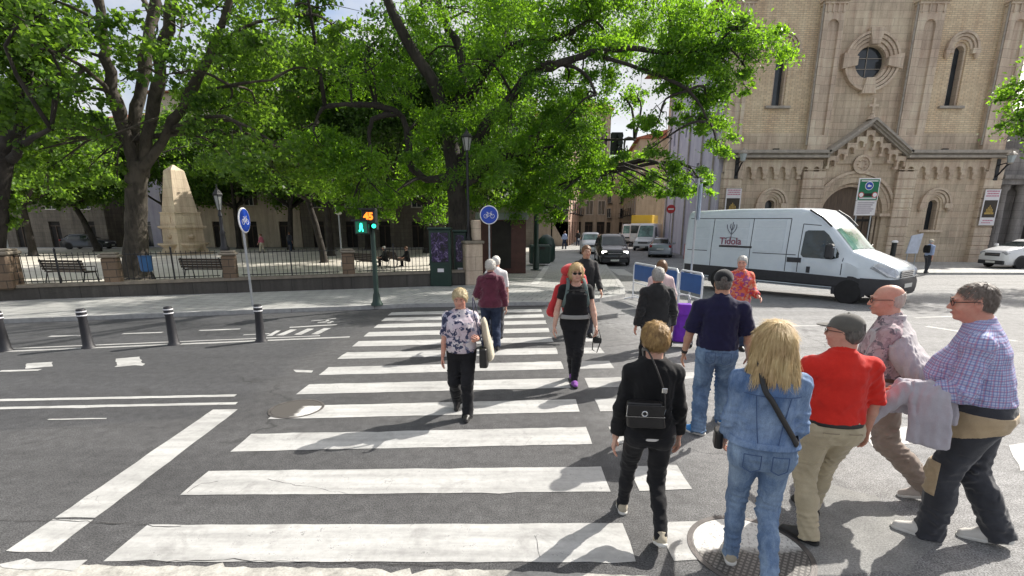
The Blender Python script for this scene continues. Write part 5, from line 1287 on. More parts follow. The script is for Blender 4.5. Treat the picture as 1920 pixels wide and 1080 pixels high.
V.side([(-1.28, 1.28), (-1.52, 1.22), (-2.28, 1.24), (-2.36, 1.32), (-2.34, 1.98), (-2.26, 2.02), (-1.86, 2.02), (-1.72, 1.90)], M_CGL, 'side_window')
V.side([(-.72, .40), (-2.6, .40), (-4.3, .40), (-6.38, .40), (-6.38, .80), (-2.5, .78), (-.70, .74)], M_CLAD, 'sill_cladding', off=.012)
for x0, x1 in ((-2.95, -3.35),): V.side([(-2.33, 1.08), (-2.74, 1.08), (-2.74, 1.22), (-2.33, 1.22)], M_CLAD, 'door_handle', off=.02)
V.side([(-3.9, 1.44), (-5.05, 1.44), (-5.05, 1.50), (-3.9, 1.50)], M_CLAD, 'slide_rail', off=.018)
def seam(x0, z0, x1, z1, w=.011):
    d = Vector((x1 - x0, z1 - z0)).normalized(); n = Vector((-d.y, d.x)) * w
    V.side([(x0 - n.x, z0 - n.y), (x1 - n.x, z1 - n.y), (x1 + n.x, z1 + n.y), (x0 + n.x, z0 + n.y)], M_SEAM, 'seam', V.b, off=.004)
for a in ((-2.42, .8, -2.42, 2.2), (-2.42, 2.2, -1.95, 2.16), (-1.22, .8, -1.22, 1.28), (-2.78, .8, -2.78, 2.36), (-3.95, .8, -3.95, 2.38), (-5.35, .8, -5.35, 2.38), (-2.78, 2.36, -6.3, 2.38), (-2.5, 1.30, -3.85, 1.30), (-5.5, 1.30, -6.3, 1.30)): seam(*a)
M_VANP = m_carpaint('van_panel_shade_tinted', (.56, .63, .68), 0, .34)  # pressed panels carry the same blue shade in their colour
for x0, x1 in ((-2.92, -3.85), (-4.08, -5.25), (-5.48, -6.22)):
    for z0, z1 in ((1.36, 1.68), (1.72, 2.04), (2.08, 2.30)): V.side([(x0, z0), (x1, z0), (x1, z1), (x0, z1)], M_VANP, 'pressed_panel', V.b, off=.009)
V.side([(-2.05, .80), (-2.15, .80), (-2.15, .98), (-2.05, .98)], M_CLAD, 'fuel_flap', sides=(-1,), off=.014)
# bumper, grille, lamps, mirrors, roof moulding
b = MB(); pts = [(-.72, -1.02), (-.32, -.985), (-.06, -.90), (.045, -.70), (.07, 0), (.045, .70), (-.06, .90), (-.32, .985), (-.72, 1.02)]
vs = []
for z, e in ((.30, -.05), (.36, .0), (.50, .02), (.66, .02), (.76, -.01)): vs += [(x + (e if x > -.3 else 0), y * (1 + e * .3), z) for x, y in pts]
n = len(pts); b.add(vs, [(i * n + k, i * n + k + 1, (i + 1) * n + k + 1, (i + 1) * n + k) for i in range(4) for k in range(n - 1)]); b.add(vs[-n:] + [(-.72, 0, .76)], [(k, k + 1, n) for k in range(n - 1)]); b.build('bumper', M_CLAD, V.o, smooth='auto')
b = MB(); b.box(.005, .03, -.42, .42, .78, .97, bev=.01); gr = b.build('grille', M_CLAD, V.o)
b = MB()
for k in range(4): b.box(.025, .045, -.46, .46, .785 + k * .05, .808 + k * .05)
b.build('grille_slat', M_CHR, gr)
for sg in (-1, 1):
    b = MB(); pl = [(-.02, sg * .50, .80), (-.02, sg * .74, .79), (-.16, sg * .89, .82), (-.50, sg * .965, 1.06), (-.42, sg * .90, 1.16), (-.10, sg * .70, 1.02)]
    ctr = Vector((-.20, sg * .78, .93)); out = Vector((.06, sg * .05, .025))
    vs = [Vector(p) + out for p in pl]; b.add(vs + [tuple(Vector(p) - out) for p in pl], [tuple(range(6)) if sg < 0 else tuple(reversed(range(6)))] + [(i, (i + 1) % 6, (i + 1) % 6 + 6, i + 6) for i in range(6)]); hl = b.build('headlamp', M_HL, V.o)
    b = MB(); b.lathe([(.02, -.05), (.10, -.02), (.105, .03)], n=14, M=Matrix.Translation((-.05, sg * .74, .92)) @ Matrix.Rotation(sg * R(40), 4, 'Z') @ Matrix.Rotation(R(80), 4, 'Y')); b.build('reflector', M_CHR, hl)
    b = MB(); b.box(-1.62, -1.42, sg * 1.16 - .11, sg * 1.16 + .11, 1.24, 1.66, bev=.05); b.tube([(-1.5, sg * 1.0, 1.30), (-1.5, sg * 1.16, 1.34)], .03, 6); b.tube([(-1.5, sg * 1.0, 1.56), (-1.5, sg * 1.16, 1.56)], .025, 6); mi = b.build('wing_mirror', M_CLAD, V.o)
    b = MB(); b.box(-1.415, -1.40, sg * 1.16 - .09, sg * 1.16 + .09, 1.55, 1.585); b.build('indicator', M_HL, mi)
    b = MB(); b.tube([(-1.68, sg * .84, 2.13), (-1.95, sg * .875, 2.385), (-2.3, sg * .90, 2.60)], .028, 6); b.build('roof_moulding', M_CLAD, V.o)
    b = MB(); b.box(-6.46, -6.40, sg * .92 - .06, sg * .92 + .06, .95, 1.5, bev=.01); b.build('tail_lamp', M_TAIL, V.o)
b = MB(); b.box(.085, .095, -.26, .26, .52, .63); b.build('number_plate', M_PLATE, V.o)
b = MB(); b.tube([(-1.12, -.3, 1.50), (-1.2, .35, 1.60)], .014, 5); b.tube([(-1.12, .3, 1.50), (-1.2, .85, 1.60)], .014, 5); b.build('wiper', M_CLAD, V.o)
V.wheels((-.98, -4.93), .355, .22, 1.0, M_RIMD, 6)
b = MB(); b.tube([(-.98, -.9, .36), (-.98, .9, .36)], .07, 8); b.tube([(-4.93, -.9, .36), (-4.93, .9, .36)], .08, 8); b.box(-6.1, -1.3, -.45, .45, .30, .40); b.build('axle', M_CLAD, V.o)
# sign-writing on the flank: a plant sprig over a word in thin letters
lx, lz = -4.66, 1.98; yy = -(V.sy(lx, 1.9) + .013)
b = MB(); LX = lambda a, c: (lx + a, -(V.sy(lx, lz + c) + .022), lz + c)
for pl in ([(0, -.22), (.0, .0), (.02, .28)], [(0, -.12), (.10, -.02), (.16, .10), (.15, .20)], [(0, -.12), (-.10, -.02), (-.17, .08), (-.19, .2)], [(0, 0), (.06, .1), (.07, .2)], [(0, 0), (-.06, .1), (-.06, .22)], [(-.2, -.24), (.0, -.20), (.2, -.24)]): b.tube([LX(*p) for p in pl], .016, 5, flat=.4)
b.build('sprig_emblem', mat('van_print_grey', (.10, .10, .13), .5), V.o)
b = MB(); tx = text_mesh('Tidola', .31, (lx, -(V.sy(lx, 1.62) + .022), 1.635), (math.pi / 2, 0, 0), mat('van_print_maroon', (.24, .07, .11), .5), V.o, bold=.004)
b = MB(); b.tube([LX(-.33, -.47), LX(.28, -.47)], .012, 5, flat=.4); b.build('underline', mat('van_print_pink', (.5, .2, .25), .5), V.o)

# --- smaller cars
def car(name, label, cat, loc, head, paint, L_=4.3, W=1.78, Hh=1.5, kind='hatch', lamps=True):
    w = W / 2; z = loc[2]
    if kind == 'hatch':
        st = [(0, .25, .62, w * .72, w * .74, .5, w * .66, .1), (-.12, .2, .78, w * .88, w * .9, .55, w * .78, .14), (-.6, .18, .92, w * .97, w, .6, w * .85, .16), (-1.15, .18, 1.0, w, w, .7, w * .86, .18), (-1.9, .18, Hh * .93, w, w, .85, w * .68, .22), (-2.4, .18, Hh, w, w, .88, w * .68, .22), (-3.4, .18, Hh * .98, w, w, .9, w * .68, .22), (-L_ + .25, .2, Hh * .72, w * .98, w * .98, .9, w * .74, .2), (-L_ + .04, .24, 1.0, w * .93, w * .95, .8, w * .8, .14), (-L_, .3, .8, w * .86, w * .88, .7, w * .8, .1)]
        win = [(-1.45, .95), (-3.6, .98), (-3.75, 1.05), (-3.35, Hh * .93), (-2.2, Hh * .94), (-1.95, Hh * .90)]; fs = (-1.25, -1.88); ax = (-.78, -L_ + .78); bk = (-3.52, -L_ + .28)
    else:
        st = [(0, .28, .85, w * .76, w * .78, .6, w * .7, .1), (-.1, .24, 1.0, w * .9, w * .92, .7, w * .82, .14), (-.5, .22, 1.12, w * .97, w, .8, w * .88, .16), (-.95, .22, 1.22, w, w, .9, w * .88, .18), (-1.75, .22, Hh * .93, w, w, 1.1, w * .80, .24), (-2.1, .22, Hh, w, w, 1.15, w * .82, .22), (-L_ + .2, .22, Hh * .99, w, w, 1.15, w * .84, .2), (-L_, .3, Hh * .93, w * .96, w * .97, 1.1, w * .82, .16)]
        win = [(-1.3, 1.18), (-2.5, 1.2), (-2.5, Hh * .86), (-1.85, Hh * .86)]; fs = (-1.0, -1.72); ax = (-.85, -L_ + 1.0); bk = None
    c = Veh(name, label, cat, loc, head, st, paint); c.body(); c.top(fs[0], fs[1], M_WSC if kind == 'van' else M_CGL, 'windscreen', -.92, .92)
    c.side(win, M_CGL, 'side_window')
    if kind == 'suv': c.side([(-2.65, 1.2), (-L_ + .4, 1.22), (-L_ + .4, Hh * .86), (-2.65, Hh * .86)], M_CGL, 'rear_side_window')
    if bk:
        m = MB(); r = [c.at(bk[0] - (bk[0] - bk[1]) * k / 4) for k in range(5)]; vs = [(q[0] - .012, y * q[6] * .86, q[2] + .008) for q in r for y in (-1, -.5, 0, .5, 1)]
        m.add(vs, [(i * 5 + k, (i + 1) * 5 + k, (i + 1) * 5 + k + 1, i * 5 + k + 1) for i in range(4) for k in range(4)]); m.build('rear_window', M_CGL, c.o)
    c.wheels(ax, .32 if kind == 'hatch' else .35, .2, w - .02, M_RIM)
    zf = st[1][2]
    for sg in (-1, 1):
        m = MB(); m.box(-.26, -.02, sg * w * .66 - .17, sg * w * .66 + .17, zf - .22, zf - .05, bev=.04); m.build('headlamp', M_HL if not lamps else mat('headlamp_lit', (.8, .8, .8), .2, .1, 3, 0, emit=(1, .97, .9, 2.5)), c.o)
        m = MB(); m.box(-L_ - .01, -L_ + .12, sg * w * .80 - .12, sg * w * .80 + .1, .78, .98 if kind == 'hatch' else 1.4, bev=.03); m.build('tail_lamp', M_TAIL, c.o)
        m = MB(); m.box(fs[0] - .42, fs[0] - .26, sg * (w + .12) - .1, sg * (w + .12) + .1, zf + .18, zf + .36, bev=.04); m.build('wing_mirror', paint, c.o)
    m = MB(); m.box(-.06, .05, -w * .8, w * .8, .24, .46, bev=.03); m.build('bumper', M_CLAD, c.o)
    m = MB(); m.box(-.05, .02, -w * .46, w * .46, zf - .30, zf - .12, bev=.01); g = m.build('grille', M_CLAD, c.o)
    m = MB(); m.box(.015, .03, -w * .44, w * .44, zf - .22, zf - .19); m.build('grille_slat', M_CHR, g)
    m = MB(); m.box(.051, .058, -.26, .26, .32, .43); m.build('number_plate', M_PLATE, c.o)
    m = MB(); m.box(-L_ - .03, -L_ + .02, -.26, .26, .62, .73); m.build('rear_number_plate', M_PLATE, c.o)
    m = MB(); m.box(-L_ - .02, -L_ + .2, -w * .9, w * .9, .26, .5, bev=.04); m.build('rear_bumper', paint if kind == 'hatch' else M_CLAD, c.o)
    return c
M_BLKP = m_carpaint('black_car_paint', (.010, .010, .012), .1, .2); M_SILP = m_carpaint('silver_car_paint', (.30, .33, .37), .7, .3); M_WHP = m_carpaint('white_car_paint', (.72, .73, .74), 0, .3); M_DKP = m_carpaint('dark_grey_car_paint', (.035, .038, .045), .2, .3)
va = P(1151, 499); va.y -= .2
toward = math.atan2(-1, -.20)
car('black_minivan', 'black people carrier with lit headlamps waiting at the street mouth', 'car', (va.x, va.y, va.z), toward + R(6), M_BLKP, 4.8, 1.95, 1.92, 'suv')
v = PD(1108, 470, 42.0); car('white_car', 'small white van following behind the black people carrier', 'car', (v.x, 42.0, gz(42)), toward + R(4), M_WHP, 4.3, 1.8, 1.85, 'van', lamps=False)
v = PD(1214, 465, 49.0); car('white_delivery_van', 'white delivery van facing the junction in front of a yellow truck', 'van', (v.x - .5, 49.0, gz(49)), toward - R(14), M_WHP, 6.0, 2.0, 2.6, 'van', lamps=False)
v = PD(1250, 475, 40.0)
car('silver_hatchback', 'silver hatchback driving away beside the white delivery van', 'car', (v.x + .5, 39 + 4.2, gz(45)), math.atan2(1, .32), M_SILP, 4.3, 1.8, 1.5, 'hatch', lamps=False)
v = PD(1196, 462, 58.0); o = thing('box_truck', 'yellow box truck behind the white delivery van', 'truck', (v.x, 58, gz(58)), toward - R(12))
M_YEL = m_carpaint('truck_yellow', (.62, .42, .02), 0, .4)
m = MB(); m.box(-6.5, -1.6, -1.2, 1.2, .9, 3.55, bev=.04); m.build('cargo_box', M_YEL, o)
m = MB(); m.box(-1.55, .0, -1.05, 1.05, .5, 2.6, bev=.15); cbn = m.build('cab', M_WHP, o); m = MB(); m.box(.0, .015, -.9, .9, 1.5, 2.35); m.build('windscreen', M_CGL, cbn)
m = MB(); m.box(-6.4, -.1, -.5, .5, .45, .89); m.build('chassis', M_CLAD, o)
for x in (-.9, -5.0):
    for sg in (-1, 1): m = MB(); m.lathe([(.3, -.13), (.45, -.13), (.45, .13), (.3, .13)], n=20, M=Matrix.Translation((x, sg * .95, .45)) @ Matrix.Rotation(math.pi / 2, 4, 'X')); m.build('wheel', M_TYRE, o)
v = PD(1178, 458, 66.0); car('white_van', 'white van standing farthest down the street behind the yellow truck', 'van', (v.x, 66, gz(66)), toward, M_WHP, 5.5, 2.0, 2.5, 'van', lamps=False)
v = PD(1860, 480, 29.0); car('white_car', 'white car parked by the chapel at the right edge, nose to the left', 'car', (v.x, 29.0, gz(29) + .1), R(186), M_WHP, 4.4, 1.8, 1.62, 'suv', lamps=False)
v = PD(182, 452, 51.0); car('dark_car', 'dark parked car glimpsed beyond the plaza left of the plane tree', 'car', (v.x + 1.5, 51.0, gz(51) + .11), R(10), M_DKP, 4.2, 1.75, 1.5, 'hatch', lamps=False)

# ================================================================== people: distance-field figures, one continuous body each
def v3(*a): return np.array(a, np.float32)
class Field:
    def __init__(s, lo, hi, vox):
        s.lo = np.array(lo, np.float32); s.vox = vox
        s.n = np.maximum(4, np.ceil((np.array(hi) - s.lo) / vox).astype(int) + 1)
        s.ax = [s.lo[i] + vox * np.arange(s.n[i], dtype=np.float32) for i in range(3)]
        s.F = np.full(s.n, .25, np.float32)
    def sub(s, lo, hi):
        i0 = np.clip(np.floor((np.array(lo) - s.lo) / s.vox).astype(int), 0, s.n); i1 = np.clip(np.ceil((np.array(hi) - s.lo) / s.vox).astype(int) + 1, 0, s.n)
        if np.any(i1 <= i0): return None
        sl = tuple(slice(a, b) for a, b in zip(i0, i1))
        return sl, s.ax[0][sl[0]][:, None, None], s.ax[1][sl[1]][None, :, None], s.ax[2][sl[2]][None, None, :]
    def put(s, fn, lo, hi, k=.02, op='u'):
        m = max(.03, k * 1.2) + 2 * s.vox
        r = s.sub(np.array(lo) - m, np.array(hi) + m)
        if r is None: return
        sl, X, Y, Z = r; d = fn(X, Y, Z).astype(np.float32); a = s.F[sl]
        if op == 'u':
            if k > 0: h = np.maximum(k - np.abs(a - d), 0) / k; s.F[sl] = np.minimum(a, d) - h * h * k * .25
            else: s.F[sl] = np.minimum(a, d)
        else:                                    # carve away
            d = -d
            if k > 0: h = np.maximum(k - np.abs(a - d), 0) / k; s.F[sl] = np.maximum(a, d) + h * h * k * .25
            else: s.F[sl] = np.maximum(a, d)
    def limb(s, a, b, r0, r1, k=.02, sq=None, flat_end=False, op='u', off=0.0):
        a, b = v3(*a), v3(*b); r0 += off; r1 += off; ba = b - a; L2 = float(ba @ ba) + 1e-9; L = math.sqrt(L2)
        def fn(X, Y, Z):
            px, py, pz = X - a[0], Y - a[1], Z - a[2]
            tu = (px * ba[0] + py * ba[1] + pz * ba[2]) / L2; t = np.clip(tu, 0, 1)
            qx, qy, qz = px - ba[0] * t, py - ba[1] * t, pz - ba[2] * t
            if sq is not None:                   # squash along a direction
                u, f = sq; u = v3(*u); u = u / np.linalg.norm(u); dt = qx * u[0] + qy * u[1] + qz * u[2]; g = 1 / f - 1
                qx, qy, qz = qx + u[0] * dt * g, qy + u[1] * dt * g, qz + u[2] * dt * g
            d = np.sqrt(qx * qx + qy * qy + qz * qz) - (r0 + (r1 - r0) * t)
            if flat_end: d = np.maximum(d, (tu - 1) * L)
            return d
        r = max(r0, r1) * (1 if sq is None else max(1, sq[1])); s.put(fn, np.minimum(a, b) - r, np.maximum(a, b) + r, k, op)
    def ell(s, c, r, k=.02, rot=None, op='u', noise=None):
        c = v3(*c); r = v3(*r); Rm = None if rot is None else np.array(rot, np.float32)
        def fn(X, Y, Z):
            x, y, z = X - c[0], Y - c[1], Z - c[2]
            if Rm is not None: x, y, z = (Rm[i, 0] * x + Rm[i, 1] * y + Rm[i, 2] * z for i in range(3))
            q = np.sqrt((x / r[0]) ** 2 + (y / r[1]) ** 2 + (z / r[2]) ** 2)
            d = (q - 1) * float(r.min())
            return d if noise is None else d + noise(X, Y, Z)
        m = float(r.max()); s.put(fn, c - m, c + m, k, op)
    def prof(s, tab, k=.02, off=0.0, z0=None, z1=None, p=2.4, noise=None, op='u', T=None):
        """stack of rounded sections: rows (z, cx, cy, half width, half depth)"""
        tab = np.array(sorted(tab), np.float32); z0 = tab[0, 0] if z0 is None else z0; z1 = tab[-1, 0] if z1 is None else z1
        def fn(X, Y, Z):
            if T is not None: X, Y, Z = T(X, Y, Z)
            g = lambda j: np.interp(Z, tab[:, 0], tab[:, j]).astype(np.float32)
            a, b = g(3) + off, g(4) + off; x, y = np.abs(X - g(1)) / a, np.abs(Y - g(2)) / b
            q = (x ** p + y ** p) ** (1 / p); d = (q - 1) * np.minimum(a, b)
            d = np.maximum(d, np.maximum(z0 - Z, Z - z1))
            return d if noise is None else d + noise(X, Y, Z)
        m = tab[:, 3:].max() + abs(off) + np.abs(tab[:, 1:3]).max() + .06
        s.put(fn, (-m, -m, z0), (m, m, z1), k, op)
    def clip(s, n, d0, k=.0):
        """keep the side where n.p < d0"""
        n = v3(*n); n = n / np.linalg.norm(n)
        d = (s.ax[0][:, None, None] * n[0] + s.ax[1][None, :, None] * n[1] + s.ax[2][None, None, :] * n[2]) - d0
        s.F = np.maximum(s.F, d.astype(np.float32))
    def ripple(s, amp, fr, seed, stretch=(1, 1, .45), box=None, band=.05):
        """cloth folds: warped sines added near the surface"""
        sl = (slice(None),) * 3; X, Y, Z = s.ax[0][:, None, None], s.ax[1][None, :, None], s.ax[2][None, None, :]
        if box is not None:
            r = s.sub(*box)
            if r is None: return
            sl, X, Y, Z = r
        A = s.F[sl]; idx = np.nonzero(np.abs(A) < band)
        if len(idx[0]) == 0: return
        x = X.reshape(-1)[idx[0]] * stretch[0]; y = Y.reshape(-1)[idx[1]] * stretch[1]; z = Z.reshape(-1)[idx[2]] * stretch[2]
        g = np.random.default_rng(seed); v = np.zeros_like(x)
        wx = x + .025 * np.sin(13 * y + 9 * z + g.random() * 6); wy = y + .025 * np.sin(11 * z + 14 * x + g.random() * 6); wz = z + .025 * np.sin(12 * x + 10 * y + g.random() * 6)
        for i in range(7):
            d = g.normal(size=3); d /= np.linalg.norm(d); f = fr * (.5 + 1.3 * g.random()); q = np.sin(f * (d[0] * wx + d[1] * wy + d[2] * wz) + g.random() * 6.28)
            v += (1 - np.abs(q) * 1.6) / 7 * 1.5
        A[idx] -= (amp * v).astype(np.float32); s.F[sl] = A
    def mesh(s):
        """surface nets"""
        F = s.F; F[0] = F[-1] = .2; F[:, 0] = F[:, -1] = .2; F[:, :, 0] = F[:, :, -1] = .2
        I = F < 0; nx, ny, nz = F.shape
        c = np.zeros((nx - 1, ny - 1, nz - 1), np.uint8)
        for i in (0, 1):
            for j in (0, 1):
                for k in (0, 1): c += I[i:nx - 1 + i, j:ny - 1 + j, k:nz - 1 + k]
        cell = np.nonzero((c > 0) & (c < 8)); N = len(cell[0])
        if N == 0: return np.zeros((0, 3)), np.zeros((0, 4), int)
        idm = np.full(c.shape, -1, np.int32); idm[cell] = np.arange(N)
        cv = {}
        for i in (0, 1):
            for j in (0, 1):
                for k in (0, 1): cv[i, j, k] = F[cell[0] + i, cell[1] + j, cell[2] + k]
        acc = np.zeros((N, 3), np.float32); cnt = np.zeros(N, np.float32)
        for a in range(3):
            for u in (0, 1):
                for w in (0, 1):
                    p = [0, 0, 0]; o = [i for i in range(3) if i != a]; p[o[0]], p[o[1]] = u, w; q = list(p); q[a] = 1
                    f0, f1 = cv[tuple(p)], cv[tuple(q)]; m = (f0 < 0) != (f1 < 0)
                    t = np.where(m, f0 / np.where(m, f0 - f1, 1), 0)
                    e = np.zeros((N, 3), np.float32); e[:, o[0]], e[:, o[1]] = u, w; e[:, a] = t
                    acc += e * m[:, None]; cnt += m
        V = np.stack(cell, 1) + acc / cnt[:, None]; V = V * s.vox + s.lo
        Q = []
        for a in range(3):
            o = [i for i in range(3) if i != a]; lo = [slice(None)] * 3; hi = [slice(None)] * 3
            lo[a] = slice(0, -1); hi[a] = slice(1, None)
            ed = I[tuple(lo)] != I[tuple(hi)]; e = np.nonzero(ed); ok = (e[o[0]] > 0) & (e[o[1]] > 0) & (e[o[0]] < F.shape[o[0]] - 1) & (e[o[1]] < F.shape[o[1]] - 1)
            e = [x[ok] for x in e]; ins = I[tuple(e)]
            def at(d0, d1):
                q = [x.copy() for x in e]; q[o[0]] -= d0; q[o[1]] -= d1; return idm[tuple(q)]
            qd = np.stack([at(1, 1), at(0, 1), at(0, 0), at(1, 0)], 1)
            fl = ins if a != 1 else ~ins
            qd[~fl] = qd[~fl][:, ::-1]; Q.append(qd)
        return V, np.concatenate(Q)
def relax(V, Q, it=1, lam=.5):
    for _ in range(it):
        S = np.zeros_like(V); C = np.zeros(len(V), np.float32)
        for a, b in ((0, 1), (1, 2), (2, 3), (3, 0)):
            np.add.at(S, Q[:, a], V[Q[:, b]]); np.add.at(S, Q[:, b], V[Q[:, a]]); np.add.at(C, Q[:, a], 1); np.add.at(C, Q[:, b], 1)
        V = V + lam * (S / np.maximum(C, 1)[:, None] - V)
    return V
def biggest(V, Q):
    """drop crumbs: keep the largest connected piece"""
    lb = np.arange(len(V))
    for _ in range(400):
        m = lb[Q].min(1); n_ = lb.copy()
        for j in range(4): np.minimum.at(n_, Q[:, j], m)
        n_ = n_[n_]
        if (n_ == lb).all(): break
        lb = n_
    u, c = np.unique(lb[Q[:, 0]], return_counts=True); keep = lb == u[c.argmax()]; ix = np.cumsum(keep) - 1
    return V[keep], ix[Q[keep[Q[:, 0]]]]
def emit(fd, name, m, parent, it=1, attrs=None, extra=None, big=False):
    V, Q = fd.mesh()
    if big: V, Q = biggest(V, Q)
    if it: V = relax(V, Q, it)
    if extra is not None:
        V2, Q2 = extra; Q = np.concatenate([Q, Q2 + len(V)]); V = np.concatenate([V, V2])
    return np_mesh(name, V, Q, m, parent, True, attrs(V) if attrs else None)

# ---------- materials for people
def m_skin(name, c):
    t = NT(name); v = t.coord('Object'); n = t.noise(v, 9, 4); n2 = t.noise(v, 60, 3)
    t.color(t.mix(.35, t.ramp(n, [(.35, (c[0] * .92, c[1] * .78, c[2] * .76)), (.65, c)]), t.ramp(n2, [(.3, .4), (.7, .58)]), 'OVERLAY'))
    t.bump(n2, .12, .004); t.set(Roughness=.52, Subsurface_Weight=.12, Subsurface_Scale=.01); t.b.inputs['Subsurface Radius'].default_value = (1, .35, .2); return t.m
SK1 = m_skin('fair_skin', (.58, .36, .27)); SK2 = m_skin('ruddy_skin', (.56, .30, .22)); SK3 = m_skin('tanned_skin', (.46, .27, .18))
def m_cloth(name, c, c2=None, weave=900, rough=.9, var=.12, sheen=.25, vs=7, fade=None):
    t = NT(name); v = t.coord('Object'); n = t.noise(v, vs, 5, .6); w = t.noise(v, weave * .35, 2, .6)
    base = t.ramp(n, [(.3, tuple(x * (1 - var) for x in c)), (.7, c2 or tuple(min(1, x * (1 + var)) for x in c))])
    if fade is not None:                         # worn pale areas
        base = t.mix(t.ramp(t.noise(v, 3.2, 5, .65, .6), [(.45, 0.0), (.68, .8)]), base, fade)
    t.color(t.mix(.35, base, t.ramp(w, [(.3, .36), (.7, .62)]), 'OVERLAY')); t.bump(t.math('ADD', w, t.math('MULTIPLY', t.noise(v, 38, 4), 1.2)), .22, .006)
    t.set(Roughness=rough, Sheen_Weight=sheen); t.b.inputs['Specular IOR Level'].default_value = .25; return t.m
def m_denim(name, c, fade):
    t = NT(name); v = t.coord('Object'); w = t.noise(t.coord('Object', (1, 1, .35)), 320, 2, .7); n = t.noise(v, 5, 5, .65); f = t.noise(t.coord('Object', (1, 1, .5)), 4.2, 6, .7, .5)
    base = t.ramp(n, [(.3, tuple(x * .75 for x in c)), (.7, c)]); base = t.mix(t.ramp(f, [(.42, 0.0), (.70, .85)]), base, fade)
    sl = t.noise(t.coord('Object', (30, 30, 2.2)), 3, 3); base = t.mix(.22, base, t.ramp(sl, [(.3, .3), (.7, .7)]), 'OVERLAY')
    t.color(t.mix(.5, base, t.ramp(w, [(.28, .3), (.72, .68)]), 'OVERLAY')); t.bump(w, .25, .004); t.set(Roughness=.9); t.b.inputs['Specular IOR Level'].default_value = .2; return t.m
def m_hair(name, c0, c1, st=(60, 60, 5)):
    t = NT(name); s_ = t.noise(t.coord('Object', st), 1.6, 4, .7, .3); n = t.noise(t.coord('Object'), 9, 4)
    c = t.ramp(s_, [(.28, c0), (.72, c1)]); t.color(t.mix(.5, c, t.ramp(n, [(.3, .32), (.7, .66)]), 'OVERLAY')); t.bump(s_, .4, .008); t.set(Roughness=.5); t.b.inputs['Specular IOR Level'].default_value = .4; return t.m
def m_plaid(name):
    t = NT(name); a = t.n('Attribute'); a.attribute_name = 'cuv'; s = t.n('SeparateXYZ'); t.l(a.outputs['Vector'], s.inputs[0])
    def band(o, f, lo, hi): return t.ramp(t.math('FRACT', t.math('MULTIPLY', o, f)), [(lo - .06, 0.0), (lo, 1.0), (hi, 1.0), (min(1, hi + .06), 0.0)])
    c = t.mix(t.math('MULTIPLY', band(s.outputs[0], 60, .38, .62), .62), (.43, .47, .64), (.11, .15, .38)); c = t.mix(t.math('MULTIPLY', band(s.outputs[1], 60, .38, .62), .62), c, (.12, .15, .36))
    c = t.mix(t.math('MULTIPLY', band(s.outputs[0], 30, .84, .96), .5), c, (.38, .12, .22)); c = t.mix(t.math('MULTIPLY', band(s.outputs[1], 30, .84, .96), .5), c, (.38, .12, .22))
    t.color(c); t.bump(t.noise(t.coord('Object'), 38, 4), .2, .006); t.set(Roughness=.85); t.b.inputs['Specular IOR Level'].default_value = .25; return t.m
def m_print(name, cols, sc=9, dist=1.5):
    t = NT(name); v = t.coord('Object'); n = t.n('TexVoronoi'); n.inputs['Scale'].default_value = sc; wv = t.n('VectorMath'); wv.operation = 'ADD'
    nz = t.n('TexNoise'); nz.inputs['Scale'].default_value = sc * .9; nz.inputs['Detail'].default_value = 4; t.l(v, nz.inputs['Vector']); sc_ = t.n('VectorMath'); sc_.operation = 'SCALE'; sc_.inputs['Scale'].default_value = .12 * dist; t.l(nz.outputs['Color'], sc_.inputs[0])
    t.l(v, wv.inputs[0]); t.l(sc_.outputs[0], wv.inputs[1]); t.l(wv.outputs[0], n.inputs['Vector']); s = t.n('SeparateXYZ'); t.l(n.outputs['Color'], s.inputs[0])
    x = t.n('ValToRGB'); x.color_ramp.interpolation = 'CONSTANT'; e = x.color_ramp.elements
    while len(e) < len(cols): e.new(.5)
    for i, (el, c) in enumerate(zip(e, cols)): el.position = i / len(cols); el.color = tuple(c) + (1,)
    t.l(s.outputs[0], x.inputs[0]); t.color(x.outputs[0]); t.bump(t.noise(v, 38, 4), .2, .006); t.set(Roughness=.85); return t.m
M_EYE = mat('eye_white', (.6, .58, .55), .25, .05, 5, 0); M_IRIS = mat('eye_dark', (.03, .02, .015), .15, .1, 5, 0); M_LIP = mat('lip_skin', (.42, .16, .14), .5, .1, 9, 0); M_SPEC = mat('spectacle_frame', (.02, .018, .016), .3, .1, 5, 0); M_SUNG = mat('sunglass_lens', (.008, .008, .009), .08, .1, 5, 0)
M_SOLE = mat('white_rubber_sole', (.62, .61, .57), .7, .1, 9, .1, 60); M_SOLEB = mat('black_rubber_sole', (.02, .02, .02), .7, .1, 9, .1, 60); M_LEATH = mat('black_leather', (.014, .013, .013), .38, .3, 9, .2, 120); M_METAL = mat('buckle_metal', (.5, .5, .5), .25, .1, 5, 0, 40, 1.0)
M_BLKC = m_cloth('black_jersey', (.010, .010, .011), var=.3, sheen=.08); M_BLKT = m_cloth('black_trouser_cloth', (.012, .012, .014), var=.3, sheen=.08)

def rotm(ax, a): return np.array(Matrix.Rotation(a, 3, ax).transposed(), np.float32)   # world -> local for Field.ell
def unit(v): v = np.array(v, float); return v / np.linalg.norm(v)

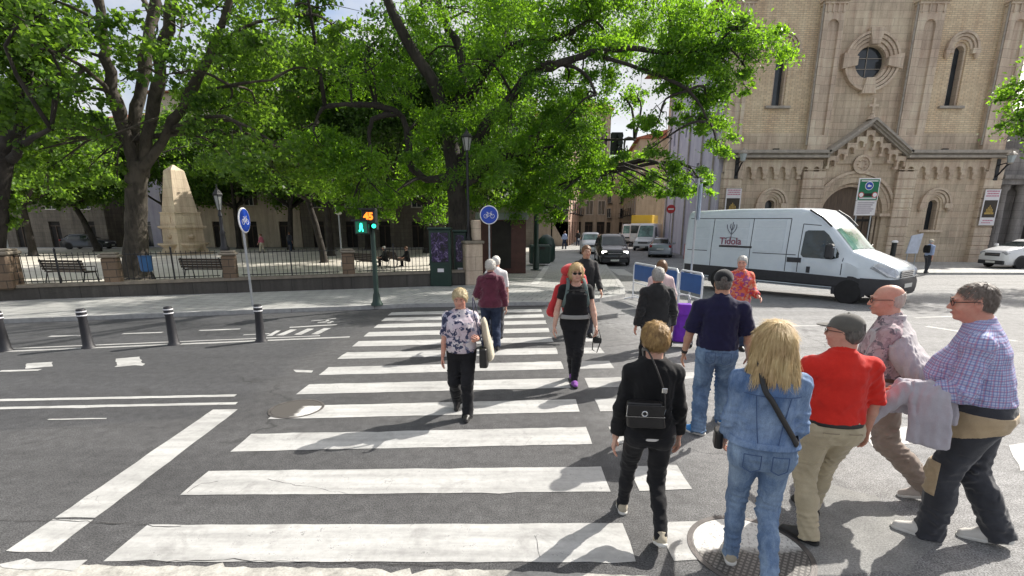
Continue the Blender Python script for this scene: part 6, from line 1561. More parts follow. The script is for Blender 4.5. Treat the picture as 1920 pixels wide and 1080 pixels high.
class Person:
    """figure standing at its own origin, facing +Y, right hand on +X"""
    def __init__(s, label, loc, rz, h=1.7, girth=1.0, belly=0.0, bust=0.0, hips=1.0, vox=.008, group=None, lean=0.0,
                 lf=(0, 0), rf=(0, 0), lift=(0, 0), toe=(0, 0), la=(0, .16, .2), ra=(0, .16, .2), head=(0, 0, 0), skin=SK1, shoulder=1.0, drop=0.0, sink=0.0, fine=True, name='person', cat='person'):
        s.o = thing(name, label, cat, loc, rz, group); s.k = h / 1.70; s.g = girth; s.belly = belly; s.bust = bust; s.hp = hips; s.vox = vox; s.skin = skin; s.lean = lean; s.fine = fine; s.head = head
        k = s.k; s.hz = (.905 - drop) * k; J = s.J = {}
        need = 0.0                                 # sink the hips until both feet reach the ground
        for f, lf_ in ((lf, lift[0]), (rf, lift[1])):
            R2 = (.83 * k) ** 2 - f[0] ** 2 - f[1] ** 2; need = max(need, s.hz - (.085 * k + lf_) - math.sqrt(max(R2, .02)))
        s.sink = need + sink * k; s.o.location.z -= s.sink
        ly = lambda z: lean * max(0, z - .93)     # forward shift of the trunk with height
        s.ly = ly
        for sd, sg, f, lf_, te, in (('l', -1, lf, lift[0], toe[0]), ('r', 1, rf, lift[1], toe[1])):
            hip = np.array([sg * .088 * k * (1 + .3 * (girth - 1)), 0, s.hz]); ank = np.array([sg * (.088 * k) + f[0], f[1], .085 * k + lf_ + s.sink])
            d = ank - hip; L1, L2 = .43 * k, .405 * k; D = min(np.linalg.norm(d), (L1 + L2) * .999); u = d / np.linalg.norm(d); ank = hip + u * D
            a = (L1 * L1 - L2 * L2 + D * D) / (2 * D); hh = math.sqrt(max(L1 * L1 - a * a, 0)); fw = np.array([0, 1, 0]) - u * u[1]; fw = fw / np.linalg.norm(fw)
            J[sd + 'hip'], J[sd + 'knee'], J[sd + 'ank'] = hip, hip + u * a + fw * hh, ank; J[sd + 'toe'] = te; J[sd + 'yaw'] = 0.0
        sw = .166 * k * shoulder * (1 + .35 * (girth - 1))
        for sd, sg, A in (('l', -1, la), ('r', 1, ra)):
            sh = np.array([sg * sw, ly(1.36) * k - .01, 1.352 * k]); fwd, out, bend = A[:3]; inw = A[3] if len(A) > 3 else 0.0
            u = unit([sg * math.sin(out), math.sin(fwd) * math.cos(out), -math.cos(fwd) * math.cos(out)]); el = sh + u * .285 * k
            w = unit([sg * math.sin(out * .6 - inw), math.sin(fwd + bend), -math.cos(fwd + bend)]); wr = el + w * .245 * k
            J[sd + 'sho'], J[sd + 'elb'], J[sd + 'wri'], J[sd + 'hd'] = sh, el, wr, w
        s.hc = np.array([0, ly(1.55) * k + .015 * k + lean * .06, 1.585 * k])     # head centre
        s.yaw, s.pitch, s.roll = head
        s.tab_cache = None
    def tab(s, fem=0.0):
        """trunk sections"""
        k, g, b, hp = s.k, s.g, s.belly, s.hp; ly = s.ly
        rows = [(.80, 0, -.005, .150 * hp, .10), (.88, 0, -.015, .160 * hp * (1 + .5 * (g - 1)), .115 + b * .15), (.96, 0, -.008 + b * .25, .163 * hp * (1 + .6 * (g - 1)), .118 + b * .4), (1.04, 0, .0 + b * .45, .142 * g + b * .2, .108 + b * .65),
                (1.12, 0, .002 + b * .5, .134 * g + b * .22, .108 + b * .7), (1.22, 0, .005 + b * .3 + s.bust * .3, .142 * g + b * .1, .115 + b * .4 + s.bust * .5), (1.30, 0, .002 + s.bust * .35, .150 * g, .118 + b * .1 + s.bust * .55), (1.36, 0, -.006, .138 * g, .100), (1.40, 0, -.012,   .108, .086), (1.435, 0, -.014, .080, .070), (1.475, 0, -.008, .058, .057)]
        return [(z * k, x * k, (y + ly(z)) * k, a * k, d * k) for z, x, y, a, d in rows]
    def box(s, z0=0, z1=1.8):
        pts = np.array([v for kk, v in s.J.items() if isinstance(v, np.ndarray) and v.shape == (3,) and not kk.endswith('hd')] + [s.hc]); lo, hi = pts.min(0) - .30, pts.max(0) + .30
        lo[2], hi[2] = z0 * s.k, z1 * s.k; return lo, hi
    # ---- hand: palm, four unequal bent fingers, thumb from the side of the palm
    def hand(s, sd, curl=.55, vox=None, spread=.12):
        k = s.k; J = s.J; sg = -1 if sd == 'l' else 1; w = J[sd + 'wri']; d = unit(J[sd + 'hd']); fwd = np.array([0, 1.0, 0]); t = unit(fwd - d * (fwd @ d)); n = np.cross(d, t) * 1.0   # t: towards the thumb side
        if n @ np.array([-sg, 0, 0]) < 0: n = -n                         # n: palm normal, towards the thigh
        vx = vox or .0038; F = Field(w - .24 * k, w + .24 * k, vx)
        pc = w + d * .045 * k
        F.limb(w - d * .04 * k, w + d * .01 * k, .027 * k, .026 * k, .01, (n, .78)); F.limb(w + d * .01 * k, w + d * .075 * k, .030 * k, .038 * k, .015, (n, .42))
        fl = (.072, .080, .074, .058)
        for i, L in enumerate(fl):
            off = (1.5 - i) * .0195 * k; b = w + d * (.088 - abs(i - 1.2) * .004) * k + t * off; r = (.0092, .0094, .009, .0080)[i] * k
            c = curl * (1 + .12 * i); p = b; dirv = unit(d + t * spread * (1.5 - i) * .5)
            for q, (fr, rr) in enumerate(((.44, 1), (.32, .92), (.24, .82))):
                a = c * (.45, 1.0, 1.35)[q]; dv = dirv * math.cos(a) + n * math.sin(a); e = p + dv * L * k * fr * 1.12; F.limb(p, e, r * rr, r * (rr - .08), .004 if q == 0 else .003); p = e
        tb = w + d * .022 * k + t * .026 * k; t1 = tb + unit(d * .72 + t * .55 + n * .35) * .042 * k; t2 = t1 + unit(d * .9 + t * .1 + n * .45) * .03 * k; t3 = t2 + unit(d * .9 - t * .05 + n * .5) * .024 * k
        F.limb(tb, t1, .0145 * k, .0115 * k, .012); F.limb(t1, t2, .0110 * k, .0102 * k, .004); F.limb(t2, t3, .0102 * k, .0082 * k, .003)
        V, Q = F.mesh(); return relax(V, Q, 1, .3), Q
    def hm(s):
        """head frame: rows right, forward, up"""
        M = Matrix.Rotation(s.yaw, 3, 'Z') @ Matrix.Rotation(-s.pitch, 3, 'X') @ Matrix.Rotation(s.roll, 3, 'Y'); return np.array(M)
    def hp_(s, x, y, z): return s.hc + s.hm() @ (np.array([x, y, z]) * s.k)
    def head_sdf(s, F, fem=False, heavy=0.0):
        k = s.k; Rm = s.hm().T; E = lambda c, r, kk=.015, op='u': F.ell(s.hp_(*c), np.array(r) * k, kk, Rm, op)
        E((0, -.012, .035), (.076, .098, .083), .02); E((0, .022, -.015), (.064 + heavy * .008, .078, .080), .03); E((0, .030, -.075), (.046 + heavy * .012, .052, .038 + heavy * .008), .035)
        E((0, .082, -.088), (.020, .018, .016), .02)
        for sg in (-1, 1):
            E((sg * .033, .092, .012), (.019, .014, .010), .012, 'c'); E((sg * .030, .093, .030), (.030, .011, .008), .014); E((sg * .044, .070, -.028), (.022, .026, .022), .025)
            E((sg * .032, .080, .010), (.0135, .0135, .0125), .004)
            E((sg * .078, -.012, -.005), (.008, .020, .031), .004); E((sg * .082, -.006, -.004), (.004, .011, .018), .004, 'c')
        F.limb(s.hp_(0, .096, .016), s.hp_(0, .118, -.022), .0085 * k, .0135 * k, .012); E((-.012, .104, -.028), (.009, .010, .008), .006); E((.012, .104, -.028), (.009, .010, .008), .006)
        E((0, .097, -.053), (.022, .010, .006), .008); E((0, .096, -.064), (.019, .010, .007), .008); F.limb(s.hp_(-.019, .106, -.0585), s.hp_(.019, .106, -.0585), .0022 * k, .0022 * k, .003, op='c')
        nb = np.array([0, (s.ly(1.43) - .012) * k, 1.42 * k]); F.limb(nb, s.hp_(0, -.018, -.06), (.058 if fem else .066) * k * (1 + heavy * .15), (.050 if fem else .058) * k * (1 + heavy * .1), .03)
    def body(s, fem=False, heavy=0.0, hands=('l', 'r'), curl=(.5, .5), legs=True):
        lo, hi = s.box(-.03, 1.84); F = Field(lo, hi, s.vox); J = s.J; k = s.k; g = 1 + (s.g - 1) * .5
        F.prof(s.tab(), .02, off=-.014)
        for sd in 'lr':
            F.limb(J[sd + 'sho'], J[sd + 'elb'], .046 * k * g, .038 * k * g, .05); m = J[sd + 'elb'] * .72 + J[sd + 'wri'] * .28
            F.limb(J[sd + 'elb'], m, .037 * k * g, .039 * k * g, .02); F.limb(m, J[sd + 'wri'], .039 * k * g, .026 * k, .02)
            F.limb(J[sd + 'hip'], J[sd + 'knee'], .070 * k * g, .040 * k, .04); c = J[sd + 'knee'] * .68 + J[sd + 'ank'] * .32 + np.array([0, -.012, 0]) * k
            F.limb(J[sd + 'knee'], c, .040 * k, .040 * k, .03); F.limb(c, J[sd + 'ank'], .040 * k, .030 * k, .03); a = J[sd + 'ank']; F.limb(a, a + np.array([0, .04, -.045]) * k, .032 * k, .022 * k, .02)
        s.head_sdf(F, fem, heavy); ex = None
        for sd, c in zip(hands, curl):
            V, Q = s.hand(sd, c, None if s.fine else .007)
            ex = (V, Q) if ex is None else (np.concatenate([ex[0], V]), np.concatenate([ex[1], Q + len(ex[0])]))
        s.b = emit(F, 'body', s.skin, s.o, 1, extra=ex); s.face(fem); return s
    def face(s, fem):
        k = s.k; M = Matrix(s.hm().tolist())
        for sg in (-1, 1):
            m = MB(); c = s.hp_(sg * .032, .0925, .010); m.lathe([(.001, -.005), (.0085, 0), (.001, .004)], n=10, M=Matrix.Translation(c) @ M.to_4x4() @ Matrix.Rotation(-math.pi / 2, 4, 'X') @ Matrix.Scale(1.25 * k, 4, (1, 0, 0))); e = m.build('eye', M_EYE, s.b, True)
            m = MB(); c = s.hp_(sg * .032, .0965, .010); m.lathe([(.001, -.003), (.0052, 0), (.001, .002)], n=10, M=Matrix.Translation(c) @ M.to_4x4() @ Matrix.Rotation(-math.pi / 2, 4, 'X')); m.build('iris', M_IRIS, e, True)
            m = MB(); m.tube([s.hp_(sg * .012, .104, .030), s.hp_(sg * .032, .104, .036), s.hp_(sg * .052, .090, .029)], [.0035 * k, .0045 * k, .002 * k], 5); m.build('eyebrow', s.brow if hasattr(s, 'brow') else m_brow, s.b)
        m = MB(); m.tube([s.hp_(-.022, .098, -.058), s.hp_(-.008, .1065, -.056), s.hp_(.008, .1065, -.056), s.hp_(.022, .098, -.058)], [.002 * k, .0055 * k, .0055 * k, .002 * k], 6); m.build('lips', M_LIP, s.b, True)
    # ---- clothes
    def trousers(s, name, m, r=(.098, .074, .066, .062), hem=.01, waist=1.02, seed=1, amp=.006, off=.010, grow=0.0, clips=(), parent=None):
        lo, hi = s.box(-.02, waist + .1); F = Field(lo, hi, s.vox); J = s.J; k = s.k; g = 1 + (s.g - 1) * .5
        F.prof([t for t in s.tab()], .02, off=off + grow, z1=waist * k)
        for sd in 'lr':
            hp, kn, an = J[sd + 'hip'], J[sd + 'knee'], J[sd + 'ank']; rr = [q * k + grow for q in r]; hz = hp - np.array([0, .012, .02]) * k
            F.limb(hz, kn, rr[0] * g, rr[1], .035); d = unit(an - kn); e = an + d * (.075 - hem) * k; c = kn * .6 + e * .4 + np.array([0, -.012, 0]) * k
            F.limb(kn, c, rr[1], rr[2], .03); F.limb(c, e, rr[2], rr[3], .03, flat_end=True)
            F.ell(hp + np.array([0, -.05, -.02]) * k, np.array([.088 * s.hp * g, .085, .10]) * k + grow, .04)
        if amp:
            F.ripple(amp * .7, 42, seed, (1, 1, .6))
            for sd in 'lr':
                for jn, a in (('knee', 1.3), ('ank', 1.8), ('hip', .8)):
                    c = J[sd + jn]; F.ripple(amp * a, 60, seed + 7, (.5, .5, 1.1), (c - .15 * k, c + .15 * k))
        F.clip((0, 0, 1), waist * k)
        for n_, d_ in clips: F.clip(n_, d_ * k)
        o = emit(F, name, m, parent or s.o, 1 if not clips else 0)
        if parent is None: s.tr = o
        return o
    def top(s, name, m, hem=.95, sleeve=1.0, r=(.062, .055, .052), off=.020, neck=1.455, seed=2, amp=.006, flare=0.0, collar=True, cuv=False, open_=False, zs=1.2, hemcurve=0.0, tabf=None, parent=None, cuff=None):
        """sleeve: 0 none .. .5 to the elbow .. 1 to the wrist"""
        lo, hi = s.box(hem - .06, 1.56); F = Field(lo, hi, s.vox); J = s.J; k = s.k; g = 1 + (s.g - 1) * .6
        tab = s.tab() if tabf is None else tabf(s.tab()); tab = [(z, x, y, a + flare * max(0, 1.2 * k - z) + .0, d + flare * max(0, 1.2 * k - z)) for z, x, y, a, d in tab]
        F.prof(tab, .02, off=off, z0=(hem - .04) * k, z1=neck * k)
        for sd in 'lr':
            a, b, c = J[sd + 'sho'], J[sd + 'elb'], J[sd + 'wri']; i = a + (np.array([0, a[1], a[2]]) - a) * .45; F.limb(i + np.array([0, 0, .03]) * k, a, .052 * k, (r[0] + .003) * k * g, .05)
            if sleeve > 0:
                if sleeve <= .5: e = a + (b - a) * min(1, sleeve * 2); F.limb(a, e, r[0] * k * g, r[1] * k * g, .03, flat_end=True)
                else:
                    e = b + (c - b) * (sleeve - .5) * 2; F.limb(a, b, r[0] * k * g, r[1] * k * g, .03); F.limb(b, e, r[1] * k * g, r[2] * k, .03, flat_end=True)
        if collar:
            nb = np.array([0, (s.ly(1.45) - .014) * k, 1.45 * k]); F.limb(nb, nb + np.array([0, .012, .038]) * k, .074 * k, .070 * k, .02, flat_end=True)
        if amp:
            F.ripple(amp, 30, seed, (1, 1, .7))
            for sd in 'lr':
                c = J[sd + 'elb']; F.ripple(amp * 1.3, 62, seed + 3, (.6, .6, 1.1), (c - .11 * k, c + .11 * k)); c = J[sd + 'sho'] + np.array([0, 0, -.06]) * k; F.ripple(amp * .9, 48, seed + 5, (1.2, 1.2, .7), (c - .12 * k, c + .12 * k))
            F.ripple(amp * .8, 44, seed + 9, (1, 1, .9), ((-.4, -.4, (hem - .1) * k), (.4, .4, (hem + .16) * k)))
        if hemcurve: pass
        X, Y, Z = F.ax[0][:, None, None], F.ax[1][None, :, None], F.ax[2][None, None, :]
        ins = (np.abs(X) < .27 * k * g) & (np.abs(Y - s.ly(1.0) * k) < .30 * k); far = .5
        near_arm = np.full(F.F.shape, False)
        for sd in 'lr':
            a, b = J[sd + 'elb'], J[sd + 'wri']; ba = b - a; L2 = ba @ ba; t = np.clip(((X - a[0]) * ba[0] + (Y - a[1]) * ba[1] + (Z - a[2]) * ba[2]) / L2, -.3, 1.2); near_arm |= ((X - a[0] - ba[0] * t) ** 2 + (Y - a[1] - ba[1] * t) ** 2 + (Z - a[2] - ba[2] * t) ** 2) < (.075 * k) ** 2
        F.F = np.where(near_arm if sleeve > .5 else False, F.F, np.maximum(F.F, hem * k + hemcurve * Y - Z)).astype(np.float32)
        def at(V):
            cu = np.zeros((len(V), 3), np.float32); ang = np.arctan2(V[:, 0], V[:, 1] - s.ly(1.2)); cu[:, 0] = ang * .19; cu[:, 1] = V[:, 2]
            for sd, sg in (('l', -1), ('r', 1)):
                a, b, c = J[sd + 'sho'], J[sd + 'elb'], J[sd + 'wri']
                for p, q, base in ((a, b, 0), (b, c, np.linalg.norm(b - a))):
                    d = unit(q - p); t = (V - p) @ d; e = V - p - t[:, None] * d; rr = np.linalg.norm(e, axis=1); L_ = np.linalg.norm(q - p); m_ = (rr < .085 * k) & (t > .02) & (t < L_ + .05) & (sg * V[:, 0] > .165 * k * (1 + .3 * (s.g - 1)))
                    x_ = unit(np.cross(d, [0, 1, .1])); y_ = np.cross(d, x_); cu[m_, 0] = np.arctan2(e[m_] @ x_, e[m_] @ y_) * .055; cu[m_, 1] = (base + t[m_])
            return {'cuv': ('FLOAT_VECTOR', cu)}
        s.tp = emit(F, name, m, parent or s.o, 1, attrs=at if cuv else None); return s.tp
    def shoe(s, sd, m, sole=M_SOLE, L=.255, big=1.0, name='shoe', yaw=0.0):
        k = s.k; a = s.J[sd + 'ank']; pit = s.J[sd + 'toe']; R_ = np.array(Matrix.Rotation(yaw, 3, 'Z') @ Matrix.Rotation(-pit, 3, 'X')); q = lambda x, y, z: a + R_ @ (np.array([x, y, z]) * k * big)
        for nm, z0, mm in ((name, -.070, m), ('sole', -.085, sole)):
            F = Field(a - .30 * k, a + .30 * k, min(s.vox, .007))
            if nm == name:
                F.limb(q(0, -.035, -.045), q(0, .06, -.048), .036 * k * big, .040 * k * big, .02); F.limb(q(0, .06, -.048), q(0, .15, -.058), .040 * k * big, .030 * k * big, .03); F.limb(q(0, -.02, -.02), q(0, -.012, .012), .037 * k, .039 * k, .02, flat_end=True); F.ripple(.002, 70, 3)
            else:
                F.limb(q(0, -.040, -.068), q(0, .06, -.068), .039 * k * big, .043 * k * big, .01, (R_ @ np.array([0, 0, 1]), .9)); F.limb(q(0, .06, -.068), q(0, .155, -.068), .043 * k * big, .033 * k * big, .02, (R_ @ np.array([0, 0, 1]), .9))
                u = R_ @ np.array([0, 0, 1]); F.clip(u, float(u @ q(0, 0, -.058)))
            u = R_ @ np.array([0, 0, 1]); F.clip(-u, float(-u @ q(0, 0, z0)))
            o = emit(F, nm, mm, s.o if nm == name else o, 1)
    def shoes(s, m, sole=M_SOLE, yaw=(0, 0), **kw): s.shoe('l', m, sole, yaw=yaw[0], **kw); s.shoe('r', m, sole, yaw=yaw[1], **kw)
    def hair(s, m, style='short', seed=3, cover=(.012, .0), back=-.06, vol=.012, front=.035, name='hair', st=True):
        k = s.k; Rm = s.hm().T; c = s.hc; vx = min(s.vox, .006) if s.fine else s.vox; F = Field(c - .30 * k - (np.array([0, 0, .22]) if style == 'long' else 0), c + .22 * k, vx); E = lambda cc, r, kk=.015, op='u': F.ell(s.hp_(*cc), np.array(r) * k, kk, Rm, op)
        X, Y, Z = F.ax[0][:, None, None], F.ax[1][None, :, None], F.ax[2][None, None, :]
        lx, ly, lz = [(Rm[i, 0] * (X - c[0]) + Rm[i, 1] * (Y - c[1]) + Rm[i, 2] * (Z - c[2])) / k for i in range(3)]
        E((0, -.016, .038), (.080 + vol, .103 + vol, .087 + vol), .02)
        if style in ('short', 'crop', 'bald'):
            E((0, -.045, -.015), (.070 + vol * .8, .066 + vol, .07), .03)
            zl = back + np.clip((ly + .04) / .12, 0, 1) * (front - back); cut = zl - lz               # hairline drops towards the nape
            F.F = np.maximum(F.F, (cut * k).astype(np.float32)); face = (ly - (.070 + .0 * lz) - np.clip(lz - .055, 0, 1) * 1.0) * k
            F.F = np.maximum(F.F, np.where(lz < .06, (ly - .045 - np.clip(lz, 0, .1) * .5) * k, face).astype(np.float32))
            if style == 'bald': F.F = np.maximum(F.F, ((lz - .030 - np.clip(-ly - .02, 0, .1) * .35) * k).astype(np.float32))
        elif style == 'bob':
            E((0, -.035, -.03), (.090 + vol, .085 + vol, .10), .04); F.F = np.maximum(F.F, ((-.115 - lz) * k).astype(np.float32)); F.F = np.maximum(F.F, np.where(lz < .055, (ly - .050 + .25 * np.abs(lz)) * k, (ly - .09) * k).astype(np.float32))
        elif style == 'long':
            z0 = c[2] - .245 * k; tab = [(z0, 0, c[1] - .060, .140 * k, .086 * k), (z0 + .07 * k, 0, c[1] - .055, .137 * k, .094 * k), (z0 + .16 * k, 0, c[1] - .036, .124 * k, .106 * k), (z0 + .26 * k, 0, c[1] - .015, .110 * k, .116 * k), (z0 + .33 * k, 0, c[1] - .010, .088 * k, .098 * k), (z0 + .375 * k, 0, c[1] - .01, .04 * k, .05 * k)]
            def nz(X, Y, Z): a = np.arctan2(X, Y - c[1] + .05); return .0045 * np.sin(a * 23 + 9 * Z + 1.0) + .003 * np.sin(a * 47 + 21 * Z) + .006 * np.sin(a * 9 + 14 * Z)
            F.prof(tab, .03, 0, z0 + .0, noise=nz, p=2.1); F.F = np.maximum(F.F, np.where(lz < .06, (ly - .055) * k, -1).astype(np.float32))
            a = np.arctan2(X, Y - c[1] + .05); F.F = np.maximum(F.F, (z0 + .03 * k + .022 * np.sin(a * 13) * np.sin(a * 5 + 1) + .012 * np.sin(a * 41) - Z).astype(np.float32))
        F.ripple(.0035 if style == 'long' else .006 if style != 'bald' else .002, 75, seed, (1, 1, .5) if style != 'short' else (1, 1, 1))
        V, Q = F.mesh(); V = relax(V, Q, 1)
        if s.vox < .012 and st: V, Q = s.strands(V, Q, style, seed)
        return np_mesh(name, V, Q, m, s.b, True)
    def strands(s, V, Q, style, seed):
        """fine locks lying over the hair surface"""
        g = np.random.default_rng(seed); k = s.k; N = np.zeros_like(V); fn = np.cross(V[Q[:, 2]] - V[Q[:, 0]], V[Q[:, 3]] - V[Q[:, 1]])
        for j in range(4): np.add.at(N, Q[:, j], fn)
        N /= np.linalg.norm(N, axis=1)[:, None] + 1e-9
        n = {'long': 9500, 'bob': 2600, 'short': 4200, 'bald': 500}.get(style, 2000); n = int(n * min(1, (.0085 / s.vox) ** 1.2))
        ok = np.nonzero(V[:, 2] > (s.hc[2] - .20 * k if style == 'long' else -9))[0]; i = ok[g.integers(0, len(ok), n)]; p, nn = V[i] + N[i] * .001, N[i]; crown = s.hp_(0, -.06, .12); f = p - crown; f /= np.linalg.norm(f, axis=1)[:, None] + 1e-9
        f = f * (1.0 if style in ('short', 'bald') else .25) + np.array([0, 0, -1.0]) * (.35 if style in ('short', 'bald') else 1.0) + g.normal(size=(n, 3)) * (.35 if style == 'short' else .10)
        L = (g.random((n, 1)) * .5 + .6) * {'long': .085, 'bob': .07, 'short': .034, 'bald': .018}[style] * k; W = .0012; W = W * max(1, s.vox / .008); S = 4; pts = []; q = p.copy(); nv = nn.copy()
        for a in range(S + 1):
            pts.append(q.copy()); t = f - nv * np.sum(f * nv, 1)[:, None]; t /= np.linalg.norm(t, axis=1)[:, None] + 1e-9
            lift = .22 if style == 'short' else .07; q = q + (t + nv * lift * (1 if a < 2 else -.4)) * L / S
        side = np.cross(nn, f); side /= np.linalg.norm(side, axis=1)[:, None] + 1e-9; vs = []
        for a, c in enumerate(pts): w = W * (1 - .75 * a / S); vs += [c - side * w, c + side * w]
        SV = np.stack(vs, 1).reshape(-1, 3); b = (np.arange(n) * (2 * S + 2))[:, None]; fq = np.concatenate([np.stack([b[:, 0] + 2 * a, b[:, 0] + 2 * a + 1, b[:, 0] + 2 * a + 3, b[:, 0] + 2 * a + 2], 1) for a in range(S)])
        return np.concatenate([V, SV]), np.concatenate([Q, fq + len(V)])
    def cap(s, m, peak=True, name='cap', back_gap=True):
        k = s.k; Rm = s.hm().T; c = s.hc; F = Field(c - .25 * k, c + .28 * k, min(s.vox, .006)); E = lambda cc, r, kk=.015, op='u': F.ell(s.hp_(*cc), np.array(r) * k, kk, Rm, op)
        E((0, -.010, .045), (.090, .112, .092), .01); u = s.hm() @ np.array([0, -.12, 1.0]); u = u / np.linalg.norm(u); p0 = s.hp_(0, 0, .030); F.clip(-u, float(-u @ p0))
        if back_gap: E((0, -.125, .045), (.032, .035, .024), .006, 'c')
        o = emit(F, name, m, s.b, 1)
        if peak:
            F = Field(c - .25 * k, c + .28 * k, min(s.vox, .006)); E((0, .100, .042), (.076, .085, .011), .01); E((0, -.03, .045), (.12, .105, .09), .0, 'c'); emit(F, 'peak', m, o, 1)
        m_ = MB(); m_.lathe([(.008, 0), (.006, .006)], n=8, M=Matrix.Translation(s.hp_(0, -.01, .136))); m_.build('button', m, o); return o
    def glasses(s, lens=None, frame=M_SPEC):
        k = s.k; m = MB()
        for sg in (-1, 1):
            ctr = (sg * .033, .108, .008); pts = [s.hp_(ctr[0] + .023 * math.cos(a) * 1.1, ctr[1] - abs(math.cos(a) * .5 + sg * .5) * .006, ctr[2] + .017 * math.sin(a)) for a in [i * math.pi / 6 for i in range(13)]]; m.tube(pts, .0024 * k, 5)
            m.tube([s.hp_(sg * .058, .100, .014), s.hp_(sg * .080, .04, .014), s.hp_(sg * .081, -.015, .012), s.hp_(sg * .079, -.03, -.004)], .0026 * k, 5)
        m.tube([s.hp_(-.010, .110, .012), s.hp_(.010, .110, .012)], .0022 * k, 5); o = m.build('glasses', frame, s.o)
        if lens is not None:
            for sg in (-1, 1): m = MB(); m.ngon([s.hp_(sg * .033 + .025 * math.cos(a), .107, .008 + .018 * math.sin(a)) for a in [i * math.pi / 8 for i in range(16)]]); m.build('lens', lens, o)
    def belt(s, m, z=1.0, hgt=.035, off=.024, name='belt'):
        k = s.k; lo, hi = s.box(z - .08, z + .12); F = Field(lo, hi, s.vox * .8); F.prof(s.tab(), .01, off=off, z0=(z - hgt / 2) * k, z1=(z + hgt / 2) * k); return emit(F, name, m, s.o, 0)
    def strap(s, pts, w, m, name='strap', parent=None, th=.006):
        pts, _ = smooth_path([Vector(p) for p in pts], [1] * len(pts), 6); mb = MB(); mb.tube(pts, w, 8, flat=max(.12, th / w)); return mb.build(name, m, parent or s.o, smooth=True)
m_brow = mat('brow_hair', (.10, .07, .05), .8, .2, 20, 0)

# ---------- the cast
H_BLOND = m_hair('blonde_hair', (.46, .32, .14), (.72, .56, .31)); H_GOLD = m_hair('short_golden_hair', (.16, .085, .035), (.55, .36, .14), (30, 30, 12)); H_GREY = m_hair('grey_hair', (.28, .27, .25), (.55, .54, .51), (40, 40, 20)); H_WHITE = m_hair('white_hair', (.48, .46, .42), (.74, .72, .67), (40, 40, 20))
H_PALE = m_hair('pale_blonde_hair', (.45, .36, .20), (.72, .62, .40), (40, 40, 18)); H_BROWN = m_hair('brown_hair', (.06, .03, .014), (.22, .11, .05), (40, 40, 16)); H_DARK = m_hair('dark_grey_hair', (.035, .030, .027), (.15, .135, .12), (40, 40, 20))
C_RED = m_cloth('red_polo_cotton', (.58, .020, .012), (.66, .030, .018), var=.1, sheen=.15); C_NAVY = m_cloth('navy_polo_cotton', (.012, .012, .042), var=.25, sheen=.15); C_KHAKI = m_cloth('khaki_chino', (.44, .375, .255), var=.12); C_TAUPE = m_cloth('taupe_trousers', (.25, .20, .165), var=.12)
C_DENIM = m_denim('denim_jacket', (.10, .17, .32), (.32, .42, .57)); C_JEAN = m_denim('light_blue_jeans', (.13, .20, .33), (.32, .42, .54)); C_JEAN2 = m_denim('mid_blue_jeans', (.09, .15, .26), (.25, .36, .50)); C_DKJ = m_denim('dark_jeans', (.02, .028, .055), (.05, .07, .12))
C_PLAID = m_plaid('blue_check_shirt'); C_CHAR = m_cloth('charcoal_trousers', (.038, .040, .048), var=.2); C_TANP = m_cloth('tan_trouser_panel', (.42, .32, .20)); C_GREYJ = m_cloth('pale_grey_jacket', (.40, .38, .42), var=.1); C_SWEAT = m_cloth('grey_beige_sweater', (.40, .375, .385), var=.1, weave=600); C_MAROON = m_cloth('maroon_anorak', (.105, .022, .042), var=.25, sheen=.3); C_ANTH = m_cloth('black_anorak', (.020, .020, .021), var=.3, sheen=.2)
C_FLORAL = m_print('floral_print', [(.05, .06, .12), (.55, .47, .53), (.60, .54, .58), (.50, .42, .47), (.24, .25, .34), (.62, .58, .60), (.03, .035, .08), (.46, .38, .42)], 16, 1.8); C_SHORTP = m_print('faded_print_shirt', [(.30, .22, .24), (.38, .30, .31), (.14, .12, .14), (.44, .34, .36)], 22, 1.5); C_ORANGE = m_print('orange_pattern_cloth', [(.52, .06, .035), (.56, .13, .06), (.26, .05, .18), (.54, .26, .18), (.50, .04, .04)], 20, 1.4)
C_WHITE = m_cloth('white_cotton', (.66, .64, .63), var=.06); C_PINKW = m_cloth('pale_pink_cotton', (.62, .47, .47), var=.1); C_CREAM = m_cloth('cream_jacket', (.55, .50, .38), var=.12); C_PURP = m_cloth('purple_nylon', (.16, .03, .42), var=.15, sheen=.1, rough=.55); C_BACKR = m_cloth('red_nylon', (.52, .03, .035), var=.15, rough=.6); C_GREYC = m_cloth('grey_cap_cotton', (.105, .10, .088), var=.2); C_BLUEL = m_cloth('pale_blue_shirt', (.34, .42, .62), var=.1)
S_CANV = m_cloth('beige_canvas_shoe', (.42, .37, .28)); S_WHITE = m_cloth('white_sneaker', (.62, .60, .56), var=.08); S_BLK = mat('black_shoe_leather', (.014, .013, .012), .45, .3, 9, .15, 90); S_PURP = m_cloth('purple_trainer', (.20, .05, .30)); S_BLUE = m_cloth('blue_trainer', (.04, .20, .48)); S_TAUPE = m_cloth('pale_suede_shoe', (.45, .40, .36))
M_BAGT = mat('bag_chain_steel', (.6, .6, .6), .25, .1, 5, 0, 40, 1.0)
def place(px, fy, hy):
    """ground point under a pixel and the standing height that reaches the pixel row hy"""
    v = P(px, fy); t = PD(px, hy, v.y); return (v.x, v.y, v.z), t.z - v.z
def held(name, label, cat, p, group=None): return thing(name, label, cat, tuple(p.o.location), p.o.rotation_euler.z, group)

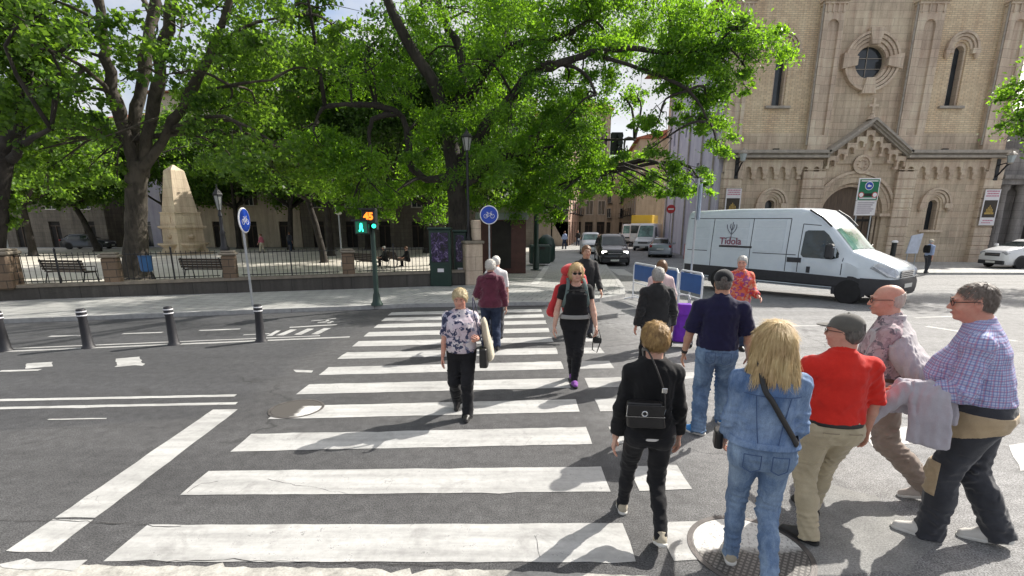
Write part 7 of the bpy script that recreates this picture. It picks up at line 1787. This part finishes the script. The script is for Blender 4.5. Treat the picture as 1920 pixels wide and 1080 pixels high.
# woman in black, back to us
p = Person('woman in black with short golden hair walking away, bag on her back', (.955, 3.22, 0), R(-6), 1.575, girth=.98, bust=.02, vox=.0075, lf=(-.035, .25), rf=(.0, -.24), lift=(0, .07), toe=(0, .45), la=(-.10, .20, .22), ra=(.02, .17, .25), head=(R(10), R(10), 0), shoulder=.97)
p.body(True, curl=(.45, .5)); p.hair(H_GOLD, 'short', back=-.075, vol=.016)
p.trousers('trousers', M_BLKT, (.092, .064, .055, .047), .03, 1.0, 3, .005, .008); p.top('undershirt', C_WHITE, .86, 0, (.03, .03, .03), off=.012, neck=1.2, amp=.002, collar=False); p.top('jumper', M_BLKC, .885, .93, (.056, .056, .052), .020, 1.465, 4, .006, collar=False)
p.shoes(S_CANV, M_SOLE)
b = held('handbag', 'small black flap handbag with silver clasp on the back of the woman in black', 'handbag', p)
F = Field((-.30, -.30, .88), (.20, -.05, 1.20), .006); Mb = np.array((Matrix.Rotation(R(-17), 3, 'Y')).transposed()); F.prof([(.93, -.055, -.172, .125, .045), (1.05, -.07, -.170, .118, .042), (1.10, -.07, -.168, .112, .036)], .0, p=5); emit(F, 'pouch', M_LEATH, b, 1)
m = MB(); m.box(-.185, .05, -.222, -.215, 1.015, 1.09, bev=.003); m.build('flap', M_LEATH, b); m = MB(); m.tube([(-.19, -.222, 1.012), (.055, -.222, 1.012)], .003, 5); m.tube([(-.19, -.222, 1.012), (-.185, -.222, 1.09)], .003, 5); m.build('trim_line', M_BAGT, b)
m = MB(); m.tube([(-.075 + .017 * math.cos(a), -.226, 1.035 + .017 * math.sin(a)) for a in [i * math.pi / 5 for i in range(11)]], .005, 6); m.build('clasp', M_BAGT, b)
p.strap([(.055, -.19, 1.06), (.048, -.178, 1.16), (.0, -.165, 1.30), (-.055, -.10, 1.415), (-.075, .0, 1.405), (-.04, .115, 1.30)], .013, mat('bag_strap_leather', (.03, .028, .027), .4), 'strap', b); 
m = MB(); m.box(.03, .065, -.192, -.176, 1.165, 1.20, bev=.004); m.build('buckle', M_BAGT, b); m = MB(); m.tube([(.05, -.19, 1.02), (.058, -.19, 1.06)], .007, 6); m.build('strap_ring', M_BAGT, b)

# woman in denim jacket, nearest
p = Person('long haired blonde woman in a denim jacket and pale jeans, nearest to us', (1.515, 2.78, 0), R(-16), 1.63, girth=1.0, bust=.02, hips=1.08, vox=.007, lf=(-.0, .10), rf=(.0, -.20), lift=(0, .06), toe=(0, .4), la=(.10, .05, .60), ra=(.12, .09, .70), head=(R(4), R(4), 0))
p.body(True); p.hair(H_BLOND, 'long', vol=.018)
p.trousers('jeans', C_JEAN, (.094, .064, .057, .053), .03, .99, 5, .006, .012)
p.top('denim_jacket', C_DENIM, .955, .90, (.060, .060, .052), .028, 1.465, 7, .008)
k = p.k
F = Field((-.3, -.3, .9), (.3, .3, 1.06), .007); F.prof(p.tab(), .01, off=.037, z0=.955 * k, z1=.998 * k); emit(F, 'waistband', C_DENIM, p.tp, 0)
def back_line(pts, r=.0028, off=.037):          # seam laid over the jacket back
    tb = np.array(p.tab()); o_ = []
    for x, z in pts:
        zz = z * k; a, d, cy = (np.interp(zz, tb[:, 0], tb[:, j]) for j in (3, 4, 2)); a += off; d += off; o_.append((x, cy - d * (max(0, 1 - (abs(x) / a) ** 2.4)) ** (1 / 2.4) - .001, zz))
    m = MB(); m.tube(o_, r, 5); m.build('seam', m_seam, p.tp)
m_seam = mat('denim_seam', (.05, .09, .19), .9)
L_ = lambda a, b, n=9: [(a[0] + (b[0] - a[0]) * i / n, a[1] + (b[1] - a[1]) * i / n) for i in range(n + 1)]
back_line(L_((-.15, 1.30), (.15, 1.30), 14)); back_line(L_((-.09, 1.295), (-.055, 1.0))); back_line(L_((.09, 1.295), (.055, 1.0)))
def pockets(p, m, off=.046, sides=(-1, 1), welt=False):   # stitched seat pockets
    tb = np.array(p.tab()); k = p.k
    def sy_(x, z): zz = z * k; a, d, cy = (np.interp(zz, tb[:, 0], tb[:, j]) for j in (3, 4, 2)); return cy - (d + .024) * (max(0, 1 - (abs(x) / (a + .024)) ** 2.4)) ** (1 / 2.4)
    for sg in sides:
        pl = [(sg * .03, .915), (sg * .12, .91), (sg * .12, .905)] if welt else [(sg * .03, .93), (sg * .12, .925), (sg * .12, .83), (sg * .075, .805), (sg * .03, .835), (sg * .03, .93)]
        q = MB(); q.tube([(x, sy_(x, z) - off + .024, z * k) for a, b_ in zip(pl, pl[1:]) for x, z in L_(a, b_, 4)], .003, 5); q.build('pocket_seam', m, p.tr)
pockets(p, m_seam)
p.shoes(S_CANV)
b = held('crossbody_bag', 'small black bag on a black strap across the denim jacket', 'handbag', p)
F = Field((-.36, -.10, .70), (-.12, .26, 1.0), .007); F.prof([(.80, -.23, .13, .028, .07), (.91, -.23, .13, .026, .065)], 0, p=4); emit(F, 'pouch', M_LEATH, b, 1)
tb = np.array(p.tab())
def on_back(x, z, off=.046):
    zz = z * k; a, d, cy = (np.interp(zz, tb[:, 0], tb[:, j]) for j in (3, 4, 2)); a += off; d += off; return (x, cy - d * (max(0, 1 - min(1, abs(x) / a) ** 2.4)) ** (1 / 2.4), zz)
p.strap([(-.06, .06, 1.44), (-.085, -.06, 1.455)] + [on_back(-.085 + .245 * t, 1.40 - .40 * t) for t in (.12, .3, .5, .7, .88, 1.0)] + [(.19, .06, .98)], .016, M_LEATH, 'strap', b)

# man in red polo
p = Person('stout man in a red polo shirt, khaki trousers and a grey cap walking away', (2.22, 3.22, 0), R(-8), 1.64, girth=1.13, belly=.09, vox=.0075, lf=(-.02, -.13), rf=(.0, .28), lift=(0, 0), toe=(0, 0), la=(.3, .26, .7), ra=(.10, .24, .22), head=(R(44), R(2), 0), skin=SK2, shoulder=1.10)
p.body(False, 1.0, curl=(.6, .55)); p.hair(H_DARK, 'short', back=-.07, vol=.0, st=False); p.cap(C_GREYC); p.glasses()
p.trousers('trousers', C_KHAKI, (.100, .078, .072, .068), .01, .985, 9, .007, .014); p.top('polo_shirt', C_RED, .965, .47, (.060, .074, .07), .022, 1.465, 11, .007)
p.belt(S_BLK, .957, .034, .021); pockets(p, mat('khaki_seam', (.22, .18, .12), .9), welt=True); p.shoes(S_BLK, M_SOLEB, yaw=(R(48), R(20)), big=1.06)

# bald man with sweater over his shoulders
p = Person('bald man with spectacles and a grey sweater draped over his shoulders', (3.10, 3.92, 0), R(52), 1.78, girth=1.08, belly=.06, vox=.008, lf=(0, -.37), rf=(.02, .36), lift=(.05, 0), toe=(.35, -.1), la=(.3, .15, 1.0), ra=(.3, .15, .9), head=(R(12), R(6), 0), skin=SK2, lean=.10)
p.body(False, .6); p.hair(m_hair('thin_grey_hair', (.36, .28, .23), (.52, .44, .39)), 'bald', vol=-.004); p.glasses()
p.trousers('trousers', C_TAUPE, (.104, .086, .080, .078), .0, 1.0, 13, .012, .014); p.top('shirt', C_SHORTP, .94, .42, (.066, .068, .06), .022, 1.46, 15, .007); p.belt(mat('brown_belt', (.07, .04, .025), .5), 1.0, .03, .024)
F = Field((-.36, -.42, 1.0), (.36, .36, 1.56), .0085)
def cape(z): return [(q[0], q[1], q[2], q[3], q[4]) for q in p.tab()]
F.prof([(.98, 0, -.27, .27, .12), (1.10, 0, -.20, .28, .13), (1.22, 0, -.10, .27, .15), (1.34, 0, .01, .262, .165), (1.42, 0, .025, .225, .15), (1.48, 0, .02, .12, .10), (1.52, 0, .03, .08, .075)], .02, z0=1.0 * p.k, z1=1.52 * p.k)
F.prof([(1.0, 0, .17, .26, .10), (1.25, 0, .21, .16, .10), (1.45, 0, .20, .07, .07)], .03, op='c', z0=.95, z1=1.46)
F.limb((-.17, .05, 1.42), (-.20, .16, 1.05), .06, .045, .03); F.limb((.17, .05, 1.42), (.20, .16, 1.05), .06, .045, .03); F.ripple(.017, 30, 5, (1.3, 1.1, .35)); F.ripple(.008, 60, 6, (1.3, 1.1, .3)); emit(F, 'draped_sweater', C_SWEAT, p.o, 1, big=True)
p.shoes(S_TAUPE, M_SOLE, big=1.05)

# man in check shirt with jacket over his arm
p = Person('heavy man in blue check shirt and charcoal trousers at right', (3.17, 3.14, 0), R(44), 1.81, girth=1.18, belly=.13, vox=.0078, lf=(-.01, .13), rf=(.02, -.20), lift=(0, .03), toe=(0, .2), lean=.20, la=(.12, .22, 1.2), ra=(.1, .22, .4), head=(R(14), R(8), 0), skin=SK2, shoulder=1.08)
p.body(False, 1.2, curl=(.9, .6)); p.hair(m_hair('greying_brown_hair', (.09, .07, .055), (.24, .20, .17), (40, 40, 20)), 'short', back=-.06, vol=-.003, front=.085); p.glasses()
p.trousers('trousers', C_CHAR, (.106, .088, .084, .084), .0, 1.0, 17, .009, .014); p.top('check_shirt', C_PLAID, .985, .80, (.064, .068, .058), .024, 1.465, 19, .008, cuv=True)
PT = dict(r=(.106, .088, .084, .084), hem=.0, waist=1.0, seed=17, amp=.009, off=.014, grow=.006, parent=p.tr)
p.trousers('seat_panel', C_TANP, clips=[((0, 0, 1), .93), ((0, -.35, -1), -.74)], **PT)
p.trousers('knee_panel', C_TANP, clips=[((0, 0, 1), .56), ((0, 0, -1), -.33), ((0, -1, 0), -.13), ((1, 0, 0), 0)], **PT)
p.shoes(S_WHITE, M_SOLE, big=1.1, yaw=(R(12), R(12)))
b = held('jacket', 'pale grey jacket folded over the forearm of the man in the check shirt', 'jacket', p)
e, w = p.J['lelb'], p.J['lwri']; c = e * .35 + w * .65; dn = np.array([0, 0, -1.0]); fw = unit(w - e)
F = Field(c + np.array([-.24, -.40, -.52]), c + np.array([.24, .30, .16]), .0085)
F.limb(e * .6 + w * .4, w + fw * .05, .066, .060, .03)
for sx, dz, y0, hw in ((-.075, -.34, -.10, .030), (.045, -.20, -.02, .024)):
    F.prof([(c[2] + dz, c[0] + sx * 1.25, c[1] + y0, hw * .7, .165), (c[2] + dz * .5, c[0] + sx * 1.1, c[1] + y0 * .6, hw, .135), (c[2], c[0] + sx * .75, c[1] - .01, hw * 1.1, .115), (c[2] + .05, c[0] + sx * .3, c[1], hw, .10)], .05, p=2.2)
F.ripple(.016, 26, 9, (1.2, 1.4, .25)); F.ripple(.006, 60, 10, (1.2, 1.3, .4)); emit(F, 'folded_cloth', C_GREYJ, b, 1, big=True)
F = Field(c + np.array([-.25, .0, -.60]), c + np.array([.15, .60, .08]), .009); F.limb(c + np.array([-.05, .10, .0]), c + np.array([-.08, .26, -.20]), .062, .060, .02, ((1, 0, 0), .75)); F.limb(c + np.array([-.08, .26, -.20]), c + np.array([-.07, .36, -.40]), .060, .058, .02, ((1, 0, 0), .75), True); F.ripple(.012, 40, 4); sl_ = emit(F, 'sleeve', C_GREYJ, b, 1)
F = Field(c + np.array([-.25, .0, -.60]), c + np.array([.15, .60, .08]), .009); F.limb(c + np.array([-.077, .33, -.34]), c + np.array([-.07, .363, -.407]), .047, .050, 0, ((1, 0, 0), .75), True); emit(F, 'lining', C_CHAR, sl_, 0)

# man in navy polo
p = Person('man in navy polo shirt, jeans and black cap', (2.14, 5.02, 0), R(-16), 1.77, girth=1.12, belly=.06, vox=.009, lf=(-.03, -.10), rf=(.06, .30), lift=(0, 0), toe=(0, 0), la=(.05, .24, .25), ra=(.0, .26, .3), head=(R(-4), R(4), 0), skin=SK3, shoulder=1.16)
p.body(False, .6); p.hair(H_DARK, 'short', back=-.06, vol=.0, st=False); p.cap(m_cloth('black_cap_cotton', (.012, .012, .014), var=.2))
p.trousers('jeans', C_JEAN2, (.098, .080, .074, .070), .0, .985, 23, .009, .012); p.top('polo_shirt', C_NAVY, .945, .46, (.060, .074, .07), .022, 1.465, 25, .006); pockets(p, m_seam); p.shoes(S_BLUE, M_SOLE, yaw=(R(62), R(5)), big=1.05)
F = Field(p.J['lwri'] - .08, p.J['lwri'] + .08, .005); d = unit(p.J['lhd']); F.limb(p.J['lwri'] - d * .03, p.J['lwri'] - d * .008, .033, .032, 0, flat_end=True); emit(F, 'wristwatch', M_LEATH, p.o, 0)

# grey-haired man in black anorak, person with brown hair and purple trolley ahead of him
loc, h = place(1221, 712, 503)
p = Person('grey haired man in a long black anorak seen from behind beside the purple trolley', loc, R(3), h, girth=1.12, belly=.04, vox=.011, lf=(-.02, .10), rf=(.02, -.10), la=(-.15, .20, .5), ra=(-.15, .20, .5), head=(R(-6), R(6), 0), skin=SK2, shoulder=1.08)
p.body(False, .5); p.hair(H_GREY, 'short', back=-.065, vol=.006); p.trousers('trousers', M_BLKT, (.10, .082, .078, .074), .02, 1.0, 29, .007); p.top('anorak', C_ANTH, .80, .97, (.064, .064, .058), .032, 1.47, 31, .009, flare=.05); p.shoes(S_BLK, M_SOLEB)
loc, h = place(1230, 655, 489)
p = Person('brown haired person in pale pink half hidden behind the man in the black anorak', loc, R(-8), h, vox=.014, lf=(0, .12), rf=(0, -.10), ra=(-.15, .3, .25), skin=SK1); p.body(True); p.hair(H_BROWN, 'bob'); p.trousers('trousers', C_DKJ, (.096, .076, .07, .066)); p.top('top', C_PINKW, .90, .6, (.06, .055, .05), .022); p.shoes(S_BLK, M_SOLEB)
hv = P(1277, 652); o = thing('shopping_trolley', 'purple wheeled shopping trolley pulled behind the brown haired person', 'shopping trolley', hv, R(-10)); o.scale = (.88, .88, .92)
F = Field((-.26, -.24, .08), (.26, .24, 1.0), .012); F.prof([(.14, 0, 0, .19, .13), (.30, 0, 0, .185, .13), (.62, 0, 0, .155, .11), (.70, 0, 0, .14, .10)], .02, p=4); F.ripple(.008, 30, 3); bg_ = emit(F, 'bag', C_PURP, o, 1)
F = Field((-.26, -.24, .55), (.26, .24, 1.0), .012); F.prof([(.66, 0, -.01, .155, .12), (.86, 0, -.01, .135, .11), (.88, 0, -.01, .12, .10)], .02, p=4); F.ripple(.005, 30, 5); emit(F, 'flap', C_PURP, bg_, 1)
m = MB(); m.tube([(-.13, .13, .1), (-.13, .14, .95), (-.10, .2, 1.02), (.10, .2, 1.02), (.13, .14, .95), (.13, .13, .1)], .012, 6); m.box(-.18, .18, -.12, .15, .10, .12); m.build('frame', M_STEEL, o)
for sg in (-1, 1): m = MB(); m.lathe([(.03, -.02), (.085, -.018), (.085, .018), (.03, .02)], n=16, M=Matrix.Translation((sg * .20, .08, .086)) @ Matrix.Rotation(math.pi / 2, 4, 'Y')); m.build('wheel', M_TYRE, o)
# person in orange facing us
loc, h = place(1374, 652, 481)
p = Person('grey haired person in an orange patterned tunic coming towards us in front of the van', loc, R(176), h, girth=1.1, bust=.02, vox=.013, lf=(0, .12), rf=(0, -.12), la=(.35, .15, .9), ra=(.1, .2, .3), head=(R(-25), R(10), 0), skin=SK2, shoulder=1.0); p.body(True); p.hair(H_GREY, 'short', back=-.06, vol=.008); p.trousers('trousers', C_DKJ, (.10, .08, .075, .07)); p.top('tunic', C_ORANGE, .78, .9, (.068, .066, .062), .03, flare=.06); p.shoes(S_BLK, M_SOLEB)

# woman in floral blouse facing us
p = Person('short haired older woman in a floral blouse and black trousers walking towards us', (-.585, 5.55, 0), R(178), 1.48, girth=1.10, bust=.035, belly=.04, vox=.009, lf=(-.0, .17), rf=(.01, -.15), lift=(0, .05), toe=(-.05, .35), la=(.22, .16, 1.55), ra=(.05, .16, .24), head=(R(0), R(14), 0), skin=SK2, shoulder=.98)
p.body(True, .5, curl=(1.1, .5)); p.hair(H_PALE, 'short', back=-.06, vol=.016, front=.045); p.trousers('trousers', M_BLKT, (.102, .082, .076, .072), .005, 1.0, 33, .007); p.top('blouse', C_FLORAL, .88, .44, (.060, .072, .066), .022, 1.455, 35, .006, collar=False); p.shoes(S_BLK, M_SOLEB)
b = held('shoulder_bag', 'cream jacket and dark bag hanging from the shoulder of the woman in the floral blouse', 'shoulder bag', p)
F = Field((-.50, -.25, .55), (-.12, .32, 1.20), .009); F.limb((-.27, .04, 1.12), (-.33, .02, .74), .055, .085, .03, ((1, 0, 0), .6)); F.limb((-.27, -.06, 1.08), (-.34, -.10, .70), .05, .065, .05, ((1, 0, 0), .6)); F.ripple(.014, 34, 3, (1, 1, .35)); emit(F, 'cream_cloth', C_CREAM, b, 1)
F = Field((-.50, -.25, .5), (-.12, .36, 1.0), .009); F.prof([(.62, -.27, .09, .05, .11), (.84, -.265, .09, .045, .10)], .0, p=4); emit(F, 'pouch', M_LEATH, b, 1)
p.strap([(-.26, .10, .84), (-.215, .15, 1.06), (-.165, .13, 1.26), (-.15, .03, 1.395), (-.165, -.09, 1.28), (-.24, -.05, 1.0)], .016, C_NAVY, 'strap', b)

# couple walking away on the far part of the crossing
loc, h = place(921, 655, 486)
p = Person('white haired woman in a maroon anorak and dark jeans walking away', loc, R(2), h, girth=1.12, hips=1.08, vox=.011, lf=(-.02, .22), rf=(.02, -.16), lift=(0, .04), toe=(0, .3), la=(.1, .30, 1.2), ra=(-.05, .24, .3), head=(0, R(12), 0), shoulder=1.02); p.body(True); p.hair(H_WHITE, 'short', back=-.06, vol=.014); p.trousers('jeans', C_DKJ, (.104, .082, .076, .070), .03, 1.0, 37, .006); p.top('anorak', C_MAROON, .845, .97, (.064, .064, .056), .030, 1.47, 39, .010, flare=.03); p.shoes(S_BLK, M_SOLEB)
F = Field((-.2, -.25, 1.3), (.2, .1, 1.55), .012); F.ell((0, -.10, 1.42 * p.k), (.11, .06, .055), .02); F.ripple(.006, 40, 2); emit(F, 'hood', C_MAROON, p.tp, 1)
b = held('clutch_bag', 'small beige bag under the arm of the woman in the maroon anorak', 'handbag', p); F = Field((-.42, -.05, .80), (-.10, .30, 1.10), .012); F.ell((-.26, .10, .96), (.07, .10, .07), .02); F.ripple(.006, 30, 2); emit(F, 'pouch', C_CREAM, b, 1)
loc, h = place(931, 632, 481)
p = Person('white haired person in a white shirt partly hidden beyond the maroon anorak', loc, R(-4), h, vox=.015, lf=(0, .12), rf=(0, -.12), skin=SK2); p.body(False); p.hair(H_WHITE, 'short', back=-.05, vol=.01); p.trousers('trousers', C_CHAR, (.10, .082, .078, .074)); p.top('shirt', C_WHITE, .9, .5, (.066, .066, .06), .024); p.shoes(S_BLK, M_SOLEB)

# backpacker facing us
p = Person('blonde woman in black with sunglasses and a red backpack walking towards us', (.87, 6.74, 0), R(180), 1.67, girth=1.08, bust=.045, hips=1.12, vox=.0095, lf=(.09, .15), rf=(-.085, -.12), lift=(0, .03), toe=(-.05, .25), la=(.12, .26, .2), ra=(.02, .28, .22), head=(0, R(6), 0), skin=SK1, shoulder=1.0)
p.body(True, .3, curl=(.9, .6)); p.hair(H_BLOND, 'bob', vol=.014); p.glasses(M_SUNG); p.trousers('leggings', M_BLKT, (.104, .072, .064, .050), .04, .98, 41, .004, .012); p.top('vest_top', M_BLKC, .92, .25, (.060, .060, .06), .016, 1.40, 43, .003, collar=False); p.belt(mat('grey_hip_belt', (.26, .26, .25), .8), .98, .055, .030, 'hip_belt')
p.shoes(S_PURP, M_SOLEB, big=1.03)
b = held('backpack', 'big red hiking backpack on the back of the blonde woman with sunglasses', 'backpack', p)
F = Field((-.32, -.52, .85), (.32, -.02, 1.72), .011); F.prof([(.98, 0, -.24, .15, .10), (1.10, 0, -.27, .18, .13), (1.40, 0, -.27, .19, .14), (1.50, 0, -.25, .16, .12)], .02, p=3); F.ripple(.006, 25, 3); bb = emit(F, 'pack', C_BACKR, b, 1)
F = Field((-.32, -.52, 1.4), (.32, -.02, 1.75), .011); F.ell((.02, -.24, 1.56), (.17, .13, .10), .02); F.ripple(.006, 30, 5); emit(F, 'lid', C_BACKR, bb, 1)
F = Field((0.05, -.5, .85), (.48, 0, 1.4), .011); F.limb((.20, -.22, 1.32), (.30, -.20, .98), .06, .08, .02, ((0, 1, 0), .6)); F.ripple(.012, 35, 7, (1, 1, .4)); emit(F, 'tied_jacket', C_BACKR, b, 1)
for sg in (-1, 1): p.strap([(sg * .10, -.16, 1.43), (sg * .10, -.06, 1.475), (sg * .115, .07, 1.41), (sg * .135, .115, 1.28), (sg * .17, .05, 1.12), (sg * .16, -.14, 1.06)], .024, mat('backpack_strap', (.10, .14, .135), .8), 'shoulder_strap', b)
p.strap([(-.13, .125, 1.33), (0, .145, 1.335), (.13, .125, 1.33)], .008, M_LEATH, 'chest_strap', b)
w = p.J['lwri']; b = held('camera', 'black camera with a dangling strap in the hand of the blonde backpacker', 'camera', p); hc_ = w + unit(p.J['lhd']) * .10
m = MB(); m.box(hc_[0] - .06, hc_[0] + .05, hc_[1] - .03, hc_[1] + .04, hc_[2] - .13, hc_[2] - .05, bev=.01); m.build('body', M_SIG, b); m = MB(); m.lathe([(.034, 0), (.036, .05), (.03, .055)], (hc_[0], hc_[1] + .03, hc_[2] - .09), 14, None); m.build('lens', M_SIG, b)
m = MB(); m.tube([(hc_[0] - .05, hc_[1], hc_[2] - .06), (hc_[0] - .02, hc_[1] + .03, hc_[2] + .06), (hc_[0] + .05, hc_[1], hc_[2] - .06), (hc_[0] + .06, hc_[1] + .02, hc_[2] - .22), (hc_[0], hc_[1] + .03, hc_[2] - .26), (hc_[0] - .05, hc_[1], hc_[2] - .12)], .008, 6); m.build('strap', M_LEATH, b)
loc, h = place(1094, 628, 461)
p = Person('dark haired man in a black jacket walking behind the blonde backpacker', loc, R(184), h, vox=.014, lf=(0, .14), rf=(0, -.14), la=(.2, .2, .5), skin=SK3); p.body(False); p.hair(H_BROWN, 'short', back=-.05, vol=.01); p.trousers('trousers', C_CHAR, (.10, .08, .075, .07)); p.top('jacket', C_ANTH, .88, .97, (.068, .062, .055), .03); p.shoes(S_BLK, M_SOLEB)

# far walkers and sitters
def far_person(label, loc, rz, h, topm, legm, hairm=H_BROWN, vox=.022, sit=False, hat=None, **kw):
    if sit: q = Person(label, loc, rz, h, vox=vox, fine=False, sink=.43, lf=(-.05, .40), rf=(.05, .36), la=(.5, .15, .8), ra=(.5, .15, .8), lean=.12, **kw)
    else: q = Person(label, loc, rz, h, vox=vox, fine=False, lf=(0, .16), rf=(0, -.14), la=(.25, .14, .3), ra=(-.2, .14, .2), **kw)
    q.body(False, curl=(.4, .4)); q.hair(hairm, 'short', back=-.05, vol=.01); q.trousers('trousers', legm, (.10, .08, .074, .07)); q.top('top', topm, .9, .8, (.066, .062, .056), .024); q.shoes(S_BLK, M_SOLEB)
    if hat: q.cap(hat)
    return q
v = P(1735, 512, .1)
q = far_person('man in a pale blue shirt and cap walking past the church wall', (v.x, v.y, v.z), R(-72), 1.64, C_BLUEL, C_CHAR, H_GREY, .02, hat=C_CREAM)
b = held('backpack', 'dark backpack on the man walking past the church wall', 'backpack', q); F = Field((-.25, -.42, .95), (.25, -.05, 1.5), .02); F.prof([(1.0, 0, -.20, .13, .09), (1.2, 0, -.22, .15, .11), (1.38, 0, -.20, .12, .09)], .02, p=3); emit(F, 'pack', M_BLKC, b, 1)
v = P(1058, 467, .1); far_person('distant man in a pale shirt standing on the street pavement by the salmon house', v, R(20), 1.75, C_BLUEL, C_DKJ, vox=.03)
v = P(1083, 461, .1); far_person('distant person in dark clothes farther along the street pavement', v, R(190), 1.72, C_ANTH, C_DKJ, vox=.03)
v = P(733, 499, .1); far_person('dark clothed person sitting on the plaza bench', (v.x - .3, v.y + .05, v.z), R(120), 1.7, C_ANTH, M_BLKT, H_GREY, .022, sit=True)
v = P(752, 500, .1); far_person('second person in black leaning back on the plaza bench', (v.x + .35, v.y + .4, v.z), R(120), 1.68, M_BLKC, M_BLKT, H_BROWN, .022, sit=True)
v = P(494, 474, .1); far_person('distant woman in a pink top crossing the plaza', (v.x, 44, gz(44) + .106), R(80), 1.62, m_cloth('pink_cotton', (.55, .16, .22)), C_CREAM, vox=.03)
v = P(545, 474, .1); far_person('distant person in dark green standing in the plaza shade', (PD(545, 470, 47).x, 47, gz(47) + .106), R(10), 1.72, C_CHAR, C_DKJ, vox=.03)
